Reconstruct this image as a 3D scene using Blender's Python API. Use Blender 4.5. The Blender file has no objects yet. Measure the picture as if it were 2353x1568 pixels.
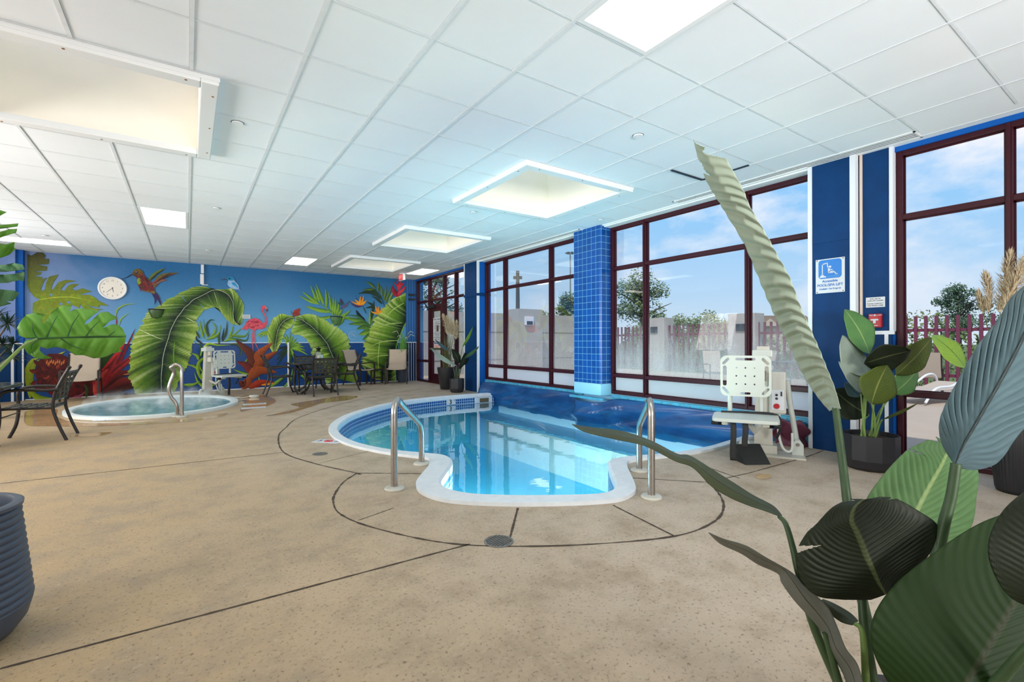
import bpy, bmesh, math, random
from mathutils import Vector, Matrix, geometry
random.seed(7)
scn = bpy.context.scene
COL = scn.collection
PI = math.pi
# ------------------------------------------------------------------ camera
F_PX, YAW, ROLL, CXP, CYP, EYE = 1093.6, 0.5983, -0.003, 1176.5, 786.3, 1.142
sY, cY, sR, cR = math.sin(YAW), math.cos(YAW), math.sin(ROLL), math.cos(ROLL)
_r = Vector((cY, -sY, 0)); _d = Vector((sY, cY, 0)); _u = Vector((0, 0, 1))
cam = bpy.data.cameras.new('camera')
camo = bpy.data.objects.new('camera', cam); COL.objects.link(camo)
_R = _r*cR + _u*sR; _U = -_r*sR + _u*cR
camo.matrix_world = Matrix(((_R.x, _U.x, -_d.x, 0), (_R.y, _U.y, -_d.y, 0), (_R.z, _U.z, -_d.z, EYE), (0, 0, 0, 1)))
cam.sensor_width = 36; cam.sensor_fit = 'HORIZONTAL'
cam.lens = F_PX*36/2353
cam.shift_y = (CYP-784)/2353
cam.clip_start = 0.02; cam.clip_end = 500
scn.camera = camo
# ------------------------------------------------------------------ view, world, sun
scn.view_settings.view_transform = 'Standard'
scn.view_settings.look = 'None'
scn.view_settings.exposure = 0.0
scn.view_settings.gamma = 1.0
scn.view_settings.use_curve_mapping = False
scn.cycles.max_bounces = 14
scn.cycles.diffuse_bounces = 6
scn.cycles.transparent_max_bounces = 16
scn.cycles.volume_bounces = 2
scn.cycles.sample_clamp_indirect = 6
scn.cycles.caustics_reflective = False
scn.cycles.caustics_refractive = False
def lin(c):
    return tuple((v/255/12.92 if v/255 <= .04045 else ((v/255+.055)/1.055)**2.4) for v in c[:3])
def L4(c): return (*lin(c), 1)
world = bpy.data.worlds.new('sky'); scn.world = world; world.use_nodes = True
def build_world():
    nt = world.node_tree; N = nt.nodes; K = nt.links; N.clear()
    out = N.new('ShaderNodeOutputWorld'); bg = N.new('ShaderNodeBackground')
    tc = N.new('ShaderNodeTexCoord'); sep = N.new('ShaderNodeSeparateXYZ')
    K.new(tc.outputs['Generated'], sep.inputs[0])
    cr = N.new('ShaderNodeValToRGB'); e = cr.color_ramp.elements
    e[0].position = 0.0; e[0].color = L4((205, 222, 236))
    e[1].position = 0.10; e[1].color = L4((178, 212, 242))
    x = e.new(.26); x.color = L4((140, 198, 246)); x = e.new(.5); x.color = L4((98, 170, 240)); x = e.new(1.); x.color = L4((70, 140, 225))
    K.new(sep.outputs['Z'], cr.inputs[0])
    # cumulus: noise over the view direction, flattened towards the horizon
    mp = N.new('ShaderNodeMapping'); mp.inputs['Location'].default_value = (CLOUD[0], CLOUD[1], CLOUD[2]); mp.inputs['Scale'].default_value = (1, 1, 1.9)
    K.new(tc.outputs['Generated'], mp.inputs[0])
    nz = N.new('ShaderNodeTexNoise'); nz.inputs['Scale'].default_value = 2.3; nz.inputs['Detail'].default_value = 7; nz.inputs['Roughness'].default_value = .58
    K.new(mp.outputs[0], nz.inputs['Vector'])
    rp = N.new('ShaderNodeValToRGB'); rp.color_ramp.elements[0].position = .47; rp.color_ramp.elements[1].position = .60
    K.new(nz.outputs['Fac'], rp.inputs[0])
    fade = N.new('ShaderNodeMapRange'); fade.inputs[1].default_value = .02; fade.inputs[2].default_value = .22; fade.inputs[3].default_value = .25; fade.inputs[4].default_value = .95
    K.new(sep.outputs['Z'], fade.inputs[0])
    mm = N.new('ShaderNodeMath'); mm.operation = 'MULTIPLY'; K.new(rp.outputs[0], mm.inputs[0]); K.new(fade.outputs[0], mm.inputs[1])
    mx = N.new('ShaderNodeMix'); mx.data_type = 'RGBA'
    K.new(mm.outputs[0], mx.inputs[0]); K.new(cr.outputs[0], mx.inputs[6]); mx.inputs[7].default_value = L4((250, 247, 250))
    K.new(mx.outputs[2], bg.inputs[0]); bg.inputs[1].default_value = SKY_GAIN
    K.new(bg.outputs[0], out.inputs[0])
CLOUD = (0.3, 5.1, 0.); SKY_GAIN = 1.08
build_world()
sun = bpy.data.lights.new('sun', 'SUN'); sun.energy = 2.8; sun.angle = .02; sun.color = (1, .96, .9)
suno = bpy.data.objects.new('sun', sun); COL.objects.link(suno)
suno.rotation_euler = Vector((.45, .30, -.84)).to_track_quat('-Z', 'Y').to_euler()
PANEL_W = 6.5     # radiance of the lit ceiling panels
def lamp(name, loc, target, sx, sy, watts, col=(1, 1, 1)):
    l = bpy.data.lights.new(name, 'AREA'); l.shape = 'RECTANGLE'; l.size = sx; l.size_y = sy; l.energy = watts; l.color = col
    o = bpy.data.objects.new(name, l); COL.objects.link(o); o.location = loc
    o.rotation_euler = (Vector(target)-Vector(loc)).to_track_quat('-Z', 'Y').to_euler()
    o.visible_camera = True
    return o
POOL_E = 800.0      # radiance of the underwater lamps
# fill lamps added out of view on the left and behind, aimed at the ceiling
for x, y, tx, ty, w in ((-4.6, 1.6, -.2, 3.8, 74), (-4.6, 5.6, 2.0, 7.0, 142), (-4.6, 10.2, 1.5, 10.2, 100), (1.2, -3.2, 3.2, 3.2, 92), (4.6, -3.2, 4.6, .2, 30)):
    lo = lamp('bounce_fill', (x, y, 1.5), (tx, ty, 3.4), 1.4, 1.4, w, (1, .965, .925)); lo.data.spread = 2.4 if x < -4 else 1.5
# ------------------------------------------------------------------ pixel -> place helpers (true distances)
def ray(px, py):
    a = (px-CXP)/F_PX; b = -(py-CYP)/F_PX
    r = a*cR-b*sR; u = a*sR+b*cR
    return Vector((r*cY+sY, -r*sY+cY, u))
E0 = Vector((0, 0, EYE))
def FL(px, py, z=0.):
    d = ray(px, py); return E0+d*((z-EYE)/d.z)
def WX(px, py, X):
    d = ray(px, py); return E0+d*(X/d.x)
def WY(px, py, Y):
    d = ray(px, py); return E0+d*(Y/d.y)
def D(px, py, dep): return E0+ray(px, py)*dep
def tf(x0, y0, k): return lambda x, y: (x0+k*x, y0+k*y)
# ------------------------------------------------------------------ mesh helpers
def link(o, parent=None):
    COL.objects.link(o)
    if parent is not None: o.parent = parent
    return o
class MB:
    def __init__(s): s.v = []; s.f = []; s.mi = []; s.col = []; s.uv = None
    def add(s, vs, fs, m=0, cols=None):
        b = len(s.v); s.v += [tuple(v) for v in vs]
        s.f += [tuple(b+i for i in f) for f in fs]; s.mi += [m]*len(fs)
        s.col += cols if cols else [(1, 1, 1, 1)]*len(vs)
        return s
    def box(s, c, size, rot=None, m=0, bev=0.):
        hx, hy, hz = (q/2 for q in size)
        if bev > 0:
            bm = bmesh.new(); bmesh.ops.create_cube(bm, size=1)
            for v in bm.verts: v.co = Vector((v.co.x*size[0], v.co.y*size[1], v.co.z*size[2]))
            bmesh.ops.bevel(bm, geom=bm.edges[:], offset=min(bev, .45*min(size)), segments=2, affect='EDGES', profile=.6)
            bm.verts.index_update(); vs = [v.co.copy() for v in bm.verts]; fs = [[v.index for v in f.verts] for f in bm.faces]; bm.free()
        else:
            vs = [Vector((x*hx, y*hy, z*hz)) for z in (-1, 1) for y in (-1, 1) for x in (-1, 1)]
            fs = [(0, 2, 3, 1), (4, 5, 7, 6), (0, 1, 5, 4), (2, 6, 7, 3), (0, 4, 6, 2), (1, 3, 7, 5)]
        R = rot.to_matrix() if hasattr(rot, 'to_matrix') else (rot if rot else Matrix.Identity(3))
        return s.add([R@v+Vector(c) for v in vs], fs, m)
    def span(s, a, b, m=0, bev=0.):
        a = Vector(a); b = Vector(b); return s.box((a+b)/2, [abs(q) for q in (b-a)], None, m, bev)
    def tube(s, pts, rad, n=10, m=0, cap=True, closed=False):
        P = [Vector(p) for p in pts]; k = len(P)
        if not hasattr(rad, '__len__'): rad = [rad]*k
        rings = []; prev = None
        for i in range(k):
            if closed: t = P[(i+1) % k]-P[i-1]
            else: t = P[min(i+1, k-1)]-P[max(i-1, 0)]
            t.normalize()
            if prev is None:
                a = Vector((0, 0, 1)) if abs(t.z) < .9 else Vector((1, 0, 0)); x = t.cross(a).normalized()
            else:
                x = (prev-t*prev.dot(t)).normalized()
            prev = x; y = t.cross(x)
            rings.append([P[i]+(x*math.cos(2*PI*j/n)+y*math.sin(2*PI*j/n))*rad[i] for j in range(n)])
        vs = [v for r in rings for v in r]; fs = []
        for i in range(k if closed else k-1):
            i2 = (i+1) % k
            for j in range(n):
                fs.append((i*n+j, i*n+(j+1) % n, i2*n+(j+1) % n, i2*n+j))
        if cap and not closed:
            fs.append(tuple(range(n-1, -1, -1))); fs.append(tuple((k-1)*n+j for j in range(n)))
        return s.add(vs, fs, m)
    def lathe(s, prof, c=(0, 0, 0), n=32, m=0, sx=1, sy=1, cap=True, ph=0):
        c = Vector(c); k = len(prof)
        vs = [c+Vector((r*math.cos(2*PI*j/n+ph)*sx, r*math.sin(2*PI*j/n+ph)*sy, z)) for r, z in prof for j in range(n)]
        fs = [(i*n+j, i*n+(j+1) % n, (i+1)*n+(j+1) % n, (i+1)*n+j) for i in range(k-1) for j in range(n)]
        if cap:
            fs.append(tuple(range(n-1, -1, -1))); fs.append(tuple((k-1)*n+j for j in range(n)))
        return s.add(vs, fs, m)
    def prism(s, poly, o, ax, ay, az, m=0):
        # poly: 2d points, placed at o + x*ax + y*ay, extruded along az
        o, ax, ay, az = map(Vector, (o, ax, ay, az)); n = len(poly)
        A = [o+ax*x+ay*y for x, y in poly]; B = [p+az for p in A]
        fs = [tuple(range(n-1, -1, -1)), tuple(range(n, 2*n))]+[(i, (i+1) % n, n+(i+1) % n, n+i) for i in range(n)]
        return s.add(A+B, fs, m)
    def grid(s, fn, nu, nv, m=0, cf=None, skip=None):
        vs = []; cs = []
        for i in range(nu+1):
            for j in range(nv+1):
                vs.append(fn(i/nu, j/nv)); cs.append(cf(i/nu, j/nv) if cf else (1, 1, 1, 1))
        fs = [(i*(nv+1)+j, (i+1)*(nv+1)+j, (i+1)*(nv+1)+j+1, i*(nv+1)+j+1) for i in range(nu) for j in range(nv) if not (skip and skip((i+.5)/nu, (j+.5)/nv))]
        return s.add(vs, fs, m, cs)
    def build(s, name, mats, parent=None, smooth=False, loc=None, recalc=True):
        me = bpy.data.meshes.new(name); me.from_pydata(s.v, [], s.f)
        for mt in (mats if isinstance(mats, (list, tuple)) else [mats]): me.materials.append(mt)
        me.polygons.foreach_set('material_index', s.mi)
        if any(c != (1, 1, 1, 1) for c in s.col):
            at = me.color_attributes.new('Col', 'FLOAT_COLOR', 'POINT')
            at.data.foreach_set('color', [x for c in s.col for x in c])
        if s.uv:
            ul = me.uv_layers.new(name='UVMap')
            for l in me.loops: ul.data[l.index].uv = s.uv[l.vertex_index]
        if recalc:
            bm = bmesh.new(); bm.from_mesh(me); bmesh.ops.recalc_face_normals(bm, faces=bm.faces[:]); bm.to_mesh(me); bm.free()
        if smooth:
            me.polygons.foreach_set('use_smooth', [True]*len(me.polygons))
            if smooth != 'all':
                try: me.set_sharp_from_angle(angle=math.radians(38))
                except Exception: pass
        me.update()
        o = bpy.data.objects.new(name, me); link(o, parent)
        if loc is not None: o.location = loc
        return o
def tag(o, label=None, cat=None, group=None, kind=None):
    if label: o['label'] = label
    if cat: o['category'] = cat
    if group: o['group'] = group
    if kind: o['kind'] = kind
    return o
def empty(name, loc=(0, 0, 0), rz=0., label=None, cat=None, group=None, kind=None):
    o = bpy.data.objects.new(name, None); o.empty_display_size = .1; link(o); o.location = loc; o.rotation_euler = (0, 0, rz)
    return tag(o, label, cat, group, kind)
def copy_tree(o, parent=None):
    c = o.copy(); COL.objects.link(c)
    if parent is not None: c.parent = parent
    for ch in list(o.children): copy_tree(ch, c)
    return c
def dup(o, loc, rz=0., label=None, group=None):
    c = copy_tree(o); c.location = loc; c.rotation_euler = (0, 0, rz)
    if label: c['label'] = label
    if group: c['group'] = group
    return c
def text(s, name, size, loc, rot, mat, parent=None, align='CENTER', bold=0., ext=.0004):
    cu = bpy.data.curves.new(name, 'FONT'); cu.body = s; cu.size = size; cu.align_x = align; cu.align_y = 'CENTER'; cu.extrude = ext; cu.offset = bold
    cu.materials.append(mat); t = bpy.data.objects.new('lettering_curve', cu)
    me = bpy.data.meshes.new_from_object(t); bpy.data.objects.remove(t); bpy.data.curves.remove(cu)
    if not me.materials: me.materials.append(mat)
    o = bpy.data.objects.new(name, me); link(o, parent); o.location = loc; o.rotation_euler = rot
    return o
def many(mb, name, m, parent, places):
    o = None
    for p in places:
        if o is None: o = mb.build(name, m, parent); o.location = p
        else: c = o.copy(); COL.objects.link(c); c.parent = parent; c.location = p
def catmull(P, n, closed=False):
    k = len(P); out = []
    P = [Vector(p) for p in P]
    segs = k if closed else k-1
    for q in range(n if closed else n+1):
        t = q/n*segs; i = min(int(t), segs-1); f = t-i
        if closed: a, b, c, d = P[(i-1) % k], P[i], P[(i+1) % k], P[(i+2) % k]
        else: a, b, c, d = P[max(i-1, 0)], P[i], P[i+1], P[min(i+2, k-1)]
        out.append(.5*((2*b)+(c-a)*f+(2*a-5*b+4*c-d)*f*f+(3*b-a-3*c+d)*f**3))
    return out
# ------------------------------------------------------------------ materials
def mat(name, c, rough=.5, metal=0., var=0., scale=8., bump=0., bscale=60., spec=.5, coat=0., emit=None, estr=1., trans=0.):
    m = bpy.data.materials.new(name); m.use_nodes = True; nt = m.node_tree; N = nt.nodes; K = nt.links
    b = N['Principled BSDF']; base = L4(c)
    b.inputs['Base Color'].default_value = base; b.inputs['Roughness'].default_value = rough; b.inputs['Metallic'].default_value = metal
    b.inputs['Specular IOR Level'].default_value = spec; b.inputs['Coat Weight'].default_value = coat
    if var or bump:
        tc = N.new('ShaderNodeTexCoord')
    if var:
        nz = N.new('ShaderNodeTexNoise'); nz.inputs['Scale'].default_value = scale; nz.inputs['Detail'].default_value = 6; nz.inputs['Roughness'].default_value = .6
        K.new(tc.outputs['Object'], nz.inputs['Vector'])
        r = N.new('ShaderNodeValToRGB'); r.color_ramp.elements[0].position = .3; r.color_ramp.elements[1].position = .7
        r.color_ramp.elements[0].color = (*[q*(1-var) for q in base[:3]], 1); r.color_ramp.elements[1].color = (*[min(1, q*(1+var)) for q in base[:3]], 1)
        K.new(nz.outputs['Fac'], r.inputs[0]); K.new(r.outputs[0], b.inputs['Base Color'])
    if bump:
        n2 = N.new('ShaderNodeTexNoise'); n2.inputs['Scale'].default_value = bscale; n2.inputs['Detail'].default_value = 4
        K.new(tc.outputs['Object'], n2.inputs['Vector'])
        bp = N.new('ShaderNodeBump'); bp.inputs['Strength'].default_value = bump; bp.inputs['Distance'].default_value = .01
        K.new(n2.outputs['Fac'], bp.inputs['Height']); K.new(bp.outputs[0], b.inputs['Normal'])
    if emit: b.inputs['Emission Color'].default_value = L4(emit); b.inputs['Emission Strength'].default_value = estr
    if trans: b.inputs['Transmission Weight'].default_value = trans
    return m
def nodes(m): return m.node_tree.nodes, m.node_tree.links
def mnew(name):
    m = bpy.data.materials.new(name); m.use_nodes = True; return m, m.node_tree.nodes, m.node_tree.links
def math_(N, K, op, a, b=None, clamp=False):
    n = N.new('ShaderNodeMath'); n.operation = op; n.use_clamp = clamp
    for i, x in enumerate((a, b)):
        if x is None: continue
        if hasattr(x, 'links') or hasattr(x, 'is_linked'): K.new(x, n.inputs[i])
        else: n.inputs[i].default_value = x
    return n.outputs[0]
def smooth_(N, K, x, a, b, lo=0., hi=1.):
    n = N.new('ShaderNodeMapRange'); n.interpolation_type = 'SMOOTHSTEP'
    n.inputs[1].default_value = a; n.inputs[2].default_value = b; n.inputs[3].default_value = lo; n.inputs[4].default_value = hi
    K.new(x, n.inputs[0]); return n.outputs[0]
def noise_(N, K, vec, scale, detail=5, rough=.6):
    n = N.new('ShaderNodeTexNoise'); n.inputs['Scale'].default_value = scale; n.inputs['Detail'].default_value = detail; n.inputs['Roughness'].default_value = rough
    K.new(vec, n.inputs['Vector']); return n.outputs['Fac']
def mixc(N, K, f, a, b):
    n = N.new('ShaderNodeMix'); n.data_type = 'RGBA'
    for i, x in ((0, f), (6, a), (7, b)):
        if hasattr(x, 'is_linked'): K.new(x, n.inputs[i])
        else: n.inputs[i].default_value = x
    return n.outputs[2]
M = {}
M['white'] = mat('white_paint', (232, 234, 236), .4)
M['tile'] = mat('ceiling_tile', (231, 235, 240), .8, var=.02, scale=1.5, bump=.05, bscale=200)
M['tile_alt'] = mat('ceiling_tile_smooth', (240, 243, 246), .35, var=.02, scale=1)
M['tbar'] = mat('ceiling_tbar', (222, 226, 230), .45, var=.05, scale=14)
M['dark_gap'] = mat('dark_gap', (28, 44, 60), .8)
M['cream'] = mat('skylight_cream', (247, 241, 228), .55, var=.02, scale=2)
M['burg'] = mat('burgundy_frame', (58, 15, 28), .4, spec=.25, var=.08, scale=20)
M['navy'] = mat('navy_panel', (8, 56, 106), .5, spec=.15, var=.1, scale=6, bump=.12, bscale=90)
M['blue_light'] = mat('blue_paint', (14, 88, 172), .5, spec=.15, var=.06, scale=6, bump=.12, bscale=90)
M['trim'] = mat('white_trim', (226, 232, 240), .4)
M['steel'] = mat('brushed_steel', (176, 172, 168), .28, 1., var=.12, scale=30)
M['plastic'] = mat('white_plastic', (200, 207, 202), .35)
M['plastic_old'] = mat('aged_white_paint', (196, 194, 184), .4, var=.07, scale=10)
M['black'] = mat('black_plastic', (24, 26, 30), .5)
M['rubber'] = mat('black_rubber', (34, 36, 38), .7, var=.1, scale=30, bump=.1)
M['rust'] = mat('rust', (130, 72, 34), .8, var=.3, scale=40)
M['bronze'] = mat('dark_bronze_metal', (50, 46, 46), .32, .35, var=.1, scale=25)
M['strap'] = mat('woven_strap', (58, 60, 52), .55, var=.1, scale=40)
M['sling'] = mat('beige_sling', (190, 174, 156), .75, var=.04, scale=60, bump=.15, bscale=300)
M['glass_top'] = mat('smoked_glass', (60, 72, 62), .06, spec=.8)
M['pot_black'] = mat('matte_black_pot', (34, 35, 40), .42, var=.06, scale=12)
M['pot_grey'] = mat('charcoal_ribbed_pot', (70, 80, 98), .45, var=.1, scale=8)
M['soil'] = mat('soil', (60, 48, 38), .9, var=.3, scale=40, bump=.4)
M['red'] = mat('red_plastic', (176, 24, 38), .4)
M['sign_blue'] = mat('sign_blue', (20, 120, 205), .4)
M['sign_red'] = mat('sign_red', (214, 66, 62), .5)
M['sign_navy'] = mat('sign_navy', (40, 50, 120), .5)
M['paper'] = mat('sign_white', (208, 214, 222), .4)
M['ink'] = mat('black_ink', (34, 34, 38), .6)
M['stem'] = mat('green_stem', (58, 84, 52), .45, var=.15, scale=20)
M['stem_light'] = mat('pale_green_stem', (120, 150, 80), .45, var=.12, scale=20)
M['plume'] = mat('pampas_plume', (205, 186, 156), .9, var=.12, scale=15)
M['reed'] = mat('dry_reed', (96, 98, 58), .8, var=.2, scale=30)
M['grassblade'] = mat('bright_grass', (96, 160, 66), .6, var=.2, scale=12)
M['dracaena'] = mat('dracaena_leaf', (40, 66, 54), .4, var=.25, scale=12)
M['bark'] = mat('bark', (92, 80, 68), .9, var=.2, scale=20, bump=.4)
M['concrete_wall'] = mat('outdoor_concrete', (176, 172, 166), .9, var=.07, scale=1.6, bump=.15, bscale=30)
M['fence'] = mat('plum_fence_paint', (112, 44, 70), .5)
M['patio'] = mat('patio_concrete', (182, 164, 144), .9, var=.05, scale=2)
M['lawn'] = mat('lawn', (86, 104, 56), .95, var=.2, scale=3)
M['brown_wood'] = mat('weathered_pole', (90, 82, 76), .8, var=.1, scale=10)
M['house'] = mat('house_wall', (196, 178, 158), .9); M['roof'] = mat('house_roof', (150, 128, 112), .9, var=.1)
M['steel_dark'] = mat('cast_drain', (128, 126, 120), .5, .4, var=.2, scale=40)
M['pool_shell'] = mat('pool_plaster', (104, 208, 244), .6, var=.02, scale=3)
M['coping'] = mat('pool_coping', (226, 232, 238), .45, var=.06, scale=12, bump=.12, bscale=80)
M['cap_blue'] = mat('pale_blue_cap', (150, 208, 236), .4)
M['liner_strip'] = mat('teal_batten', (70, 160, 195), .5, var=.2, scale=9)
M['spa_shell'] = mat('spa_shell', (228, 238, 240), .35)
M['exit_red'] = mat('exit_sign_face', (214, 60, 66), .4, emit=(235, 70, 70), estr=.5)
M['exit_letter'] = mat('exit_letter', (246, 150, 140), .4, emit=(250, 170, 160), estr=.6)
M['bag'] = mat('maroon_bag', (96, 44, 66), .5, var=.2, scale=20)
def emitter(name, c, s):
    m, N, K = mnew(name); N.clear(); o = N.new('ShaderNodeOutputMaterial'); e = N.new('ShaderNodeEmission')
    e.inputs[0].default_value = L4(c); e.inputs[1].default_value = s; K.new(e.outputs[0], o.inputs[0]); return m
M['panel'] = emitter('lit_panel', (255, 252, 242), PANEL_W)
GLOW_L = emitter('under_flap_glow', (236, 250, 255), 3.)
POOL_L = emitter("pool_lamp_glass", (255, 230, 192), POOL_E)
def dome_mat():
    m, N, K = mnew('skylight_dome'); N.clear(); o = N.new('ShaderNodeOutputMaterial')
    t = N.new('ShaderNodeBsdfTranslucent'); t.inputs[0].default_value = (.66, .65, .61, 1); K.new(t.outputs[0], o.inputs[0]); return m
M['dome'] = dome_mat()
def floor_mat():
    m, N, K = mnew('deck_concrete'); b = N['Principled BSDF']; tc = N.new('ShaderNodeTexCoord'); v = tc.outputs['Object']
    big = noise_(N, K, v, .55, 4); mid = noise_(N, K, v, 3.2, 8, .7)
    mp = N.new('ShaderNodeMapping'); mp.inputs['Scale'].default_value = (1, 1.0, 1); K.new(v, mp.inputs[0])
    fine = noise_(N, K, mp.outputs[0], 62, 5, .7); grit = noise_(N, K, v, 190, 3, .6)
    warm = mixc(N, K, smooth_(N, K, math_(N, K, 'ADD', N_x(N, K, v), math_(N, K, 'MULTIPLY', big, 2.0)), .2, 3.4), FLOOR_A, FLOOR_B)
    c1 = mixc(N, K, smooth_(N, K, mid, .38, .72), warm, FLOOR_C)
    pit = smooth_(N, K, fine, .55, .66); c2 = mixc(N, K, math_(N, K, 'MULTIPLY', pit, .7), c1, L4((96, 84, 70)))
    pale = smooth_(N, K, noise_(N, K, v, 24, 5, .7), .55, .75)
    c3 = mixc(N, K, math_(N, K, 'MULTIPLY', pale, .25), c2, L4((226, 214, 196)))
    K.new(c3, b.inputs['Base Color'])
    b.inputs['Roughness'].default_value = .62; b.inputs['Specular IOR Level'].default_value = .3
    bp = N.new('ShaderNodeBump'); bp.inputs['Strength'].default_value = .35; bp.inputs['Distance'].default_value = .006
    hh = math_(N, K, 'ADD', math_(N, K, 'MULTIPLY', fine, -1.0), math_(N, K, 'MULTIPLY', grit, .4)); K.new(hh, bp.inputs['Height']); K.new(bp.outputs[0], b.inputs['Normal'])
    return m
def N_x(N, K, v):
    s = N.new('ShaderNodeSeparateXYZ'); K.new(v, s.inputs[0]); return s.outputs[0]
FLOOR_A, FLOOR_B, FLOOR_C = L4((186, 160, 124)), L4((192, 176, 158)), L4((164, 146, 124))
M['floor'] = floor_mat()
M['joint'] = mat('deck_joint', (74, 62, 52), .9, var=.3, scale=20)
M['wet'] = mat('wet_film', (188, 154, 112), .07, spec=.4, var=.12, scale=6)
def wall_mural():
    m, N, K = mnew('painted_back_wall'); b = N['Principled BSDF']; tc = N.new('ShaderNodeTexCoord'); v = tc.outputs['Object']
    s = N.new('ShaderNodeSeparateXYZ'); K.new(v, s.inputs[0]); x, z = s.outputs[0], s.outputs[2]
    up = mixc(N, K, smooth_(N, K, z, 1.2, 2.9), L4((96, 160, 206)), L4((34, 104, 158)))
    lav = math_(N, K, 'MULTIPLY', smooth_(N, K, x, -.6, -2.2), smooth_(N, K, noise_(N, K, v, .8, 3), .3, .65))
    up = mixc(N, K, math_(N, K, 'MULTIPLY', lav, .75), up, L4((124, 142, 188)))
    c = mixc(N, K, math_(N, K, 'GREATER_THAN', z, 1.142), L4((6, 64, 130)), up)
    c = mixc(N, K, math_(N, K, 'MULTIPLY', smooth_(N, K, noise_(N, K, v, 40, 3), .35, .7), .05), c, L4((150, 180, 215)))
    K.new(c, b.inputs['Base Color']); b.inputs['Roughness'].default_value = .33; b.inputs['Specular IOR Level'].default_value = .22
    bp = N.new('ShaderNodeBump'); bp.inputs['Strength'].default_value = .15; bp.inputs['Distance'].default_value = .004
    K.new(noise_(N, K, v, 120, 3), bp.inputs['Height']); K.new(bp.outputs[0], b.inputs['Normal'])
    return m
M['mural_wall'] = wall_mural()
def paint_mat():
    m, N, K = mnew('mural_paint'); b = N['Principled BSDF']
    a = N.new('ShaderNodeVertexColor'); a.layer_name = 'Col'
    tc = N.new('ShaderNodeTexCoord'); n = noise_(N, K, tc.outputs['Object'], 22, 5, .7)
    h = N.new('ShaderNodeHueSaturation'); K.new(a.outputs[0], h.inputs['Color']); K.new(smooth_(N, K, n, .2, .8, .78, 1.25), h.inputs['Value'])
    K.new(h.outputs[0], b.inputs['Base Color']); b.inputs['Roughness'].default_value = .38; b.inputs['Specular IOR Level'].default_value = .18
    return m
M['paint'] = paint_mat()
def glass_mat(name, fog=0., ztop=1.6, zbot=.55, dirt=0.):
    m, N, K = mnew(name); N.clear(); o = N.new('ShaderNodeOutputMaterial')
    tr = N.new('ShaderNodeBsdfTransparent'); tr.inputs[0].default_value = (.97, .98, .98, 1)
    gl = N.new('ShaderNodeBsdfGlossy'); gl.inputs['Roughness'].default_value = .0; gl.inputs[0].default_value = (1, 1, 1, 1)
    fr = N.new('ShaderNodeFresnel'); fr.inputs[0].default_value = 1.45
    mx = N.new('ShaderNodeMixShader'); K.new(math_(N, K, 'MULTIPLY', fr.outputs[0], .22), mx.inputs[0]); K.new(tr.outputs[0], mx.inputs[1]); K.new(gl.outputs[0], mx.inputs[2])
    last = mx.outputs[0]
    if fog:
        g = N.new('ShaderNodeNewGeometry'); s = N.new('ShaderNodeSeparateXYZ'); K.new(g.outputs['Position'], s.inputs[0])
        mp = N.new('ShaderNodeMapping'); mp.inputs['Scale'].default_value = (1, 1, .22); K.new(g.outputs['Position'], mp.inputs[0])
        n1 = noise_(N, K, mp.outputs[0], 9, 6, .7); n2 = noise_(N, K, g.outputs['Position'], 60, 3, .7)
        zz = math_(N, K, 'ADD', s.outputs[2], math_(N, K, 'MULTIPLY', math_(N, K, 'SUBTRACT', n1, .5), .9))
        f = smooth_(N, K, zz, ztop, zbot, 0., fog)
        f = math_(N, K, 'MULTIPLY', f, smooth_(N, K, n2, .2, .75, .55, 1.1), True)
        df = N.new('ShaderNodeBsdfDiffuse'); df.inputs[0].default_value = L4((236, 234, 236))
        tl = N.new('ShaderNodeBsdfTranslucent'); tl.inputs[0].default_value = L4((240, 236, 236))
        ad = N.new('ShaderNodeMixShader'); ad.inputs[0].default_value = .42; K.new(df.outputs[0], ad.inputs[1]); K.new(tl.outputs[0], ad.inputs[2])
        m2 = N.new('ShaderNodeMixShader'); K.new(f, m2.inputs[0]); K.new(last, m2.inputs[1]); K.new(ad.outputs[0], m2.inputs[2]); last = m2.outputs[0]
    K.new(last, o.inputs[0]); return m
M['glass'] = glass_mat('window_glass')
M['glass_fog'] = glass_mat('fogged_glass', .78, 1.62, .5)
M['glass_haze'] = glass_mat('hazy_glass', .40, 1.7, .5)
def frost():
    m, N, K = mnew('frosted_panel'); N.clear(); o = N.new('ShaderNodeOutputMaterial')
    df = N.new('ShaderNodeBsdfDiffuse'); df.inputs[0].default_value = L4((226, 228, 234)); tl = N.new('ShaderNodeBsdfTranslucent'); tl.inputs[0].default_value = L4((240, 240, 244))
    ad = N.new('ShaderNodeMixShader'); ad.inputs[0].default_value = .5; K.new(df.outputs[0], ad.inputs[1]); K.new(tl.outputs[0], ad.inputs[2]); K.new(ad.outputs[0], o.inputs[0]); return m
M['frost'] = frost()
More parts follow.
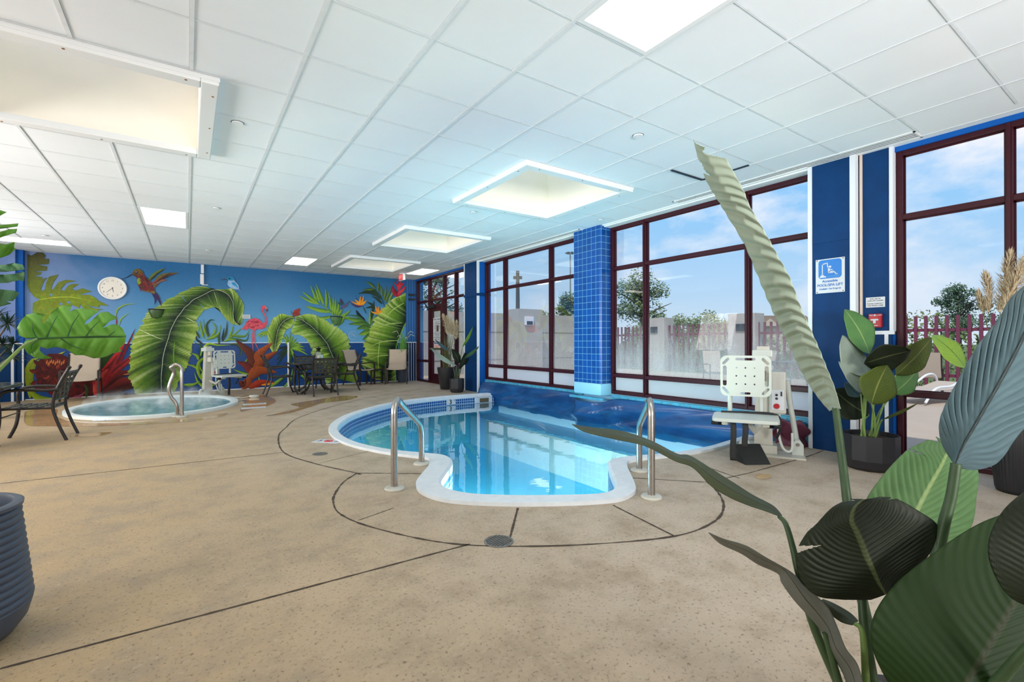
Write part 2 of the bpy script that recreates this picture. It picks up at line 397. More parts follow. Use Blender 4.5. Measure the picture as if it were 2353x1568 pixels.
def water(name, tint, rough, scale, strength, gain, body=None, bfac=0.):
    m, N, K = mnew(name); N.clear(); o = N.new('ShaderNodeOutputMaterial')
    tr = N.new('ShaderNodeBsdfTransparent'); tr.inputs[0].default_value = L4(tint)
    gl = N.new('ShaderNodeBsdfGlossy'); gl.inputs['Roughness'].default_value = rough
    tc = N.new('ShaderNodeTexCoord'); mp = N.new('ShaderNodeMapping'); mp.inputs['Scale'].default_value = (1, 1, 1); K.new(tc.outputs['Object'], mp.inputs[0])
    n = noise_(N, K, mp.outputs[0], scale, 3, .5); bp = N.new('ShaderNodeBump'); bp.inputs['Strength'].default_value = strength; bp.inputs['Distance'].default_value = .02
    K.new(n, bp.inputs['Height']); K.new(bp.outputs[0], gl.inputs['Normal'])
    fr = N.new('ShaderNodeFresnel'); fr.inputs[0].default_value = 1.34; K.new(bp.outputs[0], fr.inputs['Normal'])
    mx = N.new('ShaderNodeMixShader'); K.new(math_(N, K, 'MULTIPLY', fr.outputs[0], gain, True), mx.inputs[0]); K.new(gl.outputs[0], mx.inputs[2])
    if body:
        df = N.new('ShaderNodeBsdfDiffuse'); df.inputs[0].default_value = L4(body); m3 = N.new('ShaderNodeMixShader'); m3.inputs[0].default_value = bfac
        K.new(tr.outputs[0], m3.inputs[1]); K.new(df.outputs[0], m3.inputs[2]); K.new(m3.outputs[0], mx.inputs[1])
    else: K.new(tr.outputs[0], mx.inputs[1])
    K.new(mx.outputs[0], o.inputs[0]); return m
M['water'] = water('pool_water', (176, 236, 254), .015, 2.6, .10, 2.0, (64, 206, 254), .42)
M['spa_water'] = water('spa_water', (120, 205, 222), .12, 9, .6, .7, (88, 188, 210), .88)
def brick_mat(name, tilec, grout, w, h, mortar, off=0., rough=.25, coord='UV'):
    m, N, K = mnew(name); b = N['Principled BSDF']; tc = N.new('ShaderNodeTexCoord'); br = N.new('ShaderNodeTexBrick')
    K.new(tc.outputs[coord], br.inputs['Vector']); br.offset = off; br.squash = 1
    br.inputs['Color1'].default_value = L4(tilec); br.inputs['Color2'].default_value = L4([q*.88 for q in tilec]); br.inputs['Mortar'].default_value = L4(grout)
    br.inputs['Scale'].default_value = 1; br.inputs['Brick Width'].default_value = w; br.inputs['Row Height'].default_value = h; br.inputs['Mortar Size'].default_value = mortar
    K.new(br.outputs['Color'], b.inputs['Base Color']); b.inputs['Roughness'].default_value = rough; return m
M['pooltile'] = brick_mat('waterline_tile', (30, 84, 158), (190, 220, 236), .052, .052, .004)
M['coltile'] = brick_mat('blue_column_tile', (8, 76, 156), (112, 180, 216), .105, .105, .0026)
def flap_mat():
    m, N, K = mnew('blue_vinyl_flap'); b = N['Principled BSDF']; tc = N.new('ShaderNodeTexCoord')
    mp = N.new('ShaderNodeMapping'); mp.inputs['Scale'].default_value = (1, .25, 1); K.new(tc.outputs['Object'], mp.inputs[0])
    n = noise_(N, K, mp.outputs[0], 5, 5); c = mixc(N, K, smooth_(N, K, n, .3, .7), L4((20, 62, 116)), L4((34, 96, 156)))
    K.new(c, b.inputs['Base Color']); b.inputs['Roughness'].default_value = .22; b.inputs['Transmission Weight'].default_value = 0
    return m
M['flap'] = flap_mat()
def leaf_mat(name, blade, rib, dark, rough=.4, veins=22., trans=.18, slope=.35):
    m, N, K = mnew(name); N.clear(); o = N.new('ShaderNodeOutputMaterial'); b = N.new('ShaderNodeBsdfPrincipled')
    a = N.new('ShaderNodeVertexColor'); a.layer_name = 'Col'; s = N.new('ShaderNodeSeparateColor'); K.new(a.outputs[0], s.inputs[0])
    v, t = s.outputs[0], s.outputs[1]      # v = distance from the midrib 0..1, t = along the leaf
    ph = math_(N, K, 'SUBTRACT', math_(N, K, 'MULTIPLY', t, veins), math_(N, K, 'MULTIPLY', v, veins*slope))
    w = math_(N, K, 'MULTIPLY_ADD', math_(N, K, 'SINE', math_(N, K, 'MULTIPLY', ph, 2*PI)), .5); 
    w.node.inputs[2].default_value = .5
    tc = N.new('ShaderNodeTexCoord'); n = noise_(N, K, tc.outputs['Object'], 9, 4)
    c = mixc(N, K, math_(N, K, 'MULTIPLY', w, .35), L4(blade), L4(dark)); c = mixc(N, K, math_(N, K, 'MULTIPLY', smooth_(N, K, n, .35, .7), .4), c, L4(dark))
    c = mixc(N, K, smooth_(N, K, v, .055, .025), c, L4(rib))
    K.new(c, b.inputs['Base Color']); b.inputs['Roughness'].default_value = rough+.08; b.inputs['Specular IOR Level'].default_value = .3
    bp = N.new('ShaderNodeBump'); bp.inputs['Strength'].default_value = .25; bp.inputs['Distance'].default_value = .004; K.new(w, bp.inputs['Height']); K.new(bp.outputs[0], b.inputs['Normal'])
    tl = N.new('ShaderNodeBsdfTranslucent'); K.new(c, tl.inputs[0])
    mx = N.new('ShaderNodeMixShader'); mx.inputs[0].default_value = trans; K.new(b.outputs[0], mx.inputs[1]); K.new(tl.outputs[0], mx.inputs[2]); K.new(mx.outputs[0], o.inputs[0])
    return m
M['leaf_dark'] = leaf_mat('dark_banana_leaf', (34, 44, 26), (84, 96, 62), (20, 27, 16), .45)
M['leaf_mid'] = leaf_mat('green_banana_leaf', (96, 132, 84), (136, 160, 104), (62, 96, 56), veins=17, slope=.35)
M['leaf_blue'] = leaf_mat('blue_grey_banana_leaf', (92, 118, 126), (38, 52, 54), (66, 88, 96), .35, veins=17)
M['leaf_pale'] = leaf_mat('pale_grey_green_leaf', (178, 192, 176), (178, 192, 176), (150, 168, 150), .4, veins=0.)
M['leaf_grey'] = leaf_mat('grey_folded_leaf', (122, 126, 118), (60, 64, 56), (88, 92, 84), .35)
M['leaf_olive'] = leaf_mat('olive_leaf', (92, 108, 40), (140, 150, 80), (66, 84, 32))
M['leaf_lime'] = leaf_mat('lime_leaf', (150, 184, 70), (90, 130, 40), (120, 160, 56), veins=8)
M['leaf_light'] = leaf_mat('light_green_leaf', (110, 158, 90), (170, 196, 120), (80, 132, 70))
M['monstera'] = leaf_mat('monstera_leaf', (138, 194, 84), (48, 96, 46), (78, 148, 56), .4, veins=.0, trans=.25)
def foliage_mat(name, c1, c2):
    m = mat(name, c1, .7); N, K = nodes(m); g = N.new('ShaderNodeNewGeometry')
    K.new(mixc(N, K, g.outputs['Random Per Island'], L4(c1), L4(c2)), N['Principled BSDF'].inputs['Base Color']); return m
M['fol_a'] = foliage_mat('oak_foliage', (62, 84, 44), (120, 140, 84))
M['fol_b'] = foliage_mat('shrub_foliage', (74, 92, 44), (128, 142, 74))
M['fol_c'] = foliage_mat('pine_foliage', (56, 84, 62), (98, 124, 88))
mat_leaf_deep = leaf_mat('deep_green_leaf', (32, 60, 18), (56, 66, 42), (27, 50, 15), .5, trans=.2)
M['leaf_olive_dark'] = leaf_mat('olive_dark_leaf', (72, 80, 52), (40, 46, 32), (52, 60, 38), .4)
M['monstera_pale'] = leaf_mat('pale_monstera_leaf', (120, 168, 128), (60, 110, 70), (84, 140, 90), .4, veins=.0, trans=.25)
# ================================================================== room shell
CEIL = 3.003; BACK = 13.42; LEFT = -6.0; FRONT = -3.6; WINX = 5.64; T = .6096
def inpoly(p, poly):
    x, y = p; c = False; j = len(poly)-1
    for i in range(len(poly)):
        xi, yi = poly[i][0], poly[i][1]; xj, yj = poly[j][0], poly[j][1]
        if (yi > y) != (yj > y) and x < (xj-xi)*(y-yi)/(yj-yi)+xi: c = not c
        j = i
    return c
def polyfill(outer, holes=(), sp=None):
    pts = []; edges = []
    for lp in [outer]+list(holes):
        b = len(pts); n = len(lp); pts += [Vector((p[0], p[1])) for p in lp]; edges += [(b+i, b+(i+1) % n) for i in range(n)]
    if sp:
        xs = [p[0] for p in outer]; ys = [p[1] for p in outer]; x = min(xs)+sp*.5
        while x < max(xs):
            y = min(ys)+sp*.5
            while y < max(ys):
                if inpoly((x, y), outer) and not any(inpoly((x, y), h) for h in holes): pts.append(Vector((x+sp*.13*math.sin(y*91), y)))
                y += sp
            x += sp
    vo, eo, fo = geometry.delaunay_2d_cdt(pts, edges, [], 0, 1e-6)[:3]
    fs = []
    for f in fo:
        c = (sum(vo[i].x for i in f)/len(f), sum(vo[i].y for i in f)/len(f))
        if inpoly(c, outer) and not any(inpoly(c, h) for h in holes): fs.append(tuple(f))
    return vo, fs
# ---- pool outline (inner edge of the coping, outer edge of the coping)
OUT = [(5.70, 8.96), (4.62, 9.01), (3.595, 8.83), (2.864, 8.415), (2.128, 7.677), (1.755, 7.086), (1.522, 6.503), (1.429, 5.913), (1.453, 5.399), (1.558, 4.99), (1.693, 4.66), (1.83, 4.43), (1.915, 4.25),
       (1.80, 3.99), (1.66, 3.80), (1.51, 3.585), (1.452, 3.41), (1.452, 3.24), (1.515, 3.06), (1.651, 2.90), (1.881, 2.71), (2.126, 2.55), (2.401, 2.41), (2.579, 2.37), (2.769, 2.43), (2.903, 2.55), (3.057, 2.722), (3.236, 2.926), (3.40, 3.06), (3.60, 3.06), (3.867, 3.0), (4.158, 2.94), (4.574, 2.92), (4.896, 2.95), (5.70, 3.05)]
INN = [(5.70, 8.80), (4.55, 8.80), (3.62, 8.60), (2.95, 8.20), (2.28, 7.53), (1.92, 6.95), (1.70, 6.42), (1.62, 5.9), (1.64, 5.42), (1.74, 5.05), (1.86, 4.74), (2.00, 4.50), (2.12, 4.26),
       (2.04, 3.98), (1.85, 3.72), (1.69, 3.50), (1.655, 3.36), (1.68, 3.2), (1.76, 3.06), (1.88, 2.95), (2.02, 2.84), (2.26, 2.68), (2.46, 2.565), (2.58, 2.54), (2.70, 2.58), (2.82, 2.68), (2.96, 2.85), (3.14, 3.06), (3.32, 3.22), (3.60, 3.22), (3.88, 3.16), (4.17, 3.10), (4.58, 3.08), (4.896, 3.11), (5.70, 3.21)]
OUT = [tuple(v[:2]) for v in catmull([(x, y, 0) for x, y in OUT], 150)]
INN = [tuple(v[:2]) for v in catmull([(x, y, 0) for x, y in INN], 150)]
INN = [tuple(o[k]+(i[k]-o[k])*(.62+.38*max(0, min(1, (4.9-o[1])/.7))*(1 if o[0] < 3.4 else max(0, (3.8-o[0])/.4))) for k in (0, 1)) for o, i in zip(OUT, INN)]
SPA_C = (-.44, 10.68); SPA_R = (1.24, 1.64)
SPA = [(SPA_C[0]+SPA_R[0]*math.cos(2*PI*i/72), SPA_C[1]+SPA_R[1]*math.sin(2*PI*i/72)) for i in range(72)]
# ---- floor
b = MB()
room = [(LEFT, FRONT), (5.76, FRONT), (5.76, 2.42), (5.76, 3.05)]
outer = [(LEFT, FRONT), (5.70, FRONT)]+[p for p in reversed(OUT)]+[(5.70, BACK), (LEFT, BACK)]
vo, fs = polyfill(outer, [SPA])
b.add([(v.x, v.y, 0) for v in vo], fs)
def strip(mb, pts, w, z=.0015, m=1, jit=0.):
    P = [Vector((p[0], p[1], 0)) for p in pts]; vs = []
    for i, p in enumerate(P):
        t = (P[min(i+1, len(P)-1)]-P[max(i-1, 0)]).normalized(); n = Vector((-t.y, t.x, 0)); ww = w*(1+jit*random.uniform(-1, 1))
        vs += [p+n*ww/2+Vector((0, 0, z)), p-n*ww/2+Vector((0, 0, z))]
    mb.add(vs, [(2*i, 2*i+1, 2*i+3, 2*i+2) for i in range(len(P)-1)], m)
def fpx(pts, n=None, z=0.):
    q = [FL(x, y, z) for x, y in pts]; return catmull(q, n) if n else q
strip(b, fpx([(1000, 888), (830, 918), (700, 955), (655, 985), (640, 1005), (652, 1040), (720, 1065), (820, 1088), (822, 1090)], 90), .016, jit=.4)
strip(b, fpx([(820, 1088), (790, 1108), (770, 1135), (766, 1156), (782, 1182), (850, 1211), (1000, 1245), (1150, 1256), (1350, 1252), (1550, 1233), (1640, 1200), (1663, 1165), (1650, 1132), (1626, 1109)], 140), .015, jit=.5)
for seg, w in ((((1190, 1168), (1172, 1236)), .014), (((1409, 1162), (1548, 1232)), .013), (((820, 1088), (986, 1089)), .012), (((1453, 1099), (1626, 1109)), .012), (((1080, 1251), (540, 1395), (0, 1538)), .013), (((0, 1112), (652, 1040)), .010),
               (((1626, 1109), (1720, 1088), (1850, 1052), (1892, 1036)), .012), (((1600, 1066), (1700, 1100)), .012), (((822, 1197), (905, 1168)), .006), (((690, 1020), (764, 1005)), .004), (((735, 1065), (850, 1037)), .005), (((660, 970), (790, 960)), .004)):
    P = fpx(seg); Q = []
    for a, c in zip(P[:-1], P[1:]): Q += [a.lerp(c, i/24) for i in range(24)]
    strip(b, Q+[P[-1]], w, jit=.35)
floor = tag(b.build('floor', [M['floor'], M['joint']], recalc=False), kind='structure')
# ---- puddles (films of water lying on the deck)
def puddle(px, label, grp='shallow puddles on the deck'):
    pts = [tuple(v[:2]) for v in catmull(fpx(px), 60, True)]
    vo, fs = polyfill(pts); mb = MB().add([(v.x, v.y, .002) for v in vo], fs)
    return tag(mb.build('puddle', M['wet'], recalc=False), label, 'puddle', grp)
puddle([(609, 957), (650, 948), (688, 937), (668, 930), (690, 925), (735, 918), (780, 911), (822, 911), (798, 920), (745, 926), (712, 936), (665, 950)], 'long tan puddle on the deck in front of the dining chairs')
puddle([(546, 914), (590, 908), (622, 913), (634, 923), (612, 934), (570, 943), (552, 946), (556, 934), (560, 924)], 'brown wet patch beside the right end of the hot tub')
puddle([(60, 946), (128, 940), (134, 960), (200, 970), (330, 968), (440, 963), (520, 950), (500, 960), (400, 972), (230, 980), (110, 980), (60, 976)], 'curved puddle along the near rim of the hot tub')
puddle([(160, 1003), (210, 996), (256, 994), (240, 1000), (212, 1004)], 'small dark puddle beside the feet of the woven chair at left')
puddle([(1734, 1096), (1748, 1090), (1772, 1091), (1768, 1099), (1748, 1102)], 'small bright puddle on the deck near the black pot and pool lift')
# ---- coping, basin, water of the pool
def ringfill(mb, out_, inn_, z, m=0):
    lp = list(out_)+list(reversed(inn_)); vo, fs = polyfill(lp); mb.add([(v.x, v.y, z) for v in vo], fs, m)
def curtain(mb, pts, z0, z1, m=0, closed=False):
    n = len(pts); vs = []; uv = []; a = 0.
    for i in range(n+(1 if closed else 0)):
        p = pts[i % n]
        if i: q = pts[(i-1) % n]; a += math.hypot(p[0]-q[0], p[1]-q[1])
        vs += [(p[0], p[1], z0), (p[0], p[1], z1)]; uv += [(a, z0), (a, z1)]
    k = len(vs)//2; base = len(mb.v)
    mb.add(vs, [(2*i, 2*i+2, 2*i+3, 2*i+1) for i in range(k-1)], m)
    if mb.uv is None: mb.uv = [(0, 0)]*base
    mb.uv += uv
pool = empty('swimming_pool', (3.4, 5.6, 0), 0, 'keyhole-shaped indoor pool of bright blue water beside the windows', 'swimming pool')
def PL(o): o.location = -pool.location; return o
b = MB(); INN2 = [(p[0]+(q[0]-p[0])*.12, p[1]+(q[1]-p[1])*.12) for p, q in zip(INN, OUT)]
ringfill(b, OUT, INN2, .028); b.uv = None
for i in range(len(INN)-1):
    b.add([(*INN2[i], .028), (*INN2[i+1], .028), (*INN[i+1], .012), (*INN[i], .012)], [(0, 1, 2, 3)])
    b.add([(*INN[i], .012), (*INN[i+1], .012), (*INN[i+1], -.045), (*INN[i], -.045)], [(0, 1, 2, 3)])
    b.add([(*OUT[i], .028), (*OUT[i+1], .028), (*OUT[i+1], -.002), (*OUT[i], -.002)], [(0, 1, 2, 3)])
PL(b.build('coping', M['coping'], pool, smooth=True))
b = MB(); curtain(b, INN, -.33, -.045); PL(b.build('waterline_tiles', M['pooltile'], pool))
b = MB(); b.uv = None
INW = [(x, y) for x, y in INN]
for i in range(len(INW)-1): b.add([(*INW[i], -.33), (*INW[i+1], -.33), (*INW[i+1], -1.0), (*INW[i], -1.0)], [(0, 1, 2, 3)])
vo, fs = polyfill(INW); b.add([(v.x, v.y, -1.0) for v in vo], fs)
b.add([(5.69, 3.0, -1), (5.69, 9.0, -1), (5.69, 9.0, .28), (5.69, 3.0, .28)], [(0, 1, 2, 3)])
b.span((4.92, 3.22, -1.0), (5.68, 8.78, -.40), 1)           # pale ledge under the windows
PL(b.build('basin', [M['pool_shell'], M['coping']], pool))
b = MB(); b.add([(5.60, 3.3, -.39), (5.60, 8.74, -.39), (5.60, 8.74, -.25), (5.60, 3.3, -.25)], [(0, 1, 2, 3)])      # emissive strip added under the flap, glows in place of outdoor daylight
PL(b.build('added_glow_strip', GLOW_L, pool, recalc=False))
vo, fs = polyfill(INW, (), None); b = MB().add([(v.x, v.y, -.165) for v in vo], fs)
PL(b.build('water', M['water'], pool, recalc=False))
b = MB()                                                    # entry steps in the keyhole
for i, (k, z) in enumerate(((.0, -.42), (.16, -.62), (.32, -.82))):
    pts = [p for p in INN if p[1] < 4.2 and p[0] < 3.3]
    vo, fs = polyfill([(p[0]+.5*k*1.6, p[1]+.8*k*1.6) for p in pts]); b.add([(v.x, v.y, z) for v in vo], fs)
PL(b.build('steps', M['pool_shell'], pool, recalc=False))
for (x, y, a) in ((1.72, 5.2, .1), (1.9, 3.75, .72), (3.75, 3.24, 1.5)):
    b = MB(); d = Vector((math.cos(a), math.sin(a), 0)); s_ = Vector((-d.y, d.x, 0)); c = Vector((x, y, -.31))+d*.05
    b.add([c]+[c+s_*.13*math.cos(2*PI*i/20)+Vector((0, 0, .13*math.sin(2*PI*i/20))) for i in range(20)], [(0, 1+i, 1+(i+1) % 20) for i in range(20)])
    PL(b.build('underwater_light', POOL_L, pool, recalc=False))
# tile plaques and skimmer mouth on the far waterline
def waterline_plate(px, py, w, h, name, m, dx=.012):
    P = WY(px, py, 8.78); b = MB(); b.span((P.x-w/2, P.y-.02, P.z-h/2), (P.x+w/2, P.y+.03, P.z+h/2)); return P, PL(b.build(name, m, pool))
E3 = min(INN, key=lambda p: abs(p[0]-4.36)+(9 if p[1] < 6 else 0)); n3 = E3[1]-.012
def plate(x0, x1, z0, z1, name, m, parent, y=None):
    y = n3 if y is None else y
    b = MB(); b.span((x0, y-.006, z0), (x1, y+.05, z1)); return PL(b.build(name, m, parent))
x3 = WY(1037, 926, n3).x
plate(x3-.1, x3+.1, -.15, -.046, 'depth_plaque', M['paper'], pool)
t_ = text('3', 'depth_number', .13, (x3-.02, n3-.008, -.10), (PI/2, 0, -.12), M['ink'], pool, bold=.003); PL2 = Vector(t_.location)-pool.location; t_.location = PL2
t_ = text('FT', 'depth_unit', .055, (x3+.065, n3-.008, -.075), (PI/2, 0, -.12), M['ink'], pool); t_.location = Vector(t_.location)-pool.location
xs = WY(1112, 922, 8.79).x
plate(xs-.2, xs+.2, -.16, -.046, 'skimmer_frame', M['paper'], pool, 8.785)
plate(xs-.11, xs+.11, -.15, -.06, 'skimmer_mouth', mat('skimmer_dark', (96, 84, 60), .6), pool, 8.778)
# ---- hot tub
spa = empty('hot_tub', (SPA_C[0], SPA_C[1], 0), 0, 'oval steaming hot tub with white rim set in the deck', 'hot tub')
b = MB(); b.lathe([(1.0, 0.), (1.0, .045), (.985, .05), (.94, .05), (.91, .04), (.90, .02), (.90, -.12), (.88, -.5), (.55, -.55), (.52, -.9), (.01, -.92)], n=72, sx=SPA_R[0]+.01, sy=SPA_R[1]+.01, cap=False)
b.build('rim', M['spa_shell'], spa, smooth=True)
b = MB(); b.lathe([(.005, .012), (.3, .012), (.6, .012), (.899, .012)], n=72, sx=SPA_R[0], sy=SPA_R[1], cap=False); b.build('water', M['spa_water'], spa, recalc=False)
# ---- ceiling with holes
SKY = [(2.86, 4.45, 3.92, 5.56), (2.86, 4.45, 7.18, 8.82), (2.86, 4.45, 10.26, 11.9), (-1.44, .19, 3.92, 5.56), (2.86, 4.45, .66, 2.30)]
SKY = SKY[:4]
LIGHTS = [(1.865, 2.455, .86, 2.06), (-.56, .01, 8.18, 9.36), (-2.99, -1.8, 11.74, 12.32), (1.86, 2.42, 11.16, 12.32), (4.86, 5.40, 11.16, 12.30), (-1.8, -1.2, 1.4, 2.6), (-4.2, -3.6, 6.9, 8.1), (1.865, 2.455, -2.2, -1.0), (-1.8, -1.2, -1.6, -.4), (-4.2, -3.6, 1.4, 2.6)]
holes = [(x0+.08, x1-.08, y0+.08, y1-.08) for x0, x1, y0, y1 in SKY]+[(x0+.012, x1-.012, y0+.012, y1-.012) for x0, x1, y0, y1 in LIGHTS]
def inh(x, y): return any(a < x < b_ and c < y < d for a, b_, c, d in holes)
gx = [1.245+T*i for i in range(-12, 8)]; gy = [2.68+T*j for j in range(-11, 18)]
xs_ = sorted(set([LEFT, 5.80]+[g for g in gx if LEFT < g < 5.6]+[h for q in holes for h in q[:2]])); ys_ = sorted(set([FRONT, BACK]+[g for g in gy if FRONT < g < BACK]+[h for q in holes for h in q[2:]]))
b = MB()
for x0, x1 in zip(xs_[:-1], xs_[1:]):
    for y0, y1 in zip(ys_[:-1], ys_[1:]):
        if inh((x0+x1)/2, (y0+y1)/2): continue
        i = math.floor(((x0+x1)/2-1.245)/T); j = math.floor(((y0+y1)/2-2.68)/T)
        alt = i == 4 and j in (-3, -2)
        b.add([(x0, y0, CEIL), (x0, y1, CEIL), (x1, y1, CEIL), (x1, y0, CEIL)], [(0, 1, 2, 3)], 1 if alt else 0)
ceiling = tag(b.build('ceiling', [M['tile'], M['tile_alt']], recalc=False), kind='structure')
b = MB()
for g in gx:
    if not LEFT < g < 5.55: continue
    for y0, y1 in zip(ys_[:-1], ys_[1:]):
        if not inh(g, (y0+y1)/2) and not any(a-.02 < g < b_+.02 and c-.02 < (y0+y1)/2 < d+.02 for a, b_, c, d in SKY):
            b.span((g-.012, y0, CEIL-.006), (g+.012, y1, CEIL-.0005)); b.span((g-.0130, y0, CEIL-.0012), (g+.0130, y1, CEIL-.0002), 1)
for g in gy:
    if not FRONT < g < BACK: continue
    for x0, x1 in zip(xs_[:-1], xs_[1:]):
        xm = (x0+x1)/2
        if xm > 5.3: continue
        if not inh(xm, g) and not any(a-.02 < xm < b_+.02 and c-.02 < g < d+.02 for a, b_, c, d in SKY):
            if 3.68 < xm < 4.9 and False: continue
            b.span((x0, g-.007, CEIL-.003), (x1, g+.007, CEIL-.0005)); b.span((x0, g-.0085, CEIL-.001), (x1, g+.0085, CEIL-.0002), 1)
b.build('ceiling_grid', [M['tbar'], mat('tile_shadow_gap', (150, 160, 172), .8)], ceiling, recalc=False)
sk_lab = ['square white skylight in the middle of the ceiling nearest the windows', 'second square skylight from the near end of the window row', 'farthest square skylight, close to the mural wall', 'large white-framed skylight cut by the left edge of the view']
for (x0, x1, y0, y1), lb in zip(SKY, sk_lab):
    s = empty('skylight', ((x0+x1)/2, (y0+y1)/2, CEIL), 0, lb, 'skylight', 'ceiling skylights')
    hx, hy = (x1-x0)/2, (y1-y0)/2; w = .11
    b = MB()
    for sx_ in (-1, 1):
        b.span((sx_*hx, -hy, -.055), (sx_*(hx-w), hy, -.0005), 0, .008); b.span((-hx+w, sx_*hy, -.055), (hx-w, sx_*(hy-w), -.0005), 0, .008)
        b.span((sx_*(hx+.004), -hy-.004, -.03), (sx_*(hx-.02), hy+.004, -.001)); b.span((-hx+.02, sx_*(hy+.004), -.03), (hx-.02, sx_*(hy-.02), -.001))
    b.build('frame', M['white'], s)
    b = MB(); ix, iy = hx-w+.01, hy-w+.01
    for sx_ in (-1, 1):
        b.span((sx_*ix, -iy-.02, -.02), (sx_*(ix+.02), iy+.02, .75)); b.span((-ix-.02, sx_*iy, -.02), (ix+.02, sx_*(iy+.02), .75))
    b.build('well', M['cream'], s)
    b = MB(); b.grid(lambda u, v: ((u*2-1)*(ix+.02), (v*2-1)*(iy+.02), .75+.12*(1-(u*2-1)**4)*(1-(v*2-1)**4)), 10, 10); b.build('dome', M['dome'], s, smooth=True)
    many(MB().lathe([(.008, -.001), (.008, .001)], n=8), 'screw', M['rust'], s, [(k*hx*.95, q*(hy-w*.3), -.056) for k in (-.8, 0, .8) for q in (-1, 1)]+[(q*(hx-w*.3), k*hy*.95, -.056) for k in (-.8, 0, .8) for q in (-1, 1)])
li_lab = ['large lit ceiling panel at the top centre, nearest of the lights', 'lit ceiling panel above the clock and hummingbird', 'long lit ceiling panel at the far left corner by the pilaster', 'lit ceiling panel above the dining table', 'lit ceiling panel beside the exit sign', 'lit ceiling panel behind the viewpoint by the left skylight', 'lit ceiling panel on the far left side of the room', 'lit ceiling panel at the near end of the window row', 'lit ceiling panel at the near end of the room', 'lit ceiling panel near the hidden left wall']
for (x0, x1, y0, y1), lb in zip(LIGHTS, li_lab):
    s = empty('ceiling_light', ((x0+x1)/2, (y0+y1)/2, CEIL), 0, lb, 'ceiling light', 'lit ceiling panels'); hx, hy = (x1-x0)/2, (y1-y0)/2
    b = MB()
    for q in (-1, 1): b.span((q*hx, -hy, -.006), (q*(hx-.03), hy, .02)); b.span((-hx+.03, q*hy, -.006), (hx-.03, q*(hy-.03), .02))
    b.build('frame', M['white'], s)
    b = MB(); b.add([(-hx+.02, -hy+.02, .004), (-hx+.02, hy-.02, .004), (hx-.02, hy-.02, .004), (hx-.02, -hy+.02, .004)], [(0, 1, 2, 3)]); b.build('diffuser', M['panel'], s, recalc=False)
    b = MB()
    b.span((-hx, -hy, .02), (hx, hy, .06)); b.build('housing', M['white'], s)
for (px, py), lb in zip([(546, 282), (1466, 311), (1088, 487), (497, 478), (103, 541), (478, 575), (1380, 505)], ['round white sprinkler cover beside the left skylight', 'round white sprinkler cover in the ceiling between the lit panel and the tall leaf tip', 'round sprinkler cover between the first two window-side skylights', 'round sprinkler cover right of the lit panel over the clock wall', 'round sprinkler cover in the far left corner', 'round sprinkler cover farthest back before the mural wall', 'small round sprinkler cover near the tiled column']):
    P = FL(px, py, CEIL); b = MB(); b.lathe([(.042, -.012), (.045, -.009), (.045, -.001)], n=24); b.lathe([(.05, -.002), (.05, -.0003)], n=24, m=1)
    tag(b.build('sprinkler_cover', [M['white'], M['dark_gap']], loc=P, smooth=True), lb, 'sprinkler', 'round ceiling sprinkler covers')
# lifted tile (open gaps on two sides)
p0, p1, p2 = FL(1540, 391, CEIL), FL(1615, 412, CEIL), FL(1722, 379, CEIL)
b = MB(); b.span((p0.x, p1.y-.005, CEIL-.012), (p1.x, p1.y+.02, CEIL-.001)); b.span((p1.x-.012, p2.y, CEIL-.012), (p1.x+.012, p1.y, CEIL-.001))
tag(b.build('loose_ceiling_tile', M['dark_gap']), 'loose ceiling tile with dark open gaps above the right window', 'ceiling tile')
# slot diffusers along the window ceiling edge
for y0, y1, lb in ((1.47, 4.02, 'long slotted air diffuser in the ceiling above the lift columns'), (5.85, 10.42, 'long slotted air diffuser in the ceiling above the middle window')):
    s = empty('slot_diffuser', (5.43, y0, CEIL), 0, lb, 'air vent', 'slot diffusers along the window')
    b = MB(); b.span((-.105, 0, -.008), (-.085, y1-y0, -.0005)); b.span((.085, 0, -.008), (.105, y1-y0, -.0005)); b.span((-.105, 0, -.008), (.105, .015, -.0005)); b.span((-.105, y1-y0-.015, -.008), (.105, y1-y0, -.0005)); b.build('frame', M['white'], s)
    b = MB(); b.span((-.085, .01, -.002), (.085, y1-y0-.01, -.0008)); b.build('slot', M['dark_gap'], s)
    b = MB()
    for k in range(4): b.span((-.062+.041*k-.008, .01, -.006), (-.062+.041*k+.008, y1-y0-.01, -.0022))
    b.build('slat', M['white'], s)
# ---- walls
def wallbox(name, a, b_, m, bev=0.):
    return tag(MB().span(a, b_, 0, bev).build(name, m), kind='structure')
wallbox('wall_back', (LEFT, BACK, 0), (5.9, BACK+.15, CEIL), M['mural_wall'])
wallbox('wall_left', (LEFT-.15, FRONT, 0), (LEFT, BACK, CEIL), M['white'])
wallbox('wall_front', (LEFT, FRONT-.15, 0), (5.9, FRONT, CEIL), M['white'])
# projecting wall at the far left corner
tag(MB().span((LEFT, 13.24, 0), (-2.80, BACK, 1.142)).build('wall_corner_lower', M['navy']), kind='structure')
tag(MB().span((LEFT, 13.24, 1.142), (-2.80, BACK, CEIL)).build('wall_corner_upper', mat('slate_blue_paint', (104, 132, 190), .5, var=.05, scale=3)), kind='structure')
b = MB(); b.span((-2.80, 13.30, 1.142), (-2.70, BACK, CEIL)); b.span((-2.80, 13.30, 0), (-2.70, BACK, 1.142), 1); b.span((-2.86, 13.225, 0), (-2.82, 13.25, 1.142), 2); b.span((-2.72, 13.29, 0), (-2.695, 13.31, 1.142), 2); b.span((LEFT, 13.225, 1.13), (-2.70, 13.245, 1.152), 2)
tag(b.build('trim_1', [M['blue_light'], M['navy'], M['trim']]), kind='structure')
b = MB(); b.span((-2.70, BACK-.012, 1.134), (5.34, BACK, 1.15)); b.span((-2.7, BACK-.012, 0), (5.34, BACK, .02))
tag(b.build('trim_2', M['trim']), kind='structure')
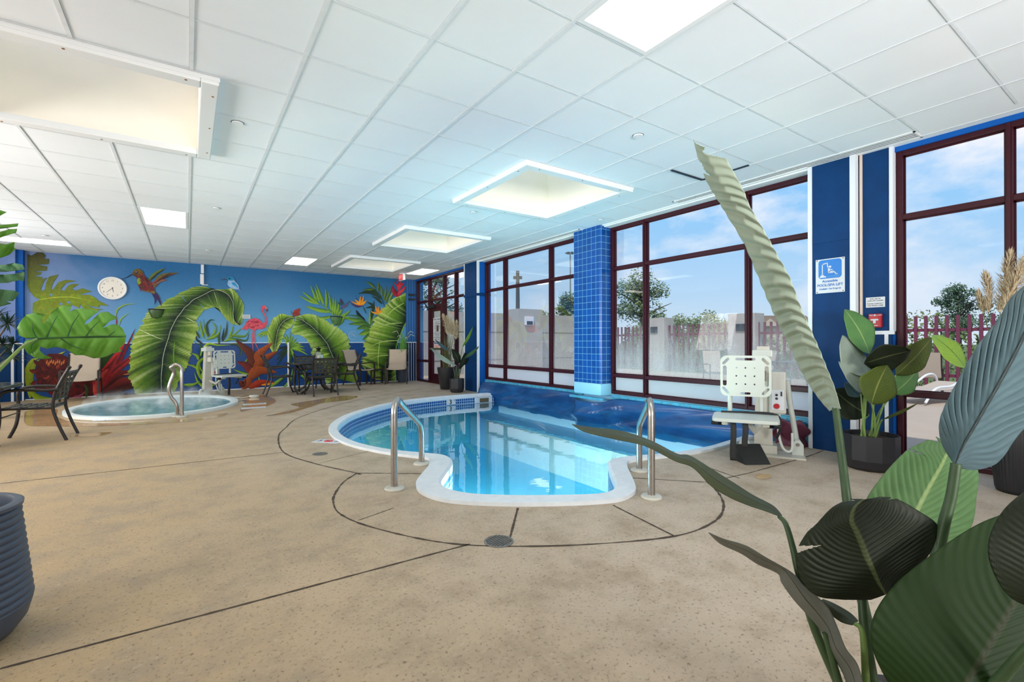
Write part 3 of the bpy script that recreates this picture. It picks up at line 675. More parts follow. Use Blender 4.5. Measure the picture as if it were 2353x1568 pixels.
# striped corner pilaster at the right end of the mural
b = MB()
for k in range(5):
    x0 = 5.34+k*.075; b.span((x0, BACK-.06-(.0 if k % 2 else .012), 1.15), (x0+.062, BACK, CEIL), 0); b.span((x0, BACK-.06, 0), (x0+.062, BACK, 1.13), 1); b.span((x0+.062, BACK-.066, 0), (x0+.075, BACK, 1.14), 2); b.span((x0+.062, BACK-.045, 1.15), (x0+.075, BACK, CEIL), 1)
b.span((5.34, BACK-.07, 1.13), (5.72, BACK, 1.155), 2)
tag(b.build('trim_3', [mat('slat_blue', (58, 108, 168), .5, spec=.15), mat('slat_navy', (16, 40, 78), .5, spec=.15), M['trim']]), kind='structure')
# blue far column
b = MB(); b.span((5.455, 9.38, 0), (5.8, 10.02, CEIL)); b.span((5.450, 9.375, 0), (5.50, 9.425, CEIL), 1, .006); b.span((5.445, 9.37, 2.20), (5.8, 10.025, 2.26)); b.span((5.452, 9.99, 0), (5.47, 10.03, CEIL), 1); b.span((5.503, 9.372, 0), (5.8, 9.379, 2.19), 2); b.span((5.503, 9.372, 2.27), (5.8, 9.379, CEIL), 2)
tag(b.build('wall_right_far_column', [M['navy'], M['trim'], M['blue_light']]), kind='structure')
# blue column by the pool lift, two stepped panels with white trims
b = MB(); b.span((5.50, 2.03, 0), (5.8, 2.42, CEIL)); b.span((5.49, 2.385, 0), (5.8, 2.425, CEIL), 1); b.span((5.49, 1.985, 0), (5.56, 2.035, CEIL), 1); b.span((5.56, 1.955, 0), (5.60, 1.975, CEIL), 2)
b.span((5.58, 1.72, 0), (5.8, 1.985, CEIL)); b.span((5.57, 1.705, 1.235), (5.8, 1.735, CEIL), 1); b.span((5.57, 1.70, 1.205), (5.60, 1.87, 1.24), 1); b.span((5.57, 1.745, 0), (5.60, 1.775, 1.205), 1); b.span((5.495, 2.04, 2.17), (5.56, 2.38, 2.23)); b.span((5.60, 1.705, 0), (5.8, 1.72, 1.2), 3)
tag(b.build('wall_right_near_column', [M['navy'], M['trim'], mat('cream_strip', (222, 206, 190), .5), M['blue_light']]), kind='structure')
# tiled column standing over the pool edge
tc_ = empty('wall_right_tiled_column', (5.42, 5.45, 0), kind='structure')
b = MB(); y0, y1, z0 = 0., .63, .47; x0 = 0.
def quad_uv(mb, P, uv):
    if mb.uv is None: mb.uv = []
    mb.add(P, [(0, 1, 2, 3)]); mb.uv += uv
quad_uv(b, [(0, y1, z0), (0, y0+.03, z0), (0, y0+.03, CEIL), (0, y1, CEIL)], [(0, z0), (.6, z0), (.6, CEIL), (0, CEIL)])
quad_uv(b, [(0, y0+.03, z0), (.02, y0, z0), (.02, y0, CEIL), (0, y0+.03, CEIL)], [(.6, z0), (.63, z0), (.63, CEIL), (.6, CEIL)])
quad_uv(b, [(.02, y0, z0), (.35, y0, z0), (.35, y0, CEIL), (.02, y0, CEIL)], [(.63, z0), (.96, z0), (.96, CEIL), (.63, CEIL)])
quad_uv(b, [(.35, y1, z0), (0, y1, z0), (0, y1, CEIL), (.35, y1, CEIL)], [(.31, z0), (.63, z0), (.63, CEIL), (.31, CEIL)])
b.build('tile_face', M['coltile'], tc_)
b = MB(); b.span((-.012, -.012, .275), (.35, .642, .478), 0, .045); b.build('base_cap', M['cap_blue'], tc_, smooth=True)
# wall under the pool windows, batten strip with bolts, hanging vinyl flap
wallbox('wall_right_curb', (5.66, 2.42, -1.0), (5.80, 9.38, .30), M['cap_blue'])
bt = empty('batten_strip', (5.63, 2.45, .26), 0, 'teal riveted batten strip under the pool windows', 'strip')
b = MB(); b.span((-.012, 0, -.035), (.028, 2.95, .03), 0, .004); b.span((-.012, 3.65, -.035), (.028, 6.9, .03), 0, .004); b.span((-.26, 2.92, -.05), (-.22, 3.7, -.012), 0, .003); b.build('strip', M['liner_strip'], bt)
b = MB(); b.tube([(0, 0, 0), (-.006, 0, 0), (-.008, 0, 0)], [.009, .009, .003], 8)
many(b, 'bolt', M['steel_dark'], bt, [(-.012, .1+k*.157, 0) for k in range(44) if not 2.9 < .1+k*.157 < 3.7])
def flapfn(u, v):
    y = 2.5+u*6.72; z = .245-v*.50
    sag = .05*math.sin(PI*min(1, v*1.1)); a = 3.2*(v+.25*math.sin(u*5))-u*9
    f = .035*math.sin(a*2.1)*math.sin(PI*v)+.022*math.sin(a*4.7+1)*v+.05*math.exp(-((u-.97)/.05)**2)*math.sin(v*3)
    ex = .16*max(0, (u-.93)/.07)**2*(1-.3*v)
    colz = .25*math.exp(-((y-5.76)/.40)**4)*(1-.2*v)
    return (5.615-sag-f-ex-colz, y, z+.04*math.sin(u*40)*v*.2-(.02 if colz > .1 else 0)-.06*math.exp(-((y-5.76)/.42)**4)*(1-v))
b = MB(); b.grid(flapfn, 150, 22)
fl = tag(b.build('vinyl_flap', M['flap'], smooth='all'), 'dark blue vinyl flap hanging from the wall into the pool', 'pool flap'); md = fl.modifiers.new('t', 'SOLIDIFY'); md.thickness = .006
# headers above the windows
b = MB(); b.span((5.50, 2.42, 2.975), (5.8, 9.38, CEIL-.001)); b.span((5.46, 2.42, 2.99), (5.5, 9.38, CEIL-.001)); tag(b.build('trim_4', M['white']), kind='structure')
b = MB(); b.span((5.62, 10.02, 2.955), (5.8, BACK-.07, CEIL-.001)); b.span((5.62, FRONT, 2.955), (5.8, 1.72, CEIL-.001)); tag(b.build('trim_5', M['blue_light']), kind='structure')
# ---- windows
def window(name, y0, y1, mull, z0, z1, trans, glass, low, skip=None, w=.048):
    mull = sorted(mull); root = empty(name, (WINX, y0, z0), kind='structure'); O = Vector((WINX, y0, z0)); X0, X1 = 0., .10
    b = MB()
    def bar(ya, yb, za, zb): b.span((X0, ya-y0, za-z0), (X1, yb-y0, zb-z0), 0, .004)
    bar(y0, y0+w, z0, z1); bar(y1-w, y1, z0, z1); bar(y0+w, y1-w, z1-w, z1); bar(y0+w, y1-w, z0, z0+w*.9)
    b.build('frame', M['burg'], root)
    for m in mull:
        b = MB(); bar(m-w/2, m+w/2, z0+w*.9, z1-w)
        b.span((-.012, m-y0-.012, .01), (0, m-y0+.012, z1-z0-.01)); b.build('mullion', M['burg'], root)
    ys = [y0+w]+[q for m in mull for q in (m-w/2, m+w/2)]+[y1-w]
    for ya, yb in zip(ys[0::2], ys[1::2]):
        zs = [z0+w*.9]
        for tz in trans:
            if skip and skip((ya+yb)/2, tz): continue
            b = MB(); bar(ya, yb, tz-w/2, tz+w/2); b.build('transom', M['burg'], root); zs += [tz-w/2, tz+w/2]
        zs.append(z1-w)
        for k, (za, zb) in enumerate(zip(zs[0::2], zs[1::2])):
            if skip and skip((ya+yb)/2, (za+zb)/2, True): continue
            b = MB(); b.add([(.06, ya-y0-.01, za-z0-.01), (.06, yb-y0+.01, za-z0-.01), (.06, yb-y0+.01, zb-z0+.01), (.06, ya-y0-.01, zb-z0+.01)], [(0, 1, 2, 3)])
            b.build('pane', low if (k == 0 and low) else glass, root, recalc=False)
            b = MB()                                            # thin bead round the glass
            for q in (ya-y0, yb-y0-.012): b.span((.045, q, za-z0), (.058, q+.012, zb-z0))
            for q in (za-z0, zb-z0-.012): b.span((.045, ya-y0, q), (.058, yb-y0, q+.012))
            b.build('bead', M['burg'], root)
    return root
TR = (.605, 2.315)
window('window_1', 10.02, 13.33, [12.455, 11.515, 10.855], 0, 2.96, TR, M['glass'], None, lambda y, z, pane=False: 11.5 < y < 12.46 and z < 2.25 if pane else (10.0 < y < 12.46 and z < 1))
window('window_2', 6.08, 9.38, [8.58, 7.01], .295, 2.975, TR, M['glass_haze'], M['frost'])
window('window_3', 2.425, 5.45, [4.77, 3.19], .31, 2.975, TR, M['glass_fog'], M['frost'])
window('window_4', -3.55, 1.70, [.94, -.62, -2.1], 0, 2.96, (.64, 2.325), M['glass'], None)
# ---- door in the first window bay
dr = empty('door_1', (WINX, 11.54, 0), kind='structure')
b = MB(); W = .89; H = 2.12
b.span((-.01, 0, 0), (.1, .08, 2.29), 0, .004); b.span((-.01, W-.08, 0), (.1, W, 2.29), 0, .004); b.span((-.01, .08, H), (.1, W-.08, H+.07), 0, .004); b.build('door_frame', M['burg'], dr)
b = MB(); b.span((.01, .085, .02), (.07, .19, H-.01), 0, .004); b.span((.01, W-.19, .02), (.07, W-.085, H-.01), 0, .004); b.span((.01, .19, H-.12), (.07, W-.19, H-.01), 0, .004); b.span((.01, .19, .02), (.07, W-.19, .27), 0, .004); b.build('door_leaf', M['burg'], dr)
b = MB(); b.add([(.04, .19, .27), (.04, W-.19, .27), (.04, W-.19, H-.12), (.04, .19, H-.12)], [(0, 1, 2, 3)]); b.build('pane', M['glass'], dr, recalc=False)
b = MB(); b.span((-.045, .1, .93), (-.02, W-.1, .99), 0, .008); b.span((-.03, .1, .94), (.02, .14, .98)); b.span((-.03, W-.14, .94), (.02, W-.1, .98)); b.build('push_bar', mat('bronze_bar', (112, 112, 92), .35, .6), dr)
b = MB(); b.span((-.08, W-.42, H-.03), (-.01, W-.12, H+.05), 0, .01); b.tube([(-.05, W-.15, H+.01), (-.2, W-.02, H+.01), (-.22, W+.1, H+.02)], .012); b.build('door_closer', M['black'], dr)
def wallsign(parent, c, w, h, m, name, t=.006):
    b = MB(); b.span((c[0]-t, c[1]-w/2, c[2]-h/2), (c[0], c[1]+w/2, c[2]+h/2), 0, .001); return b.build(name, m, parent)
RZ = (PI/2, 0, -PI/2)            # lettering that reads from inside the room on the window wall
sg = empty('pool_rules_sign', (5.672, 11.96, 1.5), 0, 'white pool rules sign on the glass door', 'sign')
wallsign(sg, (0, 0, 0), .50, .64, M['paper'], 'panel'); text('POOL RULES', 'heading', .075, (-.0075, 0, .27), RZ, M['ink'], sg, bold=.001)
b = MB(); random.seed(3)
for k in range(12): q = random.uniform(.28, .44); b.span((-.0075, -q/2, .20-.043*k-.006), (-.006, q/2, .20-.043*k+.006))
b.build('printed_lines', M['ink'], sg); b = MB(); b.span((-.009, -.09, -.06), (-.0075, .03, .1)); b.build('wood_sticker', mat('brown_sticker', (96, 66, 40), .6), sg)
sg = empty('warning_sign', (5.672, 11.96, 1.06), 0, 'warning sign with blue heading below the pool rules', 'sign')
wallsign(sg, (0, 0, 0), .44, .17, M['paper'], 'panel'); b = MB(); b.span((-.0075, -.18, .035), (-.006, .18, .08)); b.build('blue_band', M['sign_navy'], sg); text('WARNING', 'heading', .05, (-.0085, 0, .057), RZ, M['paper'], sg)
wallsign(sg, (-.0005, 0, -.03), .40, .09, mat('pale_pink', (236, 206, 206), .5), 'pink_field'); text('NO LIFEGUARD\nON DUTY', 'lettering', .042, (-.0085, 0, -.03), RZ, M['sign_red'], sg)
# ================================================================== the painted mural on the back wall
mural = empty('mural', (1.3, BACK, 1.3), 0, 'tropical mural of banana leaves, birds and flowers painted across the back wall', 'mural')
_lay = [0]
def onwall(pts):
    _lay[0] += 1; y = BACK-.0124-.00004*_lay[0]
    return y
def MP(px, py, y): v = WY(px, py, y); return (v.x-1.3, y-BACK, max(v.z, .004)-1.3)
def cl(c, k=1.): return (*[min(1, q*k) for q in lin(c)], 1)
def lerpc(a, b, t): t = max(0, min(1, t)); return tuple(a[i]+(b[i]-a[i])*t for i in range(4))
def banana(name, rows, t, dark=(18, 38, 34), mid=(76, 112, 34), edge=(150, 178, 74), n=110, m=9, rib=(186, 196, 160), seed=1, tears=0.):
    rnd = random.Random(seed); y = onwall(0); R = [(t(*a), t(*b), t(*c)) for a, b, c in rows]
    Ls = catmull([(*r[0], 0) for r in R], n); Ms = catmull([(*r[1], 0) for r in R], n); Rs = catmull([(*r[2], 0) for r in R], n)
    st = {s: [rnd.uniform(-1, 1) for _ in range(n+12)] for s in (-1, 1)}; wob = {s: [rnd.uniform(-1, 1) for _ in range(n+12)] for s in (-1, 1)}
    Dk, Md, Eg, Rb = cl(dark), cl(mid), cl(edge), cl(rib); vs = []; cs = []; W = 2*m+1
    for i in range(n+1):
        for j in range(-m, m+1):
            s = -1 if j < 0 else 1; a = abs(j)/m; A = Ls[i] if j < 0 else Rs[i]; k = 1+.06*wob[s][i]*(a > .9)
            p = Ms[i].lerp(A, a*k); vs.append(MP(p.x, p.y, y)); q = st[s][min(n+11, i+int(a*8))]
            if a < .55: c = lerpc(Dk, Md, (a-.06)/.42+.28*q)
            else: c = lerpc(Md, Eg, (a-.55)/.45+.5*q)
            if q > .8: c = lerpc(c, cl((220, 228, 180)), .45*a)
            if q < -.75: c = lerpc(c, Dk, .55)
            cs.append(c)
    fs = [(i*W+j, (i+1)*W+j, (i+1)*W+j+1, i*W+j+1) for i in range(n) for j in range(2*m)]
    b = MB().add(vs, fs, 0, cs); _lay[0] += 1; y2 = BACK-.0124-.00004*_lay[0]
    w = [max(.8, .010*(Ls[i]-Rs[i]).length) for i in range(n+1)]; q = []
    for i in range(n+1):
        tg = (Ms[min(i+1, n)]-Ms[max(i-1, 0)]).normalized(); nr = Vector((-tg.y, tg.x, 0))
        q += [MP(*(Ms[i]+nr*w[i]*.5)[:2], y2), MP(*(Ms[i]-nr*w[i]*.5)[:2], y2)]
    b.add(q, [(2*i, 2*i+1, 2*i+3, 2*i+2) for i in range(n)], 0, [Rb]*len(q))
    return b.build(name, M['paint'], mural, recalc=False)
def blade(mb, pts, w, c0, c1, t=None, n=22, root=.25, y=None):
    # tapering painted blade: c0 along one edge, c1 along the other
    P = [t(*p) if t else p for p in pts]; P = catmull([(*p, 0) for p in P], n); vs = []; cs = []; y = onwall(0) if y is None else y
    for i in range(n+1):
        u = i/n; tg = (P[min(i+1, n)]-P[max(i-1, 0)]).normalized(); nr = Vector((-tg.y, tg.x, 0))
        ww = w*.5*((root+(1-root)*(u/.36)**.7) if u < .36 else max(.02, (1-u)/.64)**.8)
        for k in (-1, -.15, 1): vs.append(MP(*(P[i]+nr*ww*k)[:2], y)); cs.append(cl(c0) if k < 0 else cl(c1))
        cs[-2] = lerpc(cl(c0), cl(c1), .25)
    mb.add(vs, [(3*i+j, 3*i+3+j, 3*i+4+j, 3*i+1+j) for i in range(n) for j in (0, 1)], 0, cs)
def patch(mb, pts, colf, t=None, sp=4., smooth=0):
    P = [t(*p) if t else p for p in pts]
    if smooth: P = [tuple(v[:2]) for v in catmull([(*p, 0) for p in P], smooth, True)]
    vo, fs = polyfill(P, (), sp); y = onwall(0)
    mb.add([MP(v.x, v.y, y) for v in vo], fs, 0, [colf(v.x, v.y) if callable(colf) else cl(colf) for v in vo])
def strokes(name, t, lst):
    for pts, w, c0, c1 in lst: b = MB(); blade(b, pts, w, c0, c1, t); b.build(name, M['paint'], mural, recalc=False)
def bl(mb, t, lst):
    for pts, w, c0, c1 in lst: blade(mb, pts, w, c0, c1, t)
Z3 = tf(300, 640, .19133); Z4 = tf(540, 680, .1594); Z5 = tf(660, 620, .19133); ZA = tf(0, 460, .2168); Z1 = tf(0, 540, .2678); ZC = tf(0, 360, .2975); Z2 = tf(400, 560, .2551)
G1, G2, G3, G4 = (150, 190, 50), (74, 120, 34), (30, 62, 44), (20, 40, 40)
# big split leaf curling up the left corner
b = MB(); rnd = random.Random(4)
def cA(x, y): k = rnd.uniform(.92, 1.08); f = (y-580)/190; return lerpc(cl((66, 62, 36), k), cl((118, 138, 34), k), f*1.5) if f < .5 else cl((112+rnd.uniform(-8, 14), 132+rnd.uniform(-8, 12), 32), 1)
patch(b, [(345, 1150), (345, 1205), (390, 1300), (480, 1330), (560, 1200), (700, 1190), (600, 1120), (480, 1110)], lambda x, y: cl((110+rnd.uniform(-10, 30), 140, 40)), ZA, 5)
patch(b, [(290, 570), (330, 590), (390, 555), (450, 555), (485, 590), (465, 620), (520, 625), (515, 680), (400, 685), (500, 705), (490, 750), (350, 755), (440, 765), (430, 790), (360, 805), (450, 815), (440, 840), (380, 850), (500, 822), (460, 870), (430, 950), (450, 962), (475, 950), (490, 870), (520, 810), (622, 788), (560, 880), (540, 940), (560, 950), (620, 870), (700, 845), (810, 858), (700, 880), (640, 950), (680, 962), (720, 910), (760, 890), (840, 890), (760, 940), (800, 962), (870, 935), (975, 968), (840, 1003), (950, 1005), (1020, 1040), (1030, 1060), (1155, 1122), (1050, 1115), (1045, 1140), (920, 1115), (1000, 1150), (1098, 1158), (1000, 1178), (890, 1155), (850, 1105), (840, 1145), (760, 1110), (740, 1130), (600, 1140), (450, 1122), (345, 1150), (350, 1090), (430, 1055), (370, 1030), (310, 960), (288, 900)], cA, ZA, 4.5)
blade(b, [(400, 1060), (560, 1035), (760, 1030), (1000, 1075)], 2.2, (178, 190, 60), (150, 170, 40), ZA)
b.build('split_leaf', M['paint'], mural, recalc=False)
for hp in ([(528, 1005), (545, 985), (558, 1005), (545, 1028)], [(625, 1098), (650, 1085), (668, 1105), (645, 1115)], [(705, 1075), (735, 1072), (750, 1095), (725, 1098)]):
    b = MB(); patch(b, hp, (84, 130, 190), ZA, None); b.build('leaf_hole', M['paint'], mural, recalc=False)
# yellow-green foliage and bromeliads at lower left
b = MB(); bl(b, Z1, [([(260, 1400), (235, 1200), (270, 1090), (330, 1060)], 16, (160, 176, 40), (104, 130, 30)), ([(300, 1400), (262, 1250), (300, 1110), (400, 1060)], 14, (140, 150, 30), (90, 110, 30)), ([(450, 1410), (330, 1400), (260, 1330), (250, 1250)], 15, (150, 170, 36), (90, 120, 20)), ([(640, 1400), (560, 1380), (500, 1300), (560, 1230)], 9, (160, 150, 40), (120, 110, 30)), ([(440, 1300), (360, 1180), (420, 1080), (560, 1000)], 16, (170, 176, 44), (120, 140, 40)), ([(560, 1400), (660, 1370), (665, 1290), (620, 1240)], 8, (160, 160, 50), (120, 130, 40)), ([(850, 1150), (900, 1050), (960, 960), (960, 900)], 30, (60, 92, 40), (36, 66, 36))])
bl(b, Z1, [([(985, 720), (1010, 640), (1080, 600), (1170, 592)], 4, (150, 180, 60), (90, 130, 50)), ([(1020, 780), (1040, 720), (1115, 668)], 3.4, (150, 190, 60), (110, 150, 60)), ([(1000, 780), (998, 690)], 2.5, (150, 30, 40), (120, 20, 30))])
b.build('yellow_green_foliage', M['paint'], mural, recalc=False)
b = MB(); rnd = random.Random(9)
patch(b, [(300, 1180), (330, 1080), (420, 1020), (520, 1020), (600, 1060), (720, 1080), (800, 1180), (800, 1380), (600, 1400), (480, 1400), (330, 1300)], lambda x, y: cl((70+rnd.uniform(-20, 35), 20, 22)), Z1, 5)
for k in range(34):
    a = rnd.uniform(0, 2*PI); r = rnd.uniform(20, 150); x, y = 450+r*math.cos(a), 1200+r*.95*math.sin(a); ln = 60
    blade(b, [(x, y), (x+ln*.6*math.cos(a), y+ln*.6*math.sin(a)+8), (x+ln*math.cos(a), y+ln*math.sin(a))], rnd.uniform(7, 13), rnd.choice([(120, 34, 26), (86, 22, 24), (150, 60, 40)]), (48, 14, 18), Z1)
for k in range(9): x, y = 400+k*18, 1080+10*math.sin(k*2); blade(b, [(x, y+30), (x+8, y-6)], 4, (214, 130, 60), (160, 70, 40), Z1)
bl(b, Z1, [([(620, 1400), (680, 1390), (740, 1340)], 10, (150, 70, 90), (96, 40, 60)), ([(740, 1400), (745, 1320), (715, 1280)], 8, (60, 84, 30), (40, 60, 30))])
b.build('dark_bromeliad', M['paint'], mural, recalc=False)
b = MB(); R1, R2, R3, R4 = (196, 44, 48), (140, 24, 34), (92, 22, 24), (48, 14, 18)
bl(b, Z1, [([(870, 1330), (960, 1180), (1040, 1060), (1160, 805)], 13, R3, R2), ([(820, 1370), (990, 1378), (1190, 1372)], 20, R4, (30, 10, 14)), ([(820, 1375), (1040, 1320), (1210, 1290)], 19, (74, 20, 20), R4), ([(830, 1360), (1050, 1265), (1305, 1240)], 25, (124, 34, 30), R4), ([(850, 1340), (1000, 1210), (1250, 1160)], 22, (112, 28, 26), R4), ([(850, 1320), (980, 1170), (1230, 995)], 24, R1, R3), ([(840, 1330), (930, 1190), (1215, 985)], 14, (150, 30, 36), R4), ([(830, 1350), (930, 1150), (1070, 935)], 27, R1, R2), ([(830, 1365), (870, 1240), (960, 1120), (1010, 1030)], 20, (104, 20, 28), (160, 40, 44)), ([(820, 1380), (855, 1250), (930, 1150)], 24, (214, 76, 66), R2), ([(800, 1290), (815, 1180), (832, 1065)], 8, R1, R2), ([(1060, 1200), (1150, 1180), (1235, 1105)], 3, (214, 160, 110), (170, 90, 60))])
b.build('red_bromeliad', M['paint'], mural, recalc=False)
# three arching banana leaves and the upright one at right
banana('banana_leaf', [((60, 1390), (372, 1370), (530, 1370)), ((0, 1250), (368, 1200), (600, 1180)), ((-20, 1080), (380, 1050), (690, 1040)), ((0, 930), (395, 920), (725, 890)), ((25, 780), (440, 760), (750, 790)), ((80, 650), (455, 720), (800, 680)), ((105, 600), (475, 640), (810, 545)), ((150, 520), (510, 560), (790, 500)), ((200, 410), (560, 470), (880, 390)), ((270, 360), (600, 420), (905, 375)), ((380, 300), (650, 350), (950, 355)), ((450, 245), (700, 310), (1000, 350)), ((520, 225), (750, 260), (1050, 360)), ((590, 180), (830, 220), (1080, 400)), ((700, 125), (900, 185), (1110, 440)), ((800, 97), (980, 145), (1140, 480)), ((900, 100), (1050, 140), (1170, 510)), ((990, 130), (1120, 165), (1200, 530)), ((1100, 130), (1180, 205), (1215, 540)), ((1200, 120), (1220, 270), (1230, 550)), ((1270, 170), (1235, 340), (1245, 555)), ((1330, 260), (1232, 420), (1270, 558)), ((1360, 350), (1240, 490), (1300, 560)), ((1345, 460), (1262, 530), (1320, 555)), ((1340, 545), (1300, 560), (1335, 558))], Z3, n=190, seed=2)
strokes('leaf_highlight', Z3, [([(95, 610), (200, 660), (340, 720), (400, 735)], 2.2, (216, 224, 190), (150, 180, 90)), ([(600, 190), (640, 250), (680, 290)], 1.6, (90, 140, 190), (90, 140, 190)), ([(840, 310), (870, 350), (895, 385)], 1.6, (90, 140, 190), (90, 140, 190)), ([(660, 470), (740, 510), (800, 545)], 1.8, (210, 220, 180), (140, 170, 80)), ([(1000, 160), (1030, 250), (1045, 330)], 1.6, (190, 205, 130), (90, 120, 60)), ([(530, 760), (515, 900), (520, 1100), (515, 1370)], 2.4, (130, 180, 40), (70, 110, 30))])
banana('banana_leaf', [((870, 330), (865, 315), (870, 300)), ((840, 420), (950, 340), (940, 285)), ((820, 545), (1030, 390), (1050, 262)), ((930, 570), (1110, 450), (1150, 275)), ((1010, 610), (1190, 530), (1290, 345)), ((1050, 660), (1250, 590), (1430, 430)), ((1090, 740), (1290, 640), (1530, 490)), ((1120, 775), (1330, 690), (1620, 600)), ((1095, 830), (1360, 760), (1660, 720)), ((1150, 900), (1390, 830), (1640, 790)), ((1220, 960), (1420, 900), (1690, 790)), ((1290, 1060), (1450, 970), (1720, 900)), ((1310, 1280), (1480, 1200), (1770, 1260))], Z4, mid=(104, 146, 40), edge=(166, 194, 96), seed=5)
banana('banana_leaf', [((865, 298), (862, 310), (852, 332)), ((760, 280), (790, 320), (840, 400)), ((655, 260), (730, 350), (810, 450)), ((590, 300), (680, 390), (750, 490)), ((550, 320), (640, 450), (720, 520)), ((510, 410), (610, 530), (700, 570)), ((475, 510), (595, 620), (680, 640)), ((475, 640), (580, 700), (655, 690)), ((500, 740), (575, 760), (620, 770)), ((545, 825), (570, 800), (590, 810))], Z4, mid=(112, 150, 40), edge=(172, 198, 92), seed=6, n=80)
# frond behind, then the upright leaf at right
b = MB(); PG, PD = (142, 184, 60), (52, 100, 54)
bl(b, Z5, [([(590, 585), (480, 470), (350, 385)], 3, PG, PD)]+[([(rx, ry), ((rx+tx)/2+8, (ry+ty)/2+14), (tx, ty)], 7.5, PG, PD) for (rx, ry), (tx, ty) in (((360, 390), (280, 190)), ((380, 410), (140, 310)), ((370, 395), (180, 260)), ((392, 390), (330, 200)), ((440, 420), (345, 170)), ((470, 450), (460, 230)), ((510, 510), (210, 440)), ((505, 498), (235, 432)), ((530, 490), (495, 270)), ((545, 530), (552, 330)), ((570, 540), (578, 340)), ((590, 550), (620, 380)), ((612, 552), (662, 430)), ((640, 562), (762, 480)), ((660, 565), (832, 580)), ((600, 680), (716, 505)), ((520, 560), (360, 570)))])
b.build('palm_frond', M['paint'], mural, recalc=False)
b = MB(); OD, OG = (40, 62, 46), (104, 136, 60)
bl(b, Z5, [([(1170, 440), (1130, 330), (1060, 240)], 1.6, OD, OD)]+[([(rx, ry), ((rx+tx)/2+6, (ry+ty)/2-12), (tx, ty)], 6.5, c, OD) for (rx, ry), (tx, ty), c in (((1055, 225), (940, 145), OG), ((1060, 240), (860, 292), OD), ((1050, 245), (900, 250), OG), ((1100, 290), (850, 285), OD), ((1090, 280), (980, 255), OD), ((1140, 350), (1010, 300), OD), ((1140, 410), (1015, 320), OD), ((1085, 270), (1095, 150), OG), ((1140, 320), (1115, 185), OG), ((1165, 370), (1185, 195), OG), ((1178, 400), (1250, 215), OG), ((1215, 400), (1275, 255), (140, 170, 80)), ((1060, 470), (960, 390), OD), ((1060, 460), (940, 462), OD), ((1010, 600), (1045, 370), OD), ((990, 690), (988, 470), (150, 186, 70)), ((1010, 650), (1075, 540), (120, 150, 70)))])
bl(b, Z5, [([(940, 650), (880, 580), (828, 485)], 13, (30, 44, 44), (24, 34, 38)), ([(950, 640), (840, 560), (720, 548)], 5, (70, 120, 70), (50, 90, 60))])
b.build('dark_frond', M['paint'], mural, recalc=False)
b = MB(); bl(b, Z5, [([(1000, 690), (860, 620), (700, 580)], 15, (124, 168, 60), (52, 92, 54)), ([(1000, 700), (900, 650), (735, 655)], 13, (100, 146, 56), (46, 82, 50)), ([(1010, 725), (920, 690), (835, 715)], 13, (90, 136, 56), (50, 86, 52)), ([(1005, 750), (930, 760), (860, 785)], 14, (136, 178, 60), (60, 100, 50)), ([(1010, 770), (960, 810), (905, 845)], 12, (100, 150, 50), (50, 90, 40))])
b.build('split_frond', M['paint'], mural, recalc=False)
banana('banana_leaf', [((1440, 268), (1465, 272), (1472, 276)), ((1290, 345), (1460, 400), (1470, 410)), ((1170, 440), (1455, 500), (1462, 540)), ((1085, 560), (1430, 600), (1452, 620)), ((1000, 690), (1390, 680), (1404, 690)), ((1000, 770), (1350, 780), (1362, 790)), ((940, 850), (1320, 850), (1332, 860)), ((925, 980), (1300, 930), (1312, 950)), ((960, 1035), (1290, 1000), (1302, 1020)), ((905, 1060), (1270, 1100), (1300, 1120)), ((910, 1160), (1250, 1200), (1305, 1220)), ((980, 1260), (1240, 1270), (1310, 1290)), ((1060, 1325), (1235, 1335), (1310, 1340))], Z5, mid=(100, 140, 44), edge=(172, 196, 88), seed=8, rib=(40, 60, 44))
for x0, y0, x1, y1 in ((1440, 300, 1170, 440), (1400, 400, 1145, 640), (1380, 640, 1060, 720), (1340, 850, 985, 930), (1300, 1030, 975, 1090), (1110, 860, 1110, 1330)):
    strokes('leaf_highlight', Z5, [([(x0, y0), ((x0+x1)/2-20, (y0+y1)/2-26), (x1, y1)], 2.6, (206, 224, 130), (90, 130, 50))])
# small fern, blobs, curls
b = MB(); bl(b, Z4, [([(790, 760), ((790+tx)/2, (760+ty)/2-20), (tx, ty)], 6.5, c, d) for tx, ty, c, d in ((1000, 740, PG, PD), (1015, 790, PG, PD), (1058, 860, PG, PD), (962, 700, PG, PD), (922, 665, PG, PD), (890, 608, PG, PD), (835, 575, PG, PD), (790, 515, PG, PD), (722, 540, PG, PD), (690, 580, PG, PD), (590, 940, G3, G4), (600, 860, G3, G4), (605, 1010, G3, G4), (610, 770, G4, G4), (870, 960, PG, PD), (800, 980, G2, G3))])
bl(b, Z4, [([(1235, 880), (1232, 820), (1250, 760)], 7, (170, 204, 70), (130, 170, 50)), ([(1240, 880), (1300, 850), (1362, 835)], 6.5, (170, 204, 70), (130, 170, 50)), ([(1195, 920), (1240, 915), (1282, 905)], 6.5, (160, 196, 70), (120, 160, 50)), ([(480, 490), (466, 450), (474, 405)], 4, PG, G2), ([(470, 510), (380, 540), (300, 592)], 5, (160, 196, 50), G2), ([(475, 525), (400, 560), (345, 615)], 4.6, (160, 196, 50), G2), ([(480, 540), (450, 560), (415, 597)], 4.4, (150, 186, 50), G2), ([(500, 1320), (640, 1220), (760, 1120)], 8, PG, PD), ([(700, 1320), (800, 1220), (830, 1050)], 7, PG, PD), ([(1040, 1060), (960, 1140), (1060, 1240)], 7, PG, G2), ([(1130, 1230), (1060, 1260), (1000, 1300)], 6, PG, G2), ([(320, 1320), (350, 1240), (340, 1170)], 5, PG, G2)])
b.build('fern_sprays', M['paint'], mural, recalc=False)
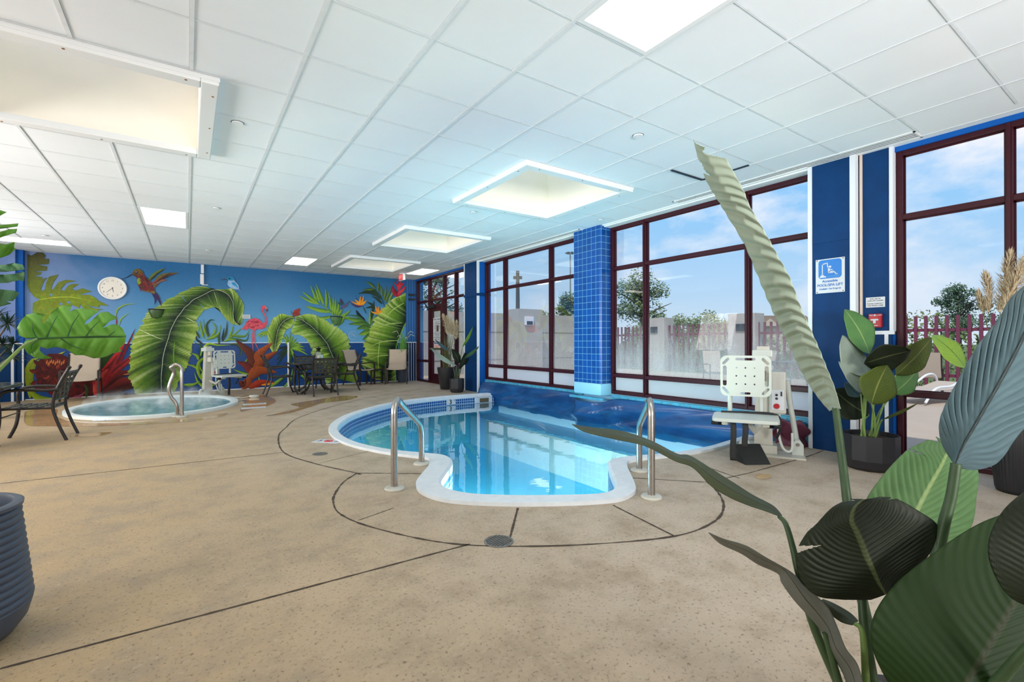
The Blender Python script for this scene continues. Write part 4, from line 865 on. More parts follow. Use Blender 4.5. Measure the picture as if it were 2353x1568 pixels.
b = MB(); CG, CD, CX = (140, 178, 40), (56, 96, 40), (26, 44, 54)
bl(b, Z3, [(p, w, c, d) for p, w, c, d in (
    ([(845, 940), (900, 880), (930, 850), (920, 800)], 5, CX, CX), ([(860, 1010), (920, 1040), (1010, 1030)], 5, CX, CX), ([(960, 1120), (950, 1230), (1010, 1320)], 6, CX, CX), ([(1190, 790), (1290, 800), (1330, 880), (1270, 960)], 7, (70, 100, 60), CX),
    ([(945, 700), (925, 640), (915, 560), (960, 500), (1010, 505)], 6, (60, 90, 50), CX), ([(960, 700), (1010, 650), (1020, 580), (975, 515)], 5.5, CG, CD), ([(880, 725), (850, 620), (828, 495)], 5.5, CG, CD), ([(925, 710), (885, 610), (873, 485)], 5, CG, CD), ([(910, 735), (1000, 705), (1060, 660), (1085, 550)], 7, CG, CD), ([(1065, 800), (1060, 700), (1075, 640)], 6, (70, 100, 50), CX), ([(1105, 760), (1150, 640), (1160, 515)], 6, (60, 90, 50), CX), ([(1100, 750), (1110, 680), (1125, 590)], 5, CX, CX), ([(1175, 735), (1210, 650), (1232, 565)], 5.5, CG, CD), ([(1180, 725), (1250, 670), (1335, 595)], 5, CG, CD), ([(1185, 685), (1290, 695), (1380, 690), (1432, 615)], 6, (110, 150, 50), CD), ([(1180, 715), (1290, 735), (1390, 745), (1425, 660)], 5.5, (70, 110, 60), CX),
    ([(845, 960), (850, 880), (830, 800), (760, 770)], 5, CD, G3), ([(815, 980), (800, 930), (725, 895)], 8, CG, CD), ([(800, 1085), (750, 1050), (685, 1040)], 6, CG, CD), ([(850, 1215), (815, 1120), (820, 1020), (880, 960), (990, 905)], 10, CG, CD), ([(905, 1265), (865, 1190), (900, 1110), (1000, 1065)], 11, CG, CD), ([(840, 930), (870, 850), (940, 790), (1050, 805), (1205, 800)], 7, (160, 200, 44), CD), ([(1015, 1270), (910, 1300), (815, 1250), (766, 1130)], 9, CG, CD), ([(640, 1280), (740, 1280), (840, 1235)], 8, CG, CD), ([(880, 1150), (840, 1080), (835, 1040)], 4, CG, CD), ([(1000, 1140), (940, 1145), (915, 1130)], 4, CG, CD), ([(1420, 1150), (1330, 1130), (1230, 1090)], 6, CG, CD), ([(1345, 1035), (1390, 990), (1415, 935)], 3.4, CG, CD), ([(830, 720), (800, 660), (785, 625)], 5, CD, CX), ([(870, 790), (800, 740), (790, 690)], 5, CX, CX), ([(1120, 760), (1200, 735), (1280, 745)], 5, CG, CD))])
b.build('curling_tendrils', M['paint'], mural, recalc=False)
# brown heliconia
b = MB(); H1, H2, H3 = (168, 80, 34), (112, 48, 28), (70, 30, 26)
bl(b, Z4, [([(100, 1345), (200, 1220), (300, 1040)], 20, H1, H2), ([(270, 1080), (230, 850), (10, 640)], 26, H2, H3), ([(240, 1130), (170, 1010), (25, 950)], 20, (132, 40, 34), H3), ([(320, 960), (360, 830), (545, 675)], 22, H1, H2), ([(290, 1060), (400, 930), (612, 800)], 24, H1, H3), ([(210, 1190), (340, 1080), (600, 1105)], 26, H1, H2), ([(200, 1330), (380, 1250), (570, 1258)], 16, (180, 60, 30), (120, 36, 26)), ([(380, 1290), (480, 1275), (565, 1262)], 5, (240, 170, 40), (220, 110, 40)), ([(60, 1230), (120, 1280), (160, 1200)], 14, (110, 44, 30), H3)])
b.build('brown_heliconia', M['paint'], mural, recalc=False)
# bird-of-paradise flowers, red heliconia
b = MB(); O1, O2, PU = (244, 176, 40), (230, 120, 40), (84, 50, 84)
bl(b, Z5, [([(950, 530), (925, 470), (905, 430)], 2.5, (60, 90, 70), G3), ([(905, 430), (830, 440), (752, 392)], 5, PU, (60, 60, 140)), ([(900, 425), (830, 410), (765, 380)], 5, O2, O1), ([(880, 425), (850, 390), (808, 360)], 5.5, O1, O2), ([(880, 420), (875, 370), (882, 318)], 5.5, O1, O2), ([(885, 420), (905, 360), (916, 310)], 5, O2, O1), ([(890, 425), (920, 400), (955, 366)], 6, O1, O2), ([(850, 370), (830, 340), (820, 305)], 1.5, (60, 80, 150), (60, 80, 150))])
b.build('bird_of_paradise_flower', M['paint'], mural, recalc=False); b = MB()
bl(b, Z5, [([(1110, 525), (1050, 520), (1005, 500)], 5, O1, O2), ([(1100, 525), (1070, 480), (1058, 430)], 5.5, O2, O1), ([(1105, 520), (1095, 470), (1098, 440)], 4, O1, O2), ([(1110, 525), (1130, 490), (1135, 445)], 4.6, O1, O2)])
b.build('bird_of_paradise_flower', M['paint'], mural, recalc=False)
b = MB(); bl(b, Z5, [([(1345, 318), (1290, 270), (1255, 190)], 13, (170, 44, 66), (110, 24, 50)), ([(1335, 310), (1360, 270), (1440, 180)], 8, (216, 60, 76), (170, 40, 60)), ([(1335, 280), (1380, 260), (1420, 220)], 7, (224, 84, 84), (180, 50, 60)), ([(1335, 260), (1325, 200), (1270, 150)], 5, (214, 56, 70), (170, 40, 60)), ([(1335, 250), (1340, 180), (1312, 122)], 5.5, (214, 56, 70), (170, 40, 60)), ([(1340, 250), (1355, 190), (1370, 128)], 6, (220, 66, 76), (170, 40, 60)), ([(1345, 240), (1380, 180), (1408, 150)], 5, (214, 60, 70), (170, 40, 60))])
b.build('red_heliconia', M['paint'], mural, recalc=False)
# birds and butterfly
b = MB(); rnd = random.Random(5)
bl(b, ZC, [([(1190, 1010), (1250, 925), (1378, 900)], 13, (96, 100, 54), (124, 56, 48)), ([(1140, 970), (1200, 905), (1276, 862)], 9, (104, 120, 50), (60, 66, 40)), ([(1170, 990), (1230, 960), (1290, 955)], 10, (146, 60, 56), (120, 100, 80)), ([(1170, 1040), (1200, 1090), (1195, 1145)], 7, (60, 40, 80), (40, 40, 90)), ([(1180, 1040), (1220, 1090), (1248, 1158)], 8, (70, 34, 70), (40, 40, 100)), ([(1025, 908), (985, 930), (940, 948)], 2.2, (36, 30, 40), (36, 30, 40))])
patch(b, [(1022, 900), (1040, 874), (1070, 867), (1100, 885), (1112, 915), (1140, 945), (1175, 985), (1195, 1030), (1192, 1062), (1160, 1052), (1110, 1040), (1075, 1010), (1058, 970), (1056, 935), (1030, 918)], lambda x, y: lerpc(cl((110, 92, 38)), cl((96+rnd.uniform(-25, 34), 32+rnd.uniform(0, 22), 46)), (y-622)/13) if y < 668 else cl((120, 80+rnd.uniform(-10, 50), 60)), ZC, 3, 40)
patch(b, [(1060, 945), (1082, 938), (1090, 970), (1072, 990), (1060, 972)], (128, 150, 56), ZC, None, 16); patch(b, [(1040, 892), (1052, 884), (1064, 894), (1052, 906)], (30, 34, 50), ZC, None, 12); patch(b, [(1047, 890), (1053, 888), (1055, 894), (1049, 896)], (220, 224, 230), ZC, None)
for k in range(7): bl(b, ZC, [([(1185+k*6, 985-k*5), (1250+k*9, 948-k*7), (1300+k*11, 935-k*5)], 1.3, (52, 40, 40), (60, 50, 40))])
for k in range(4): bl(b, ZC, [([(1150+k*10, 960-k*6), (1200+k*8, 915-k*5), (1255+k*5, 878)], 1.2, (50, 50, 36), (40, 44, 34))])
for k in range(16): x, y = rnd.uniform(1070, 1160), rnd.uniform(925, 1030); bl(b, ZC, [([(x, y), (x+10, y+12), (x+16, y+24)], 2.2, rnd.choice([(60, 24, 40), (150, 60, 60), (90, 100, 50)]), (60, 30, 40))])
b.build('painted_hummingbird', M['paint'], mural, recalc=False)
b = MB(); bl(b, ZC, [([(1790, 1000), (1830, 1020), (1866, 1048)], 6, (120, 150, 210), (60, 110, 180)), ([(1760, 945), (1730, 948), (1698, 955)], 2.6, (50, 60, 80), (90, 100, 110))])
patch(b, [(1748, 938), (1780, 924), (1808, 940), (1812, 962), (1838, 990), (1845, 1022), (1815, 1026), (1775, 1010), (1756, 985), (1762, 958)], lambda x, y: cl((40, 130, 176)) if y < 644 else cl((150, 186, 224)), ZC, 2.5, 36); bl(b, ZC, [([(1790, 975), (1815, 990), (1838, 1015)], 7, (40, 140, 200), (60, 170, 220))])
patch(b, [(1764, 940), (1776, 936), (1780, 945), (1768, 948)], (24, 30, 50), ZC, None)
b.build('painted_kingfisher', M['paint'], mural, recalc=False)
b = MB(); bl(b, Z4, [([(265, 500), (250, 620), (262, 830)], 3.2, (220, 100, 110), (196, 76, 90)), ([(275, 500), (280, 650), (358, 812)], 3.2, (220, 100, 110), (196, 76, 90))])
patch(b, [(90, 490), (150, 410), (200, 345), (280, 318), (350, 340), (405, 402), (430, 385), (432, 300), (390, 230), (375, 175), (400, 138), (435, 140), (455, 170), (474, 205), (462, 252), (450, 215), (420, 186), (402, 200), (420, 245), (452, 300), (460, 400), (440, 450), (390, 482), (310, 482), (270, 520), (240, 480), (185, 470), (160, 500), (130, 478)], lambda x, y: cl((214+rnd.uniform(-20, 15), 84+rnd.uniform(-25, 20), 100)) if not (x > 612.4 and y < 718) else (cl((40, 40, 50)) if y > 710.5 else cl((232, 190, 170))), Z4, 2.6)
for k in range(14): x, y = rnd.uniform(190, 360), rnd.uniform(360, 450); blade(b, [(x, y), (x-30, y+14), (x-60, y+10)], 2.5, (170, 44, 64), (150, 40, 60), Z4)
b.build('painted_flamingo', M['paint'], mural, recalc=False)
b = MB(); patch(b, [(822, 262), (860, 205), (935, 175), (940, 215), (925, 240), (942, 260), (920, 285), (880, 292), (840, 285)], lambda x, y: cl((150+rnd.uniform(-20, 25), 56, 44)), Z4, 3); bl(b, Z4, [([(822, 255), (812, 230), (820, 212)], 1, (30, 40, 40), (30, 40, 40)), ([(822, 290), (850, 296), (870, 300)], 2, (60, 30, 30), (60, 30, 30))])
b.build('painted_butterfly', M['paint'], mural, recalc=False)
b = MB(); bl(b, Z5, [([(670, 420), (650, 380), (640, 345)], 7, (80, 60, 90), (60, 50, 80)), ([(680, 410), (640, 410), (608, 392)], 7, (40, 90, 90), (40, 70, 80)), ([(665, 440), (652, 465), (640, 480)], 4, (90, 70, 150), (70, 80, 150)), ([(655, 445), (700, 425), (735, 385)], 9, (50, 100, 150), (130, 70, 80)), ([(730, 388), (745, 384), (768, 380)], 1.2, (40, 40, 50), (40, 40, 50))])
b.build('small_painted_hummingbird', M['paint'], mural, recalc=False)
b = MB(); c0 = Z5(785, 790)
ring = [(c0[0]+9*math.cos(2*PI*i/30), c0[1]+9.6*math.sin(2*PI*i/30)) for i in range(3, 31)]
blade(b, ring, .9, (196, 214, 230), (196, 214, 230)); bl(b, Z5, [([(755, 770), (780, 765), (775, 790), (765, 815)], .9, (206, 220, 234), (206, 220, 234)), ([(790, 800), (800, 780), (815, 800), (850, 800)], .9, (206, 220, 234), (206, 220, 234)), ([(785, 770), (795, 790), (790, 805)], .8, (200, 180, 110), (200, 180, 110))])
b.build('painted_scribble', M['paint'], mural, recalc=False)
bpy.context.view_layer.update()
# fixtures that stick out of the mural wall
def sconce(px0, px1, py0, py1, m, label):
    A = WY(px0, py0, BACK); B = WY(px1, py1, BACK); w = B.x-A.x; h = A.z-B.z; c = ((A.x+B.x)/2, BACK-.014, A.z)
    r = empty('wall_sconce', c, 0, label, 'wall lamp', 'half-bowl wall sconces painted over by the mural')
    b = MB(); pr = [(0.02, -h), (.3*w, -h*.9), (.46*w, -h*.4), (.5*w, -.03), (.5*w, 0)]; n = 20
    vs = [(-r_*math.cos(PI*j/n), -r_*.55*math.sin(PI*j/n), z) for r_, z in pr for j in range(n+1)]
    b.add(vs, [(i*(n+1)+j, i*(n+1)+j+1, (i+1)*(n+1)+j+1, (i+1)*(n+1)+j) for i in range(len(pr)-1) for j in range(n)]); b.build('bowl', m, r, smooth=True)
    b = MB(); b.tube([(-.5*w*math.cos(PI*j/n), -.5*w*.55*math.sin(PI*j/n), 0) for j in range(n+1)], .012, 8); b.build('rim', M['black'], r, smooth=True)
sconce(341, 377, 711, 733, mat('painted_green_bowl', (54, 84, 36), .4, var=.35, scale=14), 'green painted half-bowl sconce beneath the hummingbird tail')
sconce(759, 786, 728, 748, mat('painted_frond_bowl', (74, 116, 60), .4, var=.4, scale=16), 'green painted half-bowl sconce among the palm fronds at right')
ck = WY(259, 663, BACK); r = empty('wall_clock', (ck.x, BACK-.015, ck.z), 0, 'round white wall clock left of the hummingbird', 'clock')
def disc(mb, rad, y0, y1, n=40, m=0):
    mb.add([(rad*math.cos(2*PI*i/n), y, rad*math.sin(2*PI*i/n)) for y in (y0, y1) for i in range(n)], [tuple(range(n)), tuple(range(2*n-1, n-1, -1))]+[(i, (i+1) % n, n+(i+1) % n, n+i) for i in range(n)], m)
RC = .245
b = MB(); disc(b, RC*.86, 0, -.02); b.build('face', mat('clock_face', (232, 226, 216), .4), r)
b = MB(); b.tube([(RC*.93*math.cos(2*PI*i/48), -.018, RC*.93*math.sin(2*PI*i/48)) for i in range(48)], .022, 10, closed=True); b.build('rim', M['white'], r, smooth=True)
for i in range(1, 13): text(str(i), 'numeral', .045, (RC*.68*math.sin(PI*i/6), -.0205, RC*.68*math.cos(PI*i/6)), (PI/2, 0, 0), M['ink'], r)
for nm, ang, ln, w in (('hour_hand', 7.65*PI/6-.9, .09, .012), ('minute_hand', 38*PI/30, .14, .008)):
    a = ang if nm == 'minute_hand' else 5.63*PI/6
    b = MB(); d = Vector((math.sin(a), 0, math.cos(a))); q = Vector((d.z, 0, -d.x))*w/2; y_ = Vector((0, -.024, 0)); b.add([y_-q-d*.02, y_+q-d*.02, y_+q*.5+d*ln, y_-q*.5+d*ln], [(0, 1, 2, 3)]); b.build(nm, M['ink'], r, recalc=False)
P = WY(465, 629, BACK); r = empty('wall_conduit', (P.x, BACK-.014, P.z), 0, 'white conduit and small box running down from the ceiling between the painted birds', 'conduit')
q0 = WY(465, 609, BACK).z-P.z; q1 = WY(465, 629, BACK).z-P.z; q2 = WY(465, 654, BACK).z-P.z
b = MB(); b.span((-.03, -.04, q1), (.03, 0, q0), 0, .004); b.build('conduit', M['white'], r); b = MB(); b.span((-.045, -.05, q2), (.03, 0, q1-.02), 0, .008); b.build('detector', M['white'], r); b = MB(); b.span((-.02, -.06, q2-.02), (.11, -.02, q2-.005)); b.build('bracket', M['white'], r)
P0 = WY(662, 790, BACK); P1 = WY(662, 891, BACK); b = MB(); b.tube([(P0.x, BACK-.035, max(.005, P1.z)), (P0.x, BACK-.035, P0.z)], .022, 12); b.tube([(P0.x, BACK-.035, P0.z-.001), (P0.x, BACK-.035, P0.z+.03)], [.026, .022], 12)
tag(b.build('wall_pipe', M['white'], smooth=True), 'white vertical pipe on the navy wall behind the dining table', 'pipe')
P = WY(566, 728, BACK); r = empty('wall_notice', (P.x, BACK-.014, P.z), 0, 'small white printed notice on the mural left of the flamingo head', 'notice')
b = MB(); b.span((-.085, -.006, -.05), (.085, 0, .05)); b.build('panel', M['paper'], r); b = MB()
for k in range(5): b.span((-.07, -.0075, .035-.017*k-.003), (.07, -.006, .035-.017*k+.003))
b.build('printed_lines', mat('grey_ink', (120, 130, 140), .6), r)
P = WY(1, 1, BACK); A = WY(945, 676, 13.34); b = MB()
for z in (.0, -.13): b.span((A.x-.09, 13.27, A.z+z-.06), (A.x+.09, 13.345, A.z+z), 0, .01)
tag(b.build('wall_hook', M['black']), 'black double hook on the striped corner pilaster by the upright leaf', 'hook')
# ================================================================== outdoors, seen through the windows
b = MB(); b.add([(5.8, -60, -.06), (5.8, 15.9, -.06), (16.2, 15.9, -.06), (16.2, -60, -.06)], [(0, 1, 2, 3)]); tag(b.build('ground_patio', M['patio'], recalc=False), kind='structure')
b = MB(); b.add([(16.2, -120, -.5), (16.2, 260, -.5), (260, 260, -.5), (260, -120, -.5)], [(0, 1, 2, 3)]); b.add([(-120, 15.9, -.5), (-120, 260, -.5), (16.2, 260, -.5), (16.2, 15.9, -.5)], [(0, 1, 2, 3)]); tag(b.build('ground_lawn', M['lawn'], recalc=False), kind='structure')
YW = 15.8
b = MB(); b.span((5.2, YW, -.5), (16.2, YW+.3, 2.28)); b.span((5.2, YW-.012, 1.52), (16.2, YW, 1.545), 1); b.span((5.2, YW-.012, .45), (16.2, YW, .475), 1)
pw = empty('patio_wall', (5.2, YW, 0), 0, 'grey concrete patio wall with a buttress outside the middle window', 'wall')
o = b.build('wall_slab', [M['concrete_wall'], mat('concrete_groove', (120, 116, 110), .9)], pw); o.location = (-5.2, -YW, 0)
pA, pB = WY(1184, 719, 15.5), WY(1226, 719, 15.5)
b = MB(); b.span((pA.x-.15, 15.1, -.5), (pB.x+.15, YW, 2.44), 0, .01); b.span((pA.x+.15, 15.085, .2), (pB.x-.2, 15.1, 1.5), 1); b.span((pA.x+.19, 15.08, .2), (pB.x-.24, 15.1, 1.46), 0); o = b.build('buttress', [M['concrete_wall'], M['concrete_wall']], pw); o.location = (-5.2, -YW, 0)
P = WY(1214, 738, 15.1); b = MB(); b.span((P.x-.2, 15.0, P.z-.17), (P.x+.2, 15.1, P.z+.17), 0, .02); b.span((P.x-.14, 14.99, P.z-.15), (P.x+.14, 15.01, P.z-.01), 1); o = b.build('wall_light', [M['trim'], M['dark_gap']], pw); o.location = (-5.2, -YW, 0)
# plum picket fence and concrete pillars along the patio
FX = 16.0
def fence_run(y0, y1, label):
    r = empty('picket_fence', (FX, y0, 0), 0, label, 'fence', 'plum picket fence round the patio'); n = int((y1-y0)/.21); L = y1-y0
    for z in (.25, 1.42): b = MB(); b.span((-.02, 0, z-.04), (.02, L, z+.04)); b.build('rail', M['fence'], r)
    proto = None
    for k in range(n+1):
        if proto is None: b = MB(); b.span((-.075, -.035, 0), (-.02, .035, 1.85), 0, .006); proto = b.build('picket', M['fence'], r); c = proto
        else: c = proto.copy(); COL.objects.link(c); c.parent = r
        c.location = (0, L*k/n, -.06)
pil = [(9.07, 'grey concrete fence pillar behind the lift chair'), (12.75, 'grey concrete fence pillar in front of the large oak')]
fence_run(-8., 8.6, 'plum picket fence section seen right of the blue lift column')
fence_run(9.6, 12.2, 'plum picket fence section between the two concrete pillars')
fence_run(13.25, 15.8, 'plum picket fence section left of the far concrete pillar')
for y, lb in pil:
    r = empty('fence_pillar', (FX, y, -.06), 0, lb, 'pillar', 'concrete fence pillars'); b = MB(); b.span((-.3, -.48, 0), (.3, .48, 2.16), 0, .01); b.build('pillar_block', M['concrete_wall'], r)
    b = MB(); b.span((-.34, -.17, 1.55), (-.3, .17, 1.8)); b.build('light_niche', M['dark_gap'], r)
# trees
def tree(name, base, h, rx, label, m, n=2600, trunk=.16, leaf=.22, cb=.28, seed=1, grp='trees beyond the patio wall and fence', conic=False, spread=None):
    rnd = random.Random(seed); r = empty(name, base, 0, label, 'tree', grp)
    b = MB(); b.tube([(0, 0, 0), (.05*h*.2, 0, h*.4), (0, .02*h, h*.85)], [trunk, trunk*.7, trunk*.2], 8)
    for k in range(9):
        a = rnd.uniform(0, 2*PI); z = h*rnd.uniform(.3, .75); b.tube([(0, 0, z), (rx*.4*math.cos(a), rx*.4*math.sin(a), z+h*.1), (rx*.75*math.cos(a), rx*.75*math.sin(a), z+h*.16)], [trunk*.4, trunk*.25, trunk*.08], 6)
    b.build('trunk', M['bark'], r)
    cl_ = []
    for k in range(34):
        a = rnd.uniform(0, 2*PI); q = rnd.uniform(.1, .95); z = cb+(1-cb)*rnd.uniform(.05, .95)
        w = (1-(z-cb)/(1-cb))*.95+.05 if conic else max(.2, math.sin(PI*min(1, (z-cb)/(1-cb)*.92+.12))**.6)
        cl_.append((Vector((rx*q*w*math.cos(a), rx*q*w*math.sin(a), h*z)), rx*rnd.uniform(.2, .36)))
    vs = []; fs = []
    for k in range(n):
        c, s = rnd.choice(cl_); d = Vector((rnd.gauss(0, 1), rnd.gauss(0, 1), rnd.gauss(0, .75))); p = c+d.normalized()*s*rnd.random()**.4
        u = Vector((rnd.gauss(0, 1), rnd.gauss(0, 1), rnd.gauss(0, 1))).normalized(); v = u.orthogonal().normalized(); l = leaf*rnd.uniform(.6, 1.3); i = len(vs)
        vs += [p-u*l*.5, p+v*l*.3, p+u*l*.5, p-v*l*.3]; fs.append((i, i+1, i+2, i+3))
    MB().add(vs, fs).build('foliage', m, r, recalc=False)
def atd(px, dep): v = D(px, 786, dep); return (v.x, v.y, -.5)
tree('oak_tree', atd(1474, 34), 6.6, 2.75, 'large oak tree standing behind the far concrete pillar', M['fol_a'], 9500, .2, .21, .1, 1)
tree('pine_tree', atd(992, 24), 5.3, 1.9, 'tall tree above the patio wall seen through the door bay', M['fol_c'], 5200, .15, .15, .2, 2)
tree('young_tree', atd(1308, 40), 5.6, 2.3, 'thin-crowned tree left of the tiled column above the patio wall', M['fol_a'], 2600, .12, .26, .4, 3, conic=True)
tree('low_tree', atd(1258, 46), 4.4, 2.2, 'low rounded tree top just above the patio wall', M['fol_a'], 2400, .12, .26, .3, 4)
tree('leafy_tree', atd(2205, 27), 4.7, 1.45, 'small leafy tree behind the fence right of the lift columns', M['fol_c'], 4200, .12, .15, .35, 5)
tree('roadside_tree', atd(1625, 52), 4.6, 3.1, 'low tree line crown behind the fence between the pillars', M['fol_b'], 3000, .12, .3, .2, 6)
tree('garden_tree', atd(1562, 44), 4.0, 1.9, 'rounded green tree right of the large oak', M['fol_b'], 2800, .12, .25, .2, 8)
b = MB(); rnd = random.Random(12); vs = []; fs = []
for k in range(17000):
    y = rnd.uniform(-9, 16); p = Vector((rnd.uniform(17.2, 19), y, rnd.uniform(-.3, 1.9+.35*math.sin(y*1.3)+.25*math.sin(y*3.1)-(.35 if y > 6 else 0)))); u = Vector((rnd.gauss(0, 1), rnd.gauss(0, 1), rnd.gauss(0, 1))).normalized(); v = u.orthogonal().normalized(); l = rnd.uniform(.07, .15); i = len(vs)
    vs += [p-u*l*.5, p+v*l*.35, p+u*l*.5, p-v*l*.35]; fs.append((i, i+1, i+2, i+3))
tag(MB().add(vs, fs).build('hedge', M['fol_b'], recalc=False), 'long green hedge growing behind the plum fence', 'hedge', kind='stuff')
# light poles
p = D(1190, 786, 30); b = MB(); b.tube([(0, 0, -.5), (0, 0, 5.6)], [.17, .11], 10); r = empty('wooden_pole', (p.x, p.y, 0), 0, 'dark wooden pole with a cross head behind the patio wall', 'pole'); b.build('pole', M['brown_wood'], r); b = MB(); b.box((0, 0, 5.2), (.56, .16, .18), Matrix.Rotation(-YAW, 3, 'Z')); b.box((0, 0, 5.55), (.2, .18, .14), Matrix.Rotation(-YAW, 3, 'Z')); b.build('cross_head', M['brown_wood'], r)
p = D(1311, 786, 85); r = empty('floodlight_mast', (p.x, p.y, 0), 0, 'tall thin floodlight mast with a ring of lamps far outside', 'light mast'); b = MB(); b.tube([(0, 0, -.5), (0, 0, 17.2)], [.16, .1], 8); b.build('mast', mat('mast_grey', (124, 126, 130), .6), r)
for k in range(6): a = k*PI/3+.3; b = MB(); b.box((.62*math.cos(a), .62*math.sin(a), 17.0), (.5, .34, .2), Matrix.Rotation(a, 3, 'Z')); b.build('lamp_head', M['dark_gap'], r)
# houses far off
for px, dep, w, z0, lb in ((1765, 62, 8., 3.5, 'distant beige house roof behind the right pillar'), (1862, 80, 6.5, 3.9, 'distant beige house roof beside the lift column'), (1690, 96, 6, 4.4, 'distant brown roof left of the right pillar')):
    p = D(px, 786, dep); r = empty('house', (p.x, p.y, -.5), -YAW, lb, 'house', 'distant houses past the fence'); b = MB(); b.span((-w/2, -3, 0), (w/2, 3, z0)); b.build('house_wall', M['house'], r)
    b = MB(); b.prism([(-w/2-.4, 0), (w/2+.4, 0), (w/2-1.2, 1.3), (-w/2+1.2, 1.3)], (0, -3.4, z0), (1, 0, 0), (0, 0, 1), (0, 6.8, 0)); b.build('roof', M['roof'], r)
    b = MB(); b.prism([(-1.1, 0), (1.1, 0), (0, .9)], (-w*.2, -3.6, z0), (1, 0, 0), (0, 0, 1), (0, 1.5, 0)); b.build('gable', M['house'], r)
# patio furniture outside
def patio_chair(loc, rz, label):
    r = empty('patio_chair', loc, rz, label, 'chair', 'patio chairs outside the windows'); b = MB()
    for sx in (-1, 1): b.tube([(sx*.27, -.25, 0), (sx*.27, -.25, .6), (sx*.27, .2, .6)], .014, 8); b.tube([(sx*.25, .28, 0), (sx*.25, .2, .4), (sx*.25, .34, .95)], .014, 8)
    b.build('frame', M['bronze'], r); b = MB(); b.grid(lambda u, v: ((v-.5)*.5, -.25+.47*min(1, u*2)+.12*max(0, u*2-1), .42-.03*math.sin(PI*min(1, u*2))+.53*max(0, u*2-1)), 16, 4); b.build('sling', M['sling'], r, smooth=True)
p = D(1646, 786, 12.6); patio_chair((p.x, p.y, -.06), -YAW, 'beige patio chair outside the fogged window')
p = D(1745, 786, 12.4); patio_chair((p.x, p.y, -.06), -YAW-1.4, 'beige patio chair outside beside the mullion behind the lift chair')
p = D(1835, 786, 11.0); r = empty('patio_table', (p.x, p.y, -.06), -YAW, 'dark patio table outside behind the lift chair', 'table'); b = MB(); b.span((-.55, -.4, .7), (.55, .4, .73)); b.build('table_top', M['bronze'], r)
for sx in (-1, 1):
    for sy in (-1, 1): b = MB(); b.tube([(sx*.4, sy*.3, 0), (sx*.3, sy*.2, .4), (sx*.45, sy*.3, .7)], .018, 8); b.build('leg', M['bronze'], r)
p = D(2150, 786, 9.4); r = empty('sun_lounger', (p.x, p.y, -.06), -YAW+.35, 'pale sun lounger with curved arms outside the near window', 'lounger')
b = MB()
for sy in (-1, 1): b.tube(catmull([(-.9, sy*.32, .05), (-.6, sy*.32, .30), (-.1, sy*.32, .34), (.35, sy*.34, .50), (.62, sy*.34, .46), (.75, sy*.34, .1)], 24), .022, 8)
b.build('frame', M['white'], r, smooth=True); b = MB(); b.grid(lambda u, v: (-.9+u*1.5, (v-.5)*.6, .26+.30*max(0, u-.62)), 12, 4); b.build('sling', M['sling'], r)
p = D(2128, 786, 10.4); patio_chair((p.x, p.y, -.06), -YAW+2.4, 'dark-framed patio chair outside in front of the fence')
# ================================================================== furniture
def weave(mb, o, ax, ay, nx, ny, lx, ly, w, th=.004, amp=.006, n=None):
    # woven straps over a patch o + u*ax + v*ay
    o, ax, ay = Vector(o), Vector(ax), Vector(ay); nz = ax.cross(ay).normalized()
    def st(a0, da, db, L, cnt, ph, L2):
        k = cnt*4; vs = []
        for i in range(k+1):
            t = i/k; off = amp*math.cos(PI*(t*cnt-.5)+ph*PI+PI/2)
            p = a0+da*(t*L)+nz*off
            vs += [p-db*w/2-nz*th/2, p+db*w/2-nz*th/2, p+db*w/2+nz*th/2, p-db*w/2+nz*th/2]
        fs = [(4*i+j, 4*i+(j+1) % 4, 4*i+4+(j+1) % 4, 4*i+4+j) for i in range(k) for j in range(4)]
        mb.add(vs, fs)
    for i in range(nx): st(o+ax*((i+.5)/nx*lx), ay, ax, ly, ny, i, lx)
    for j in range(ny): st(o+ay*((j+.5)/ny*ly), ax, ay, lx, nx, j+1, ly)
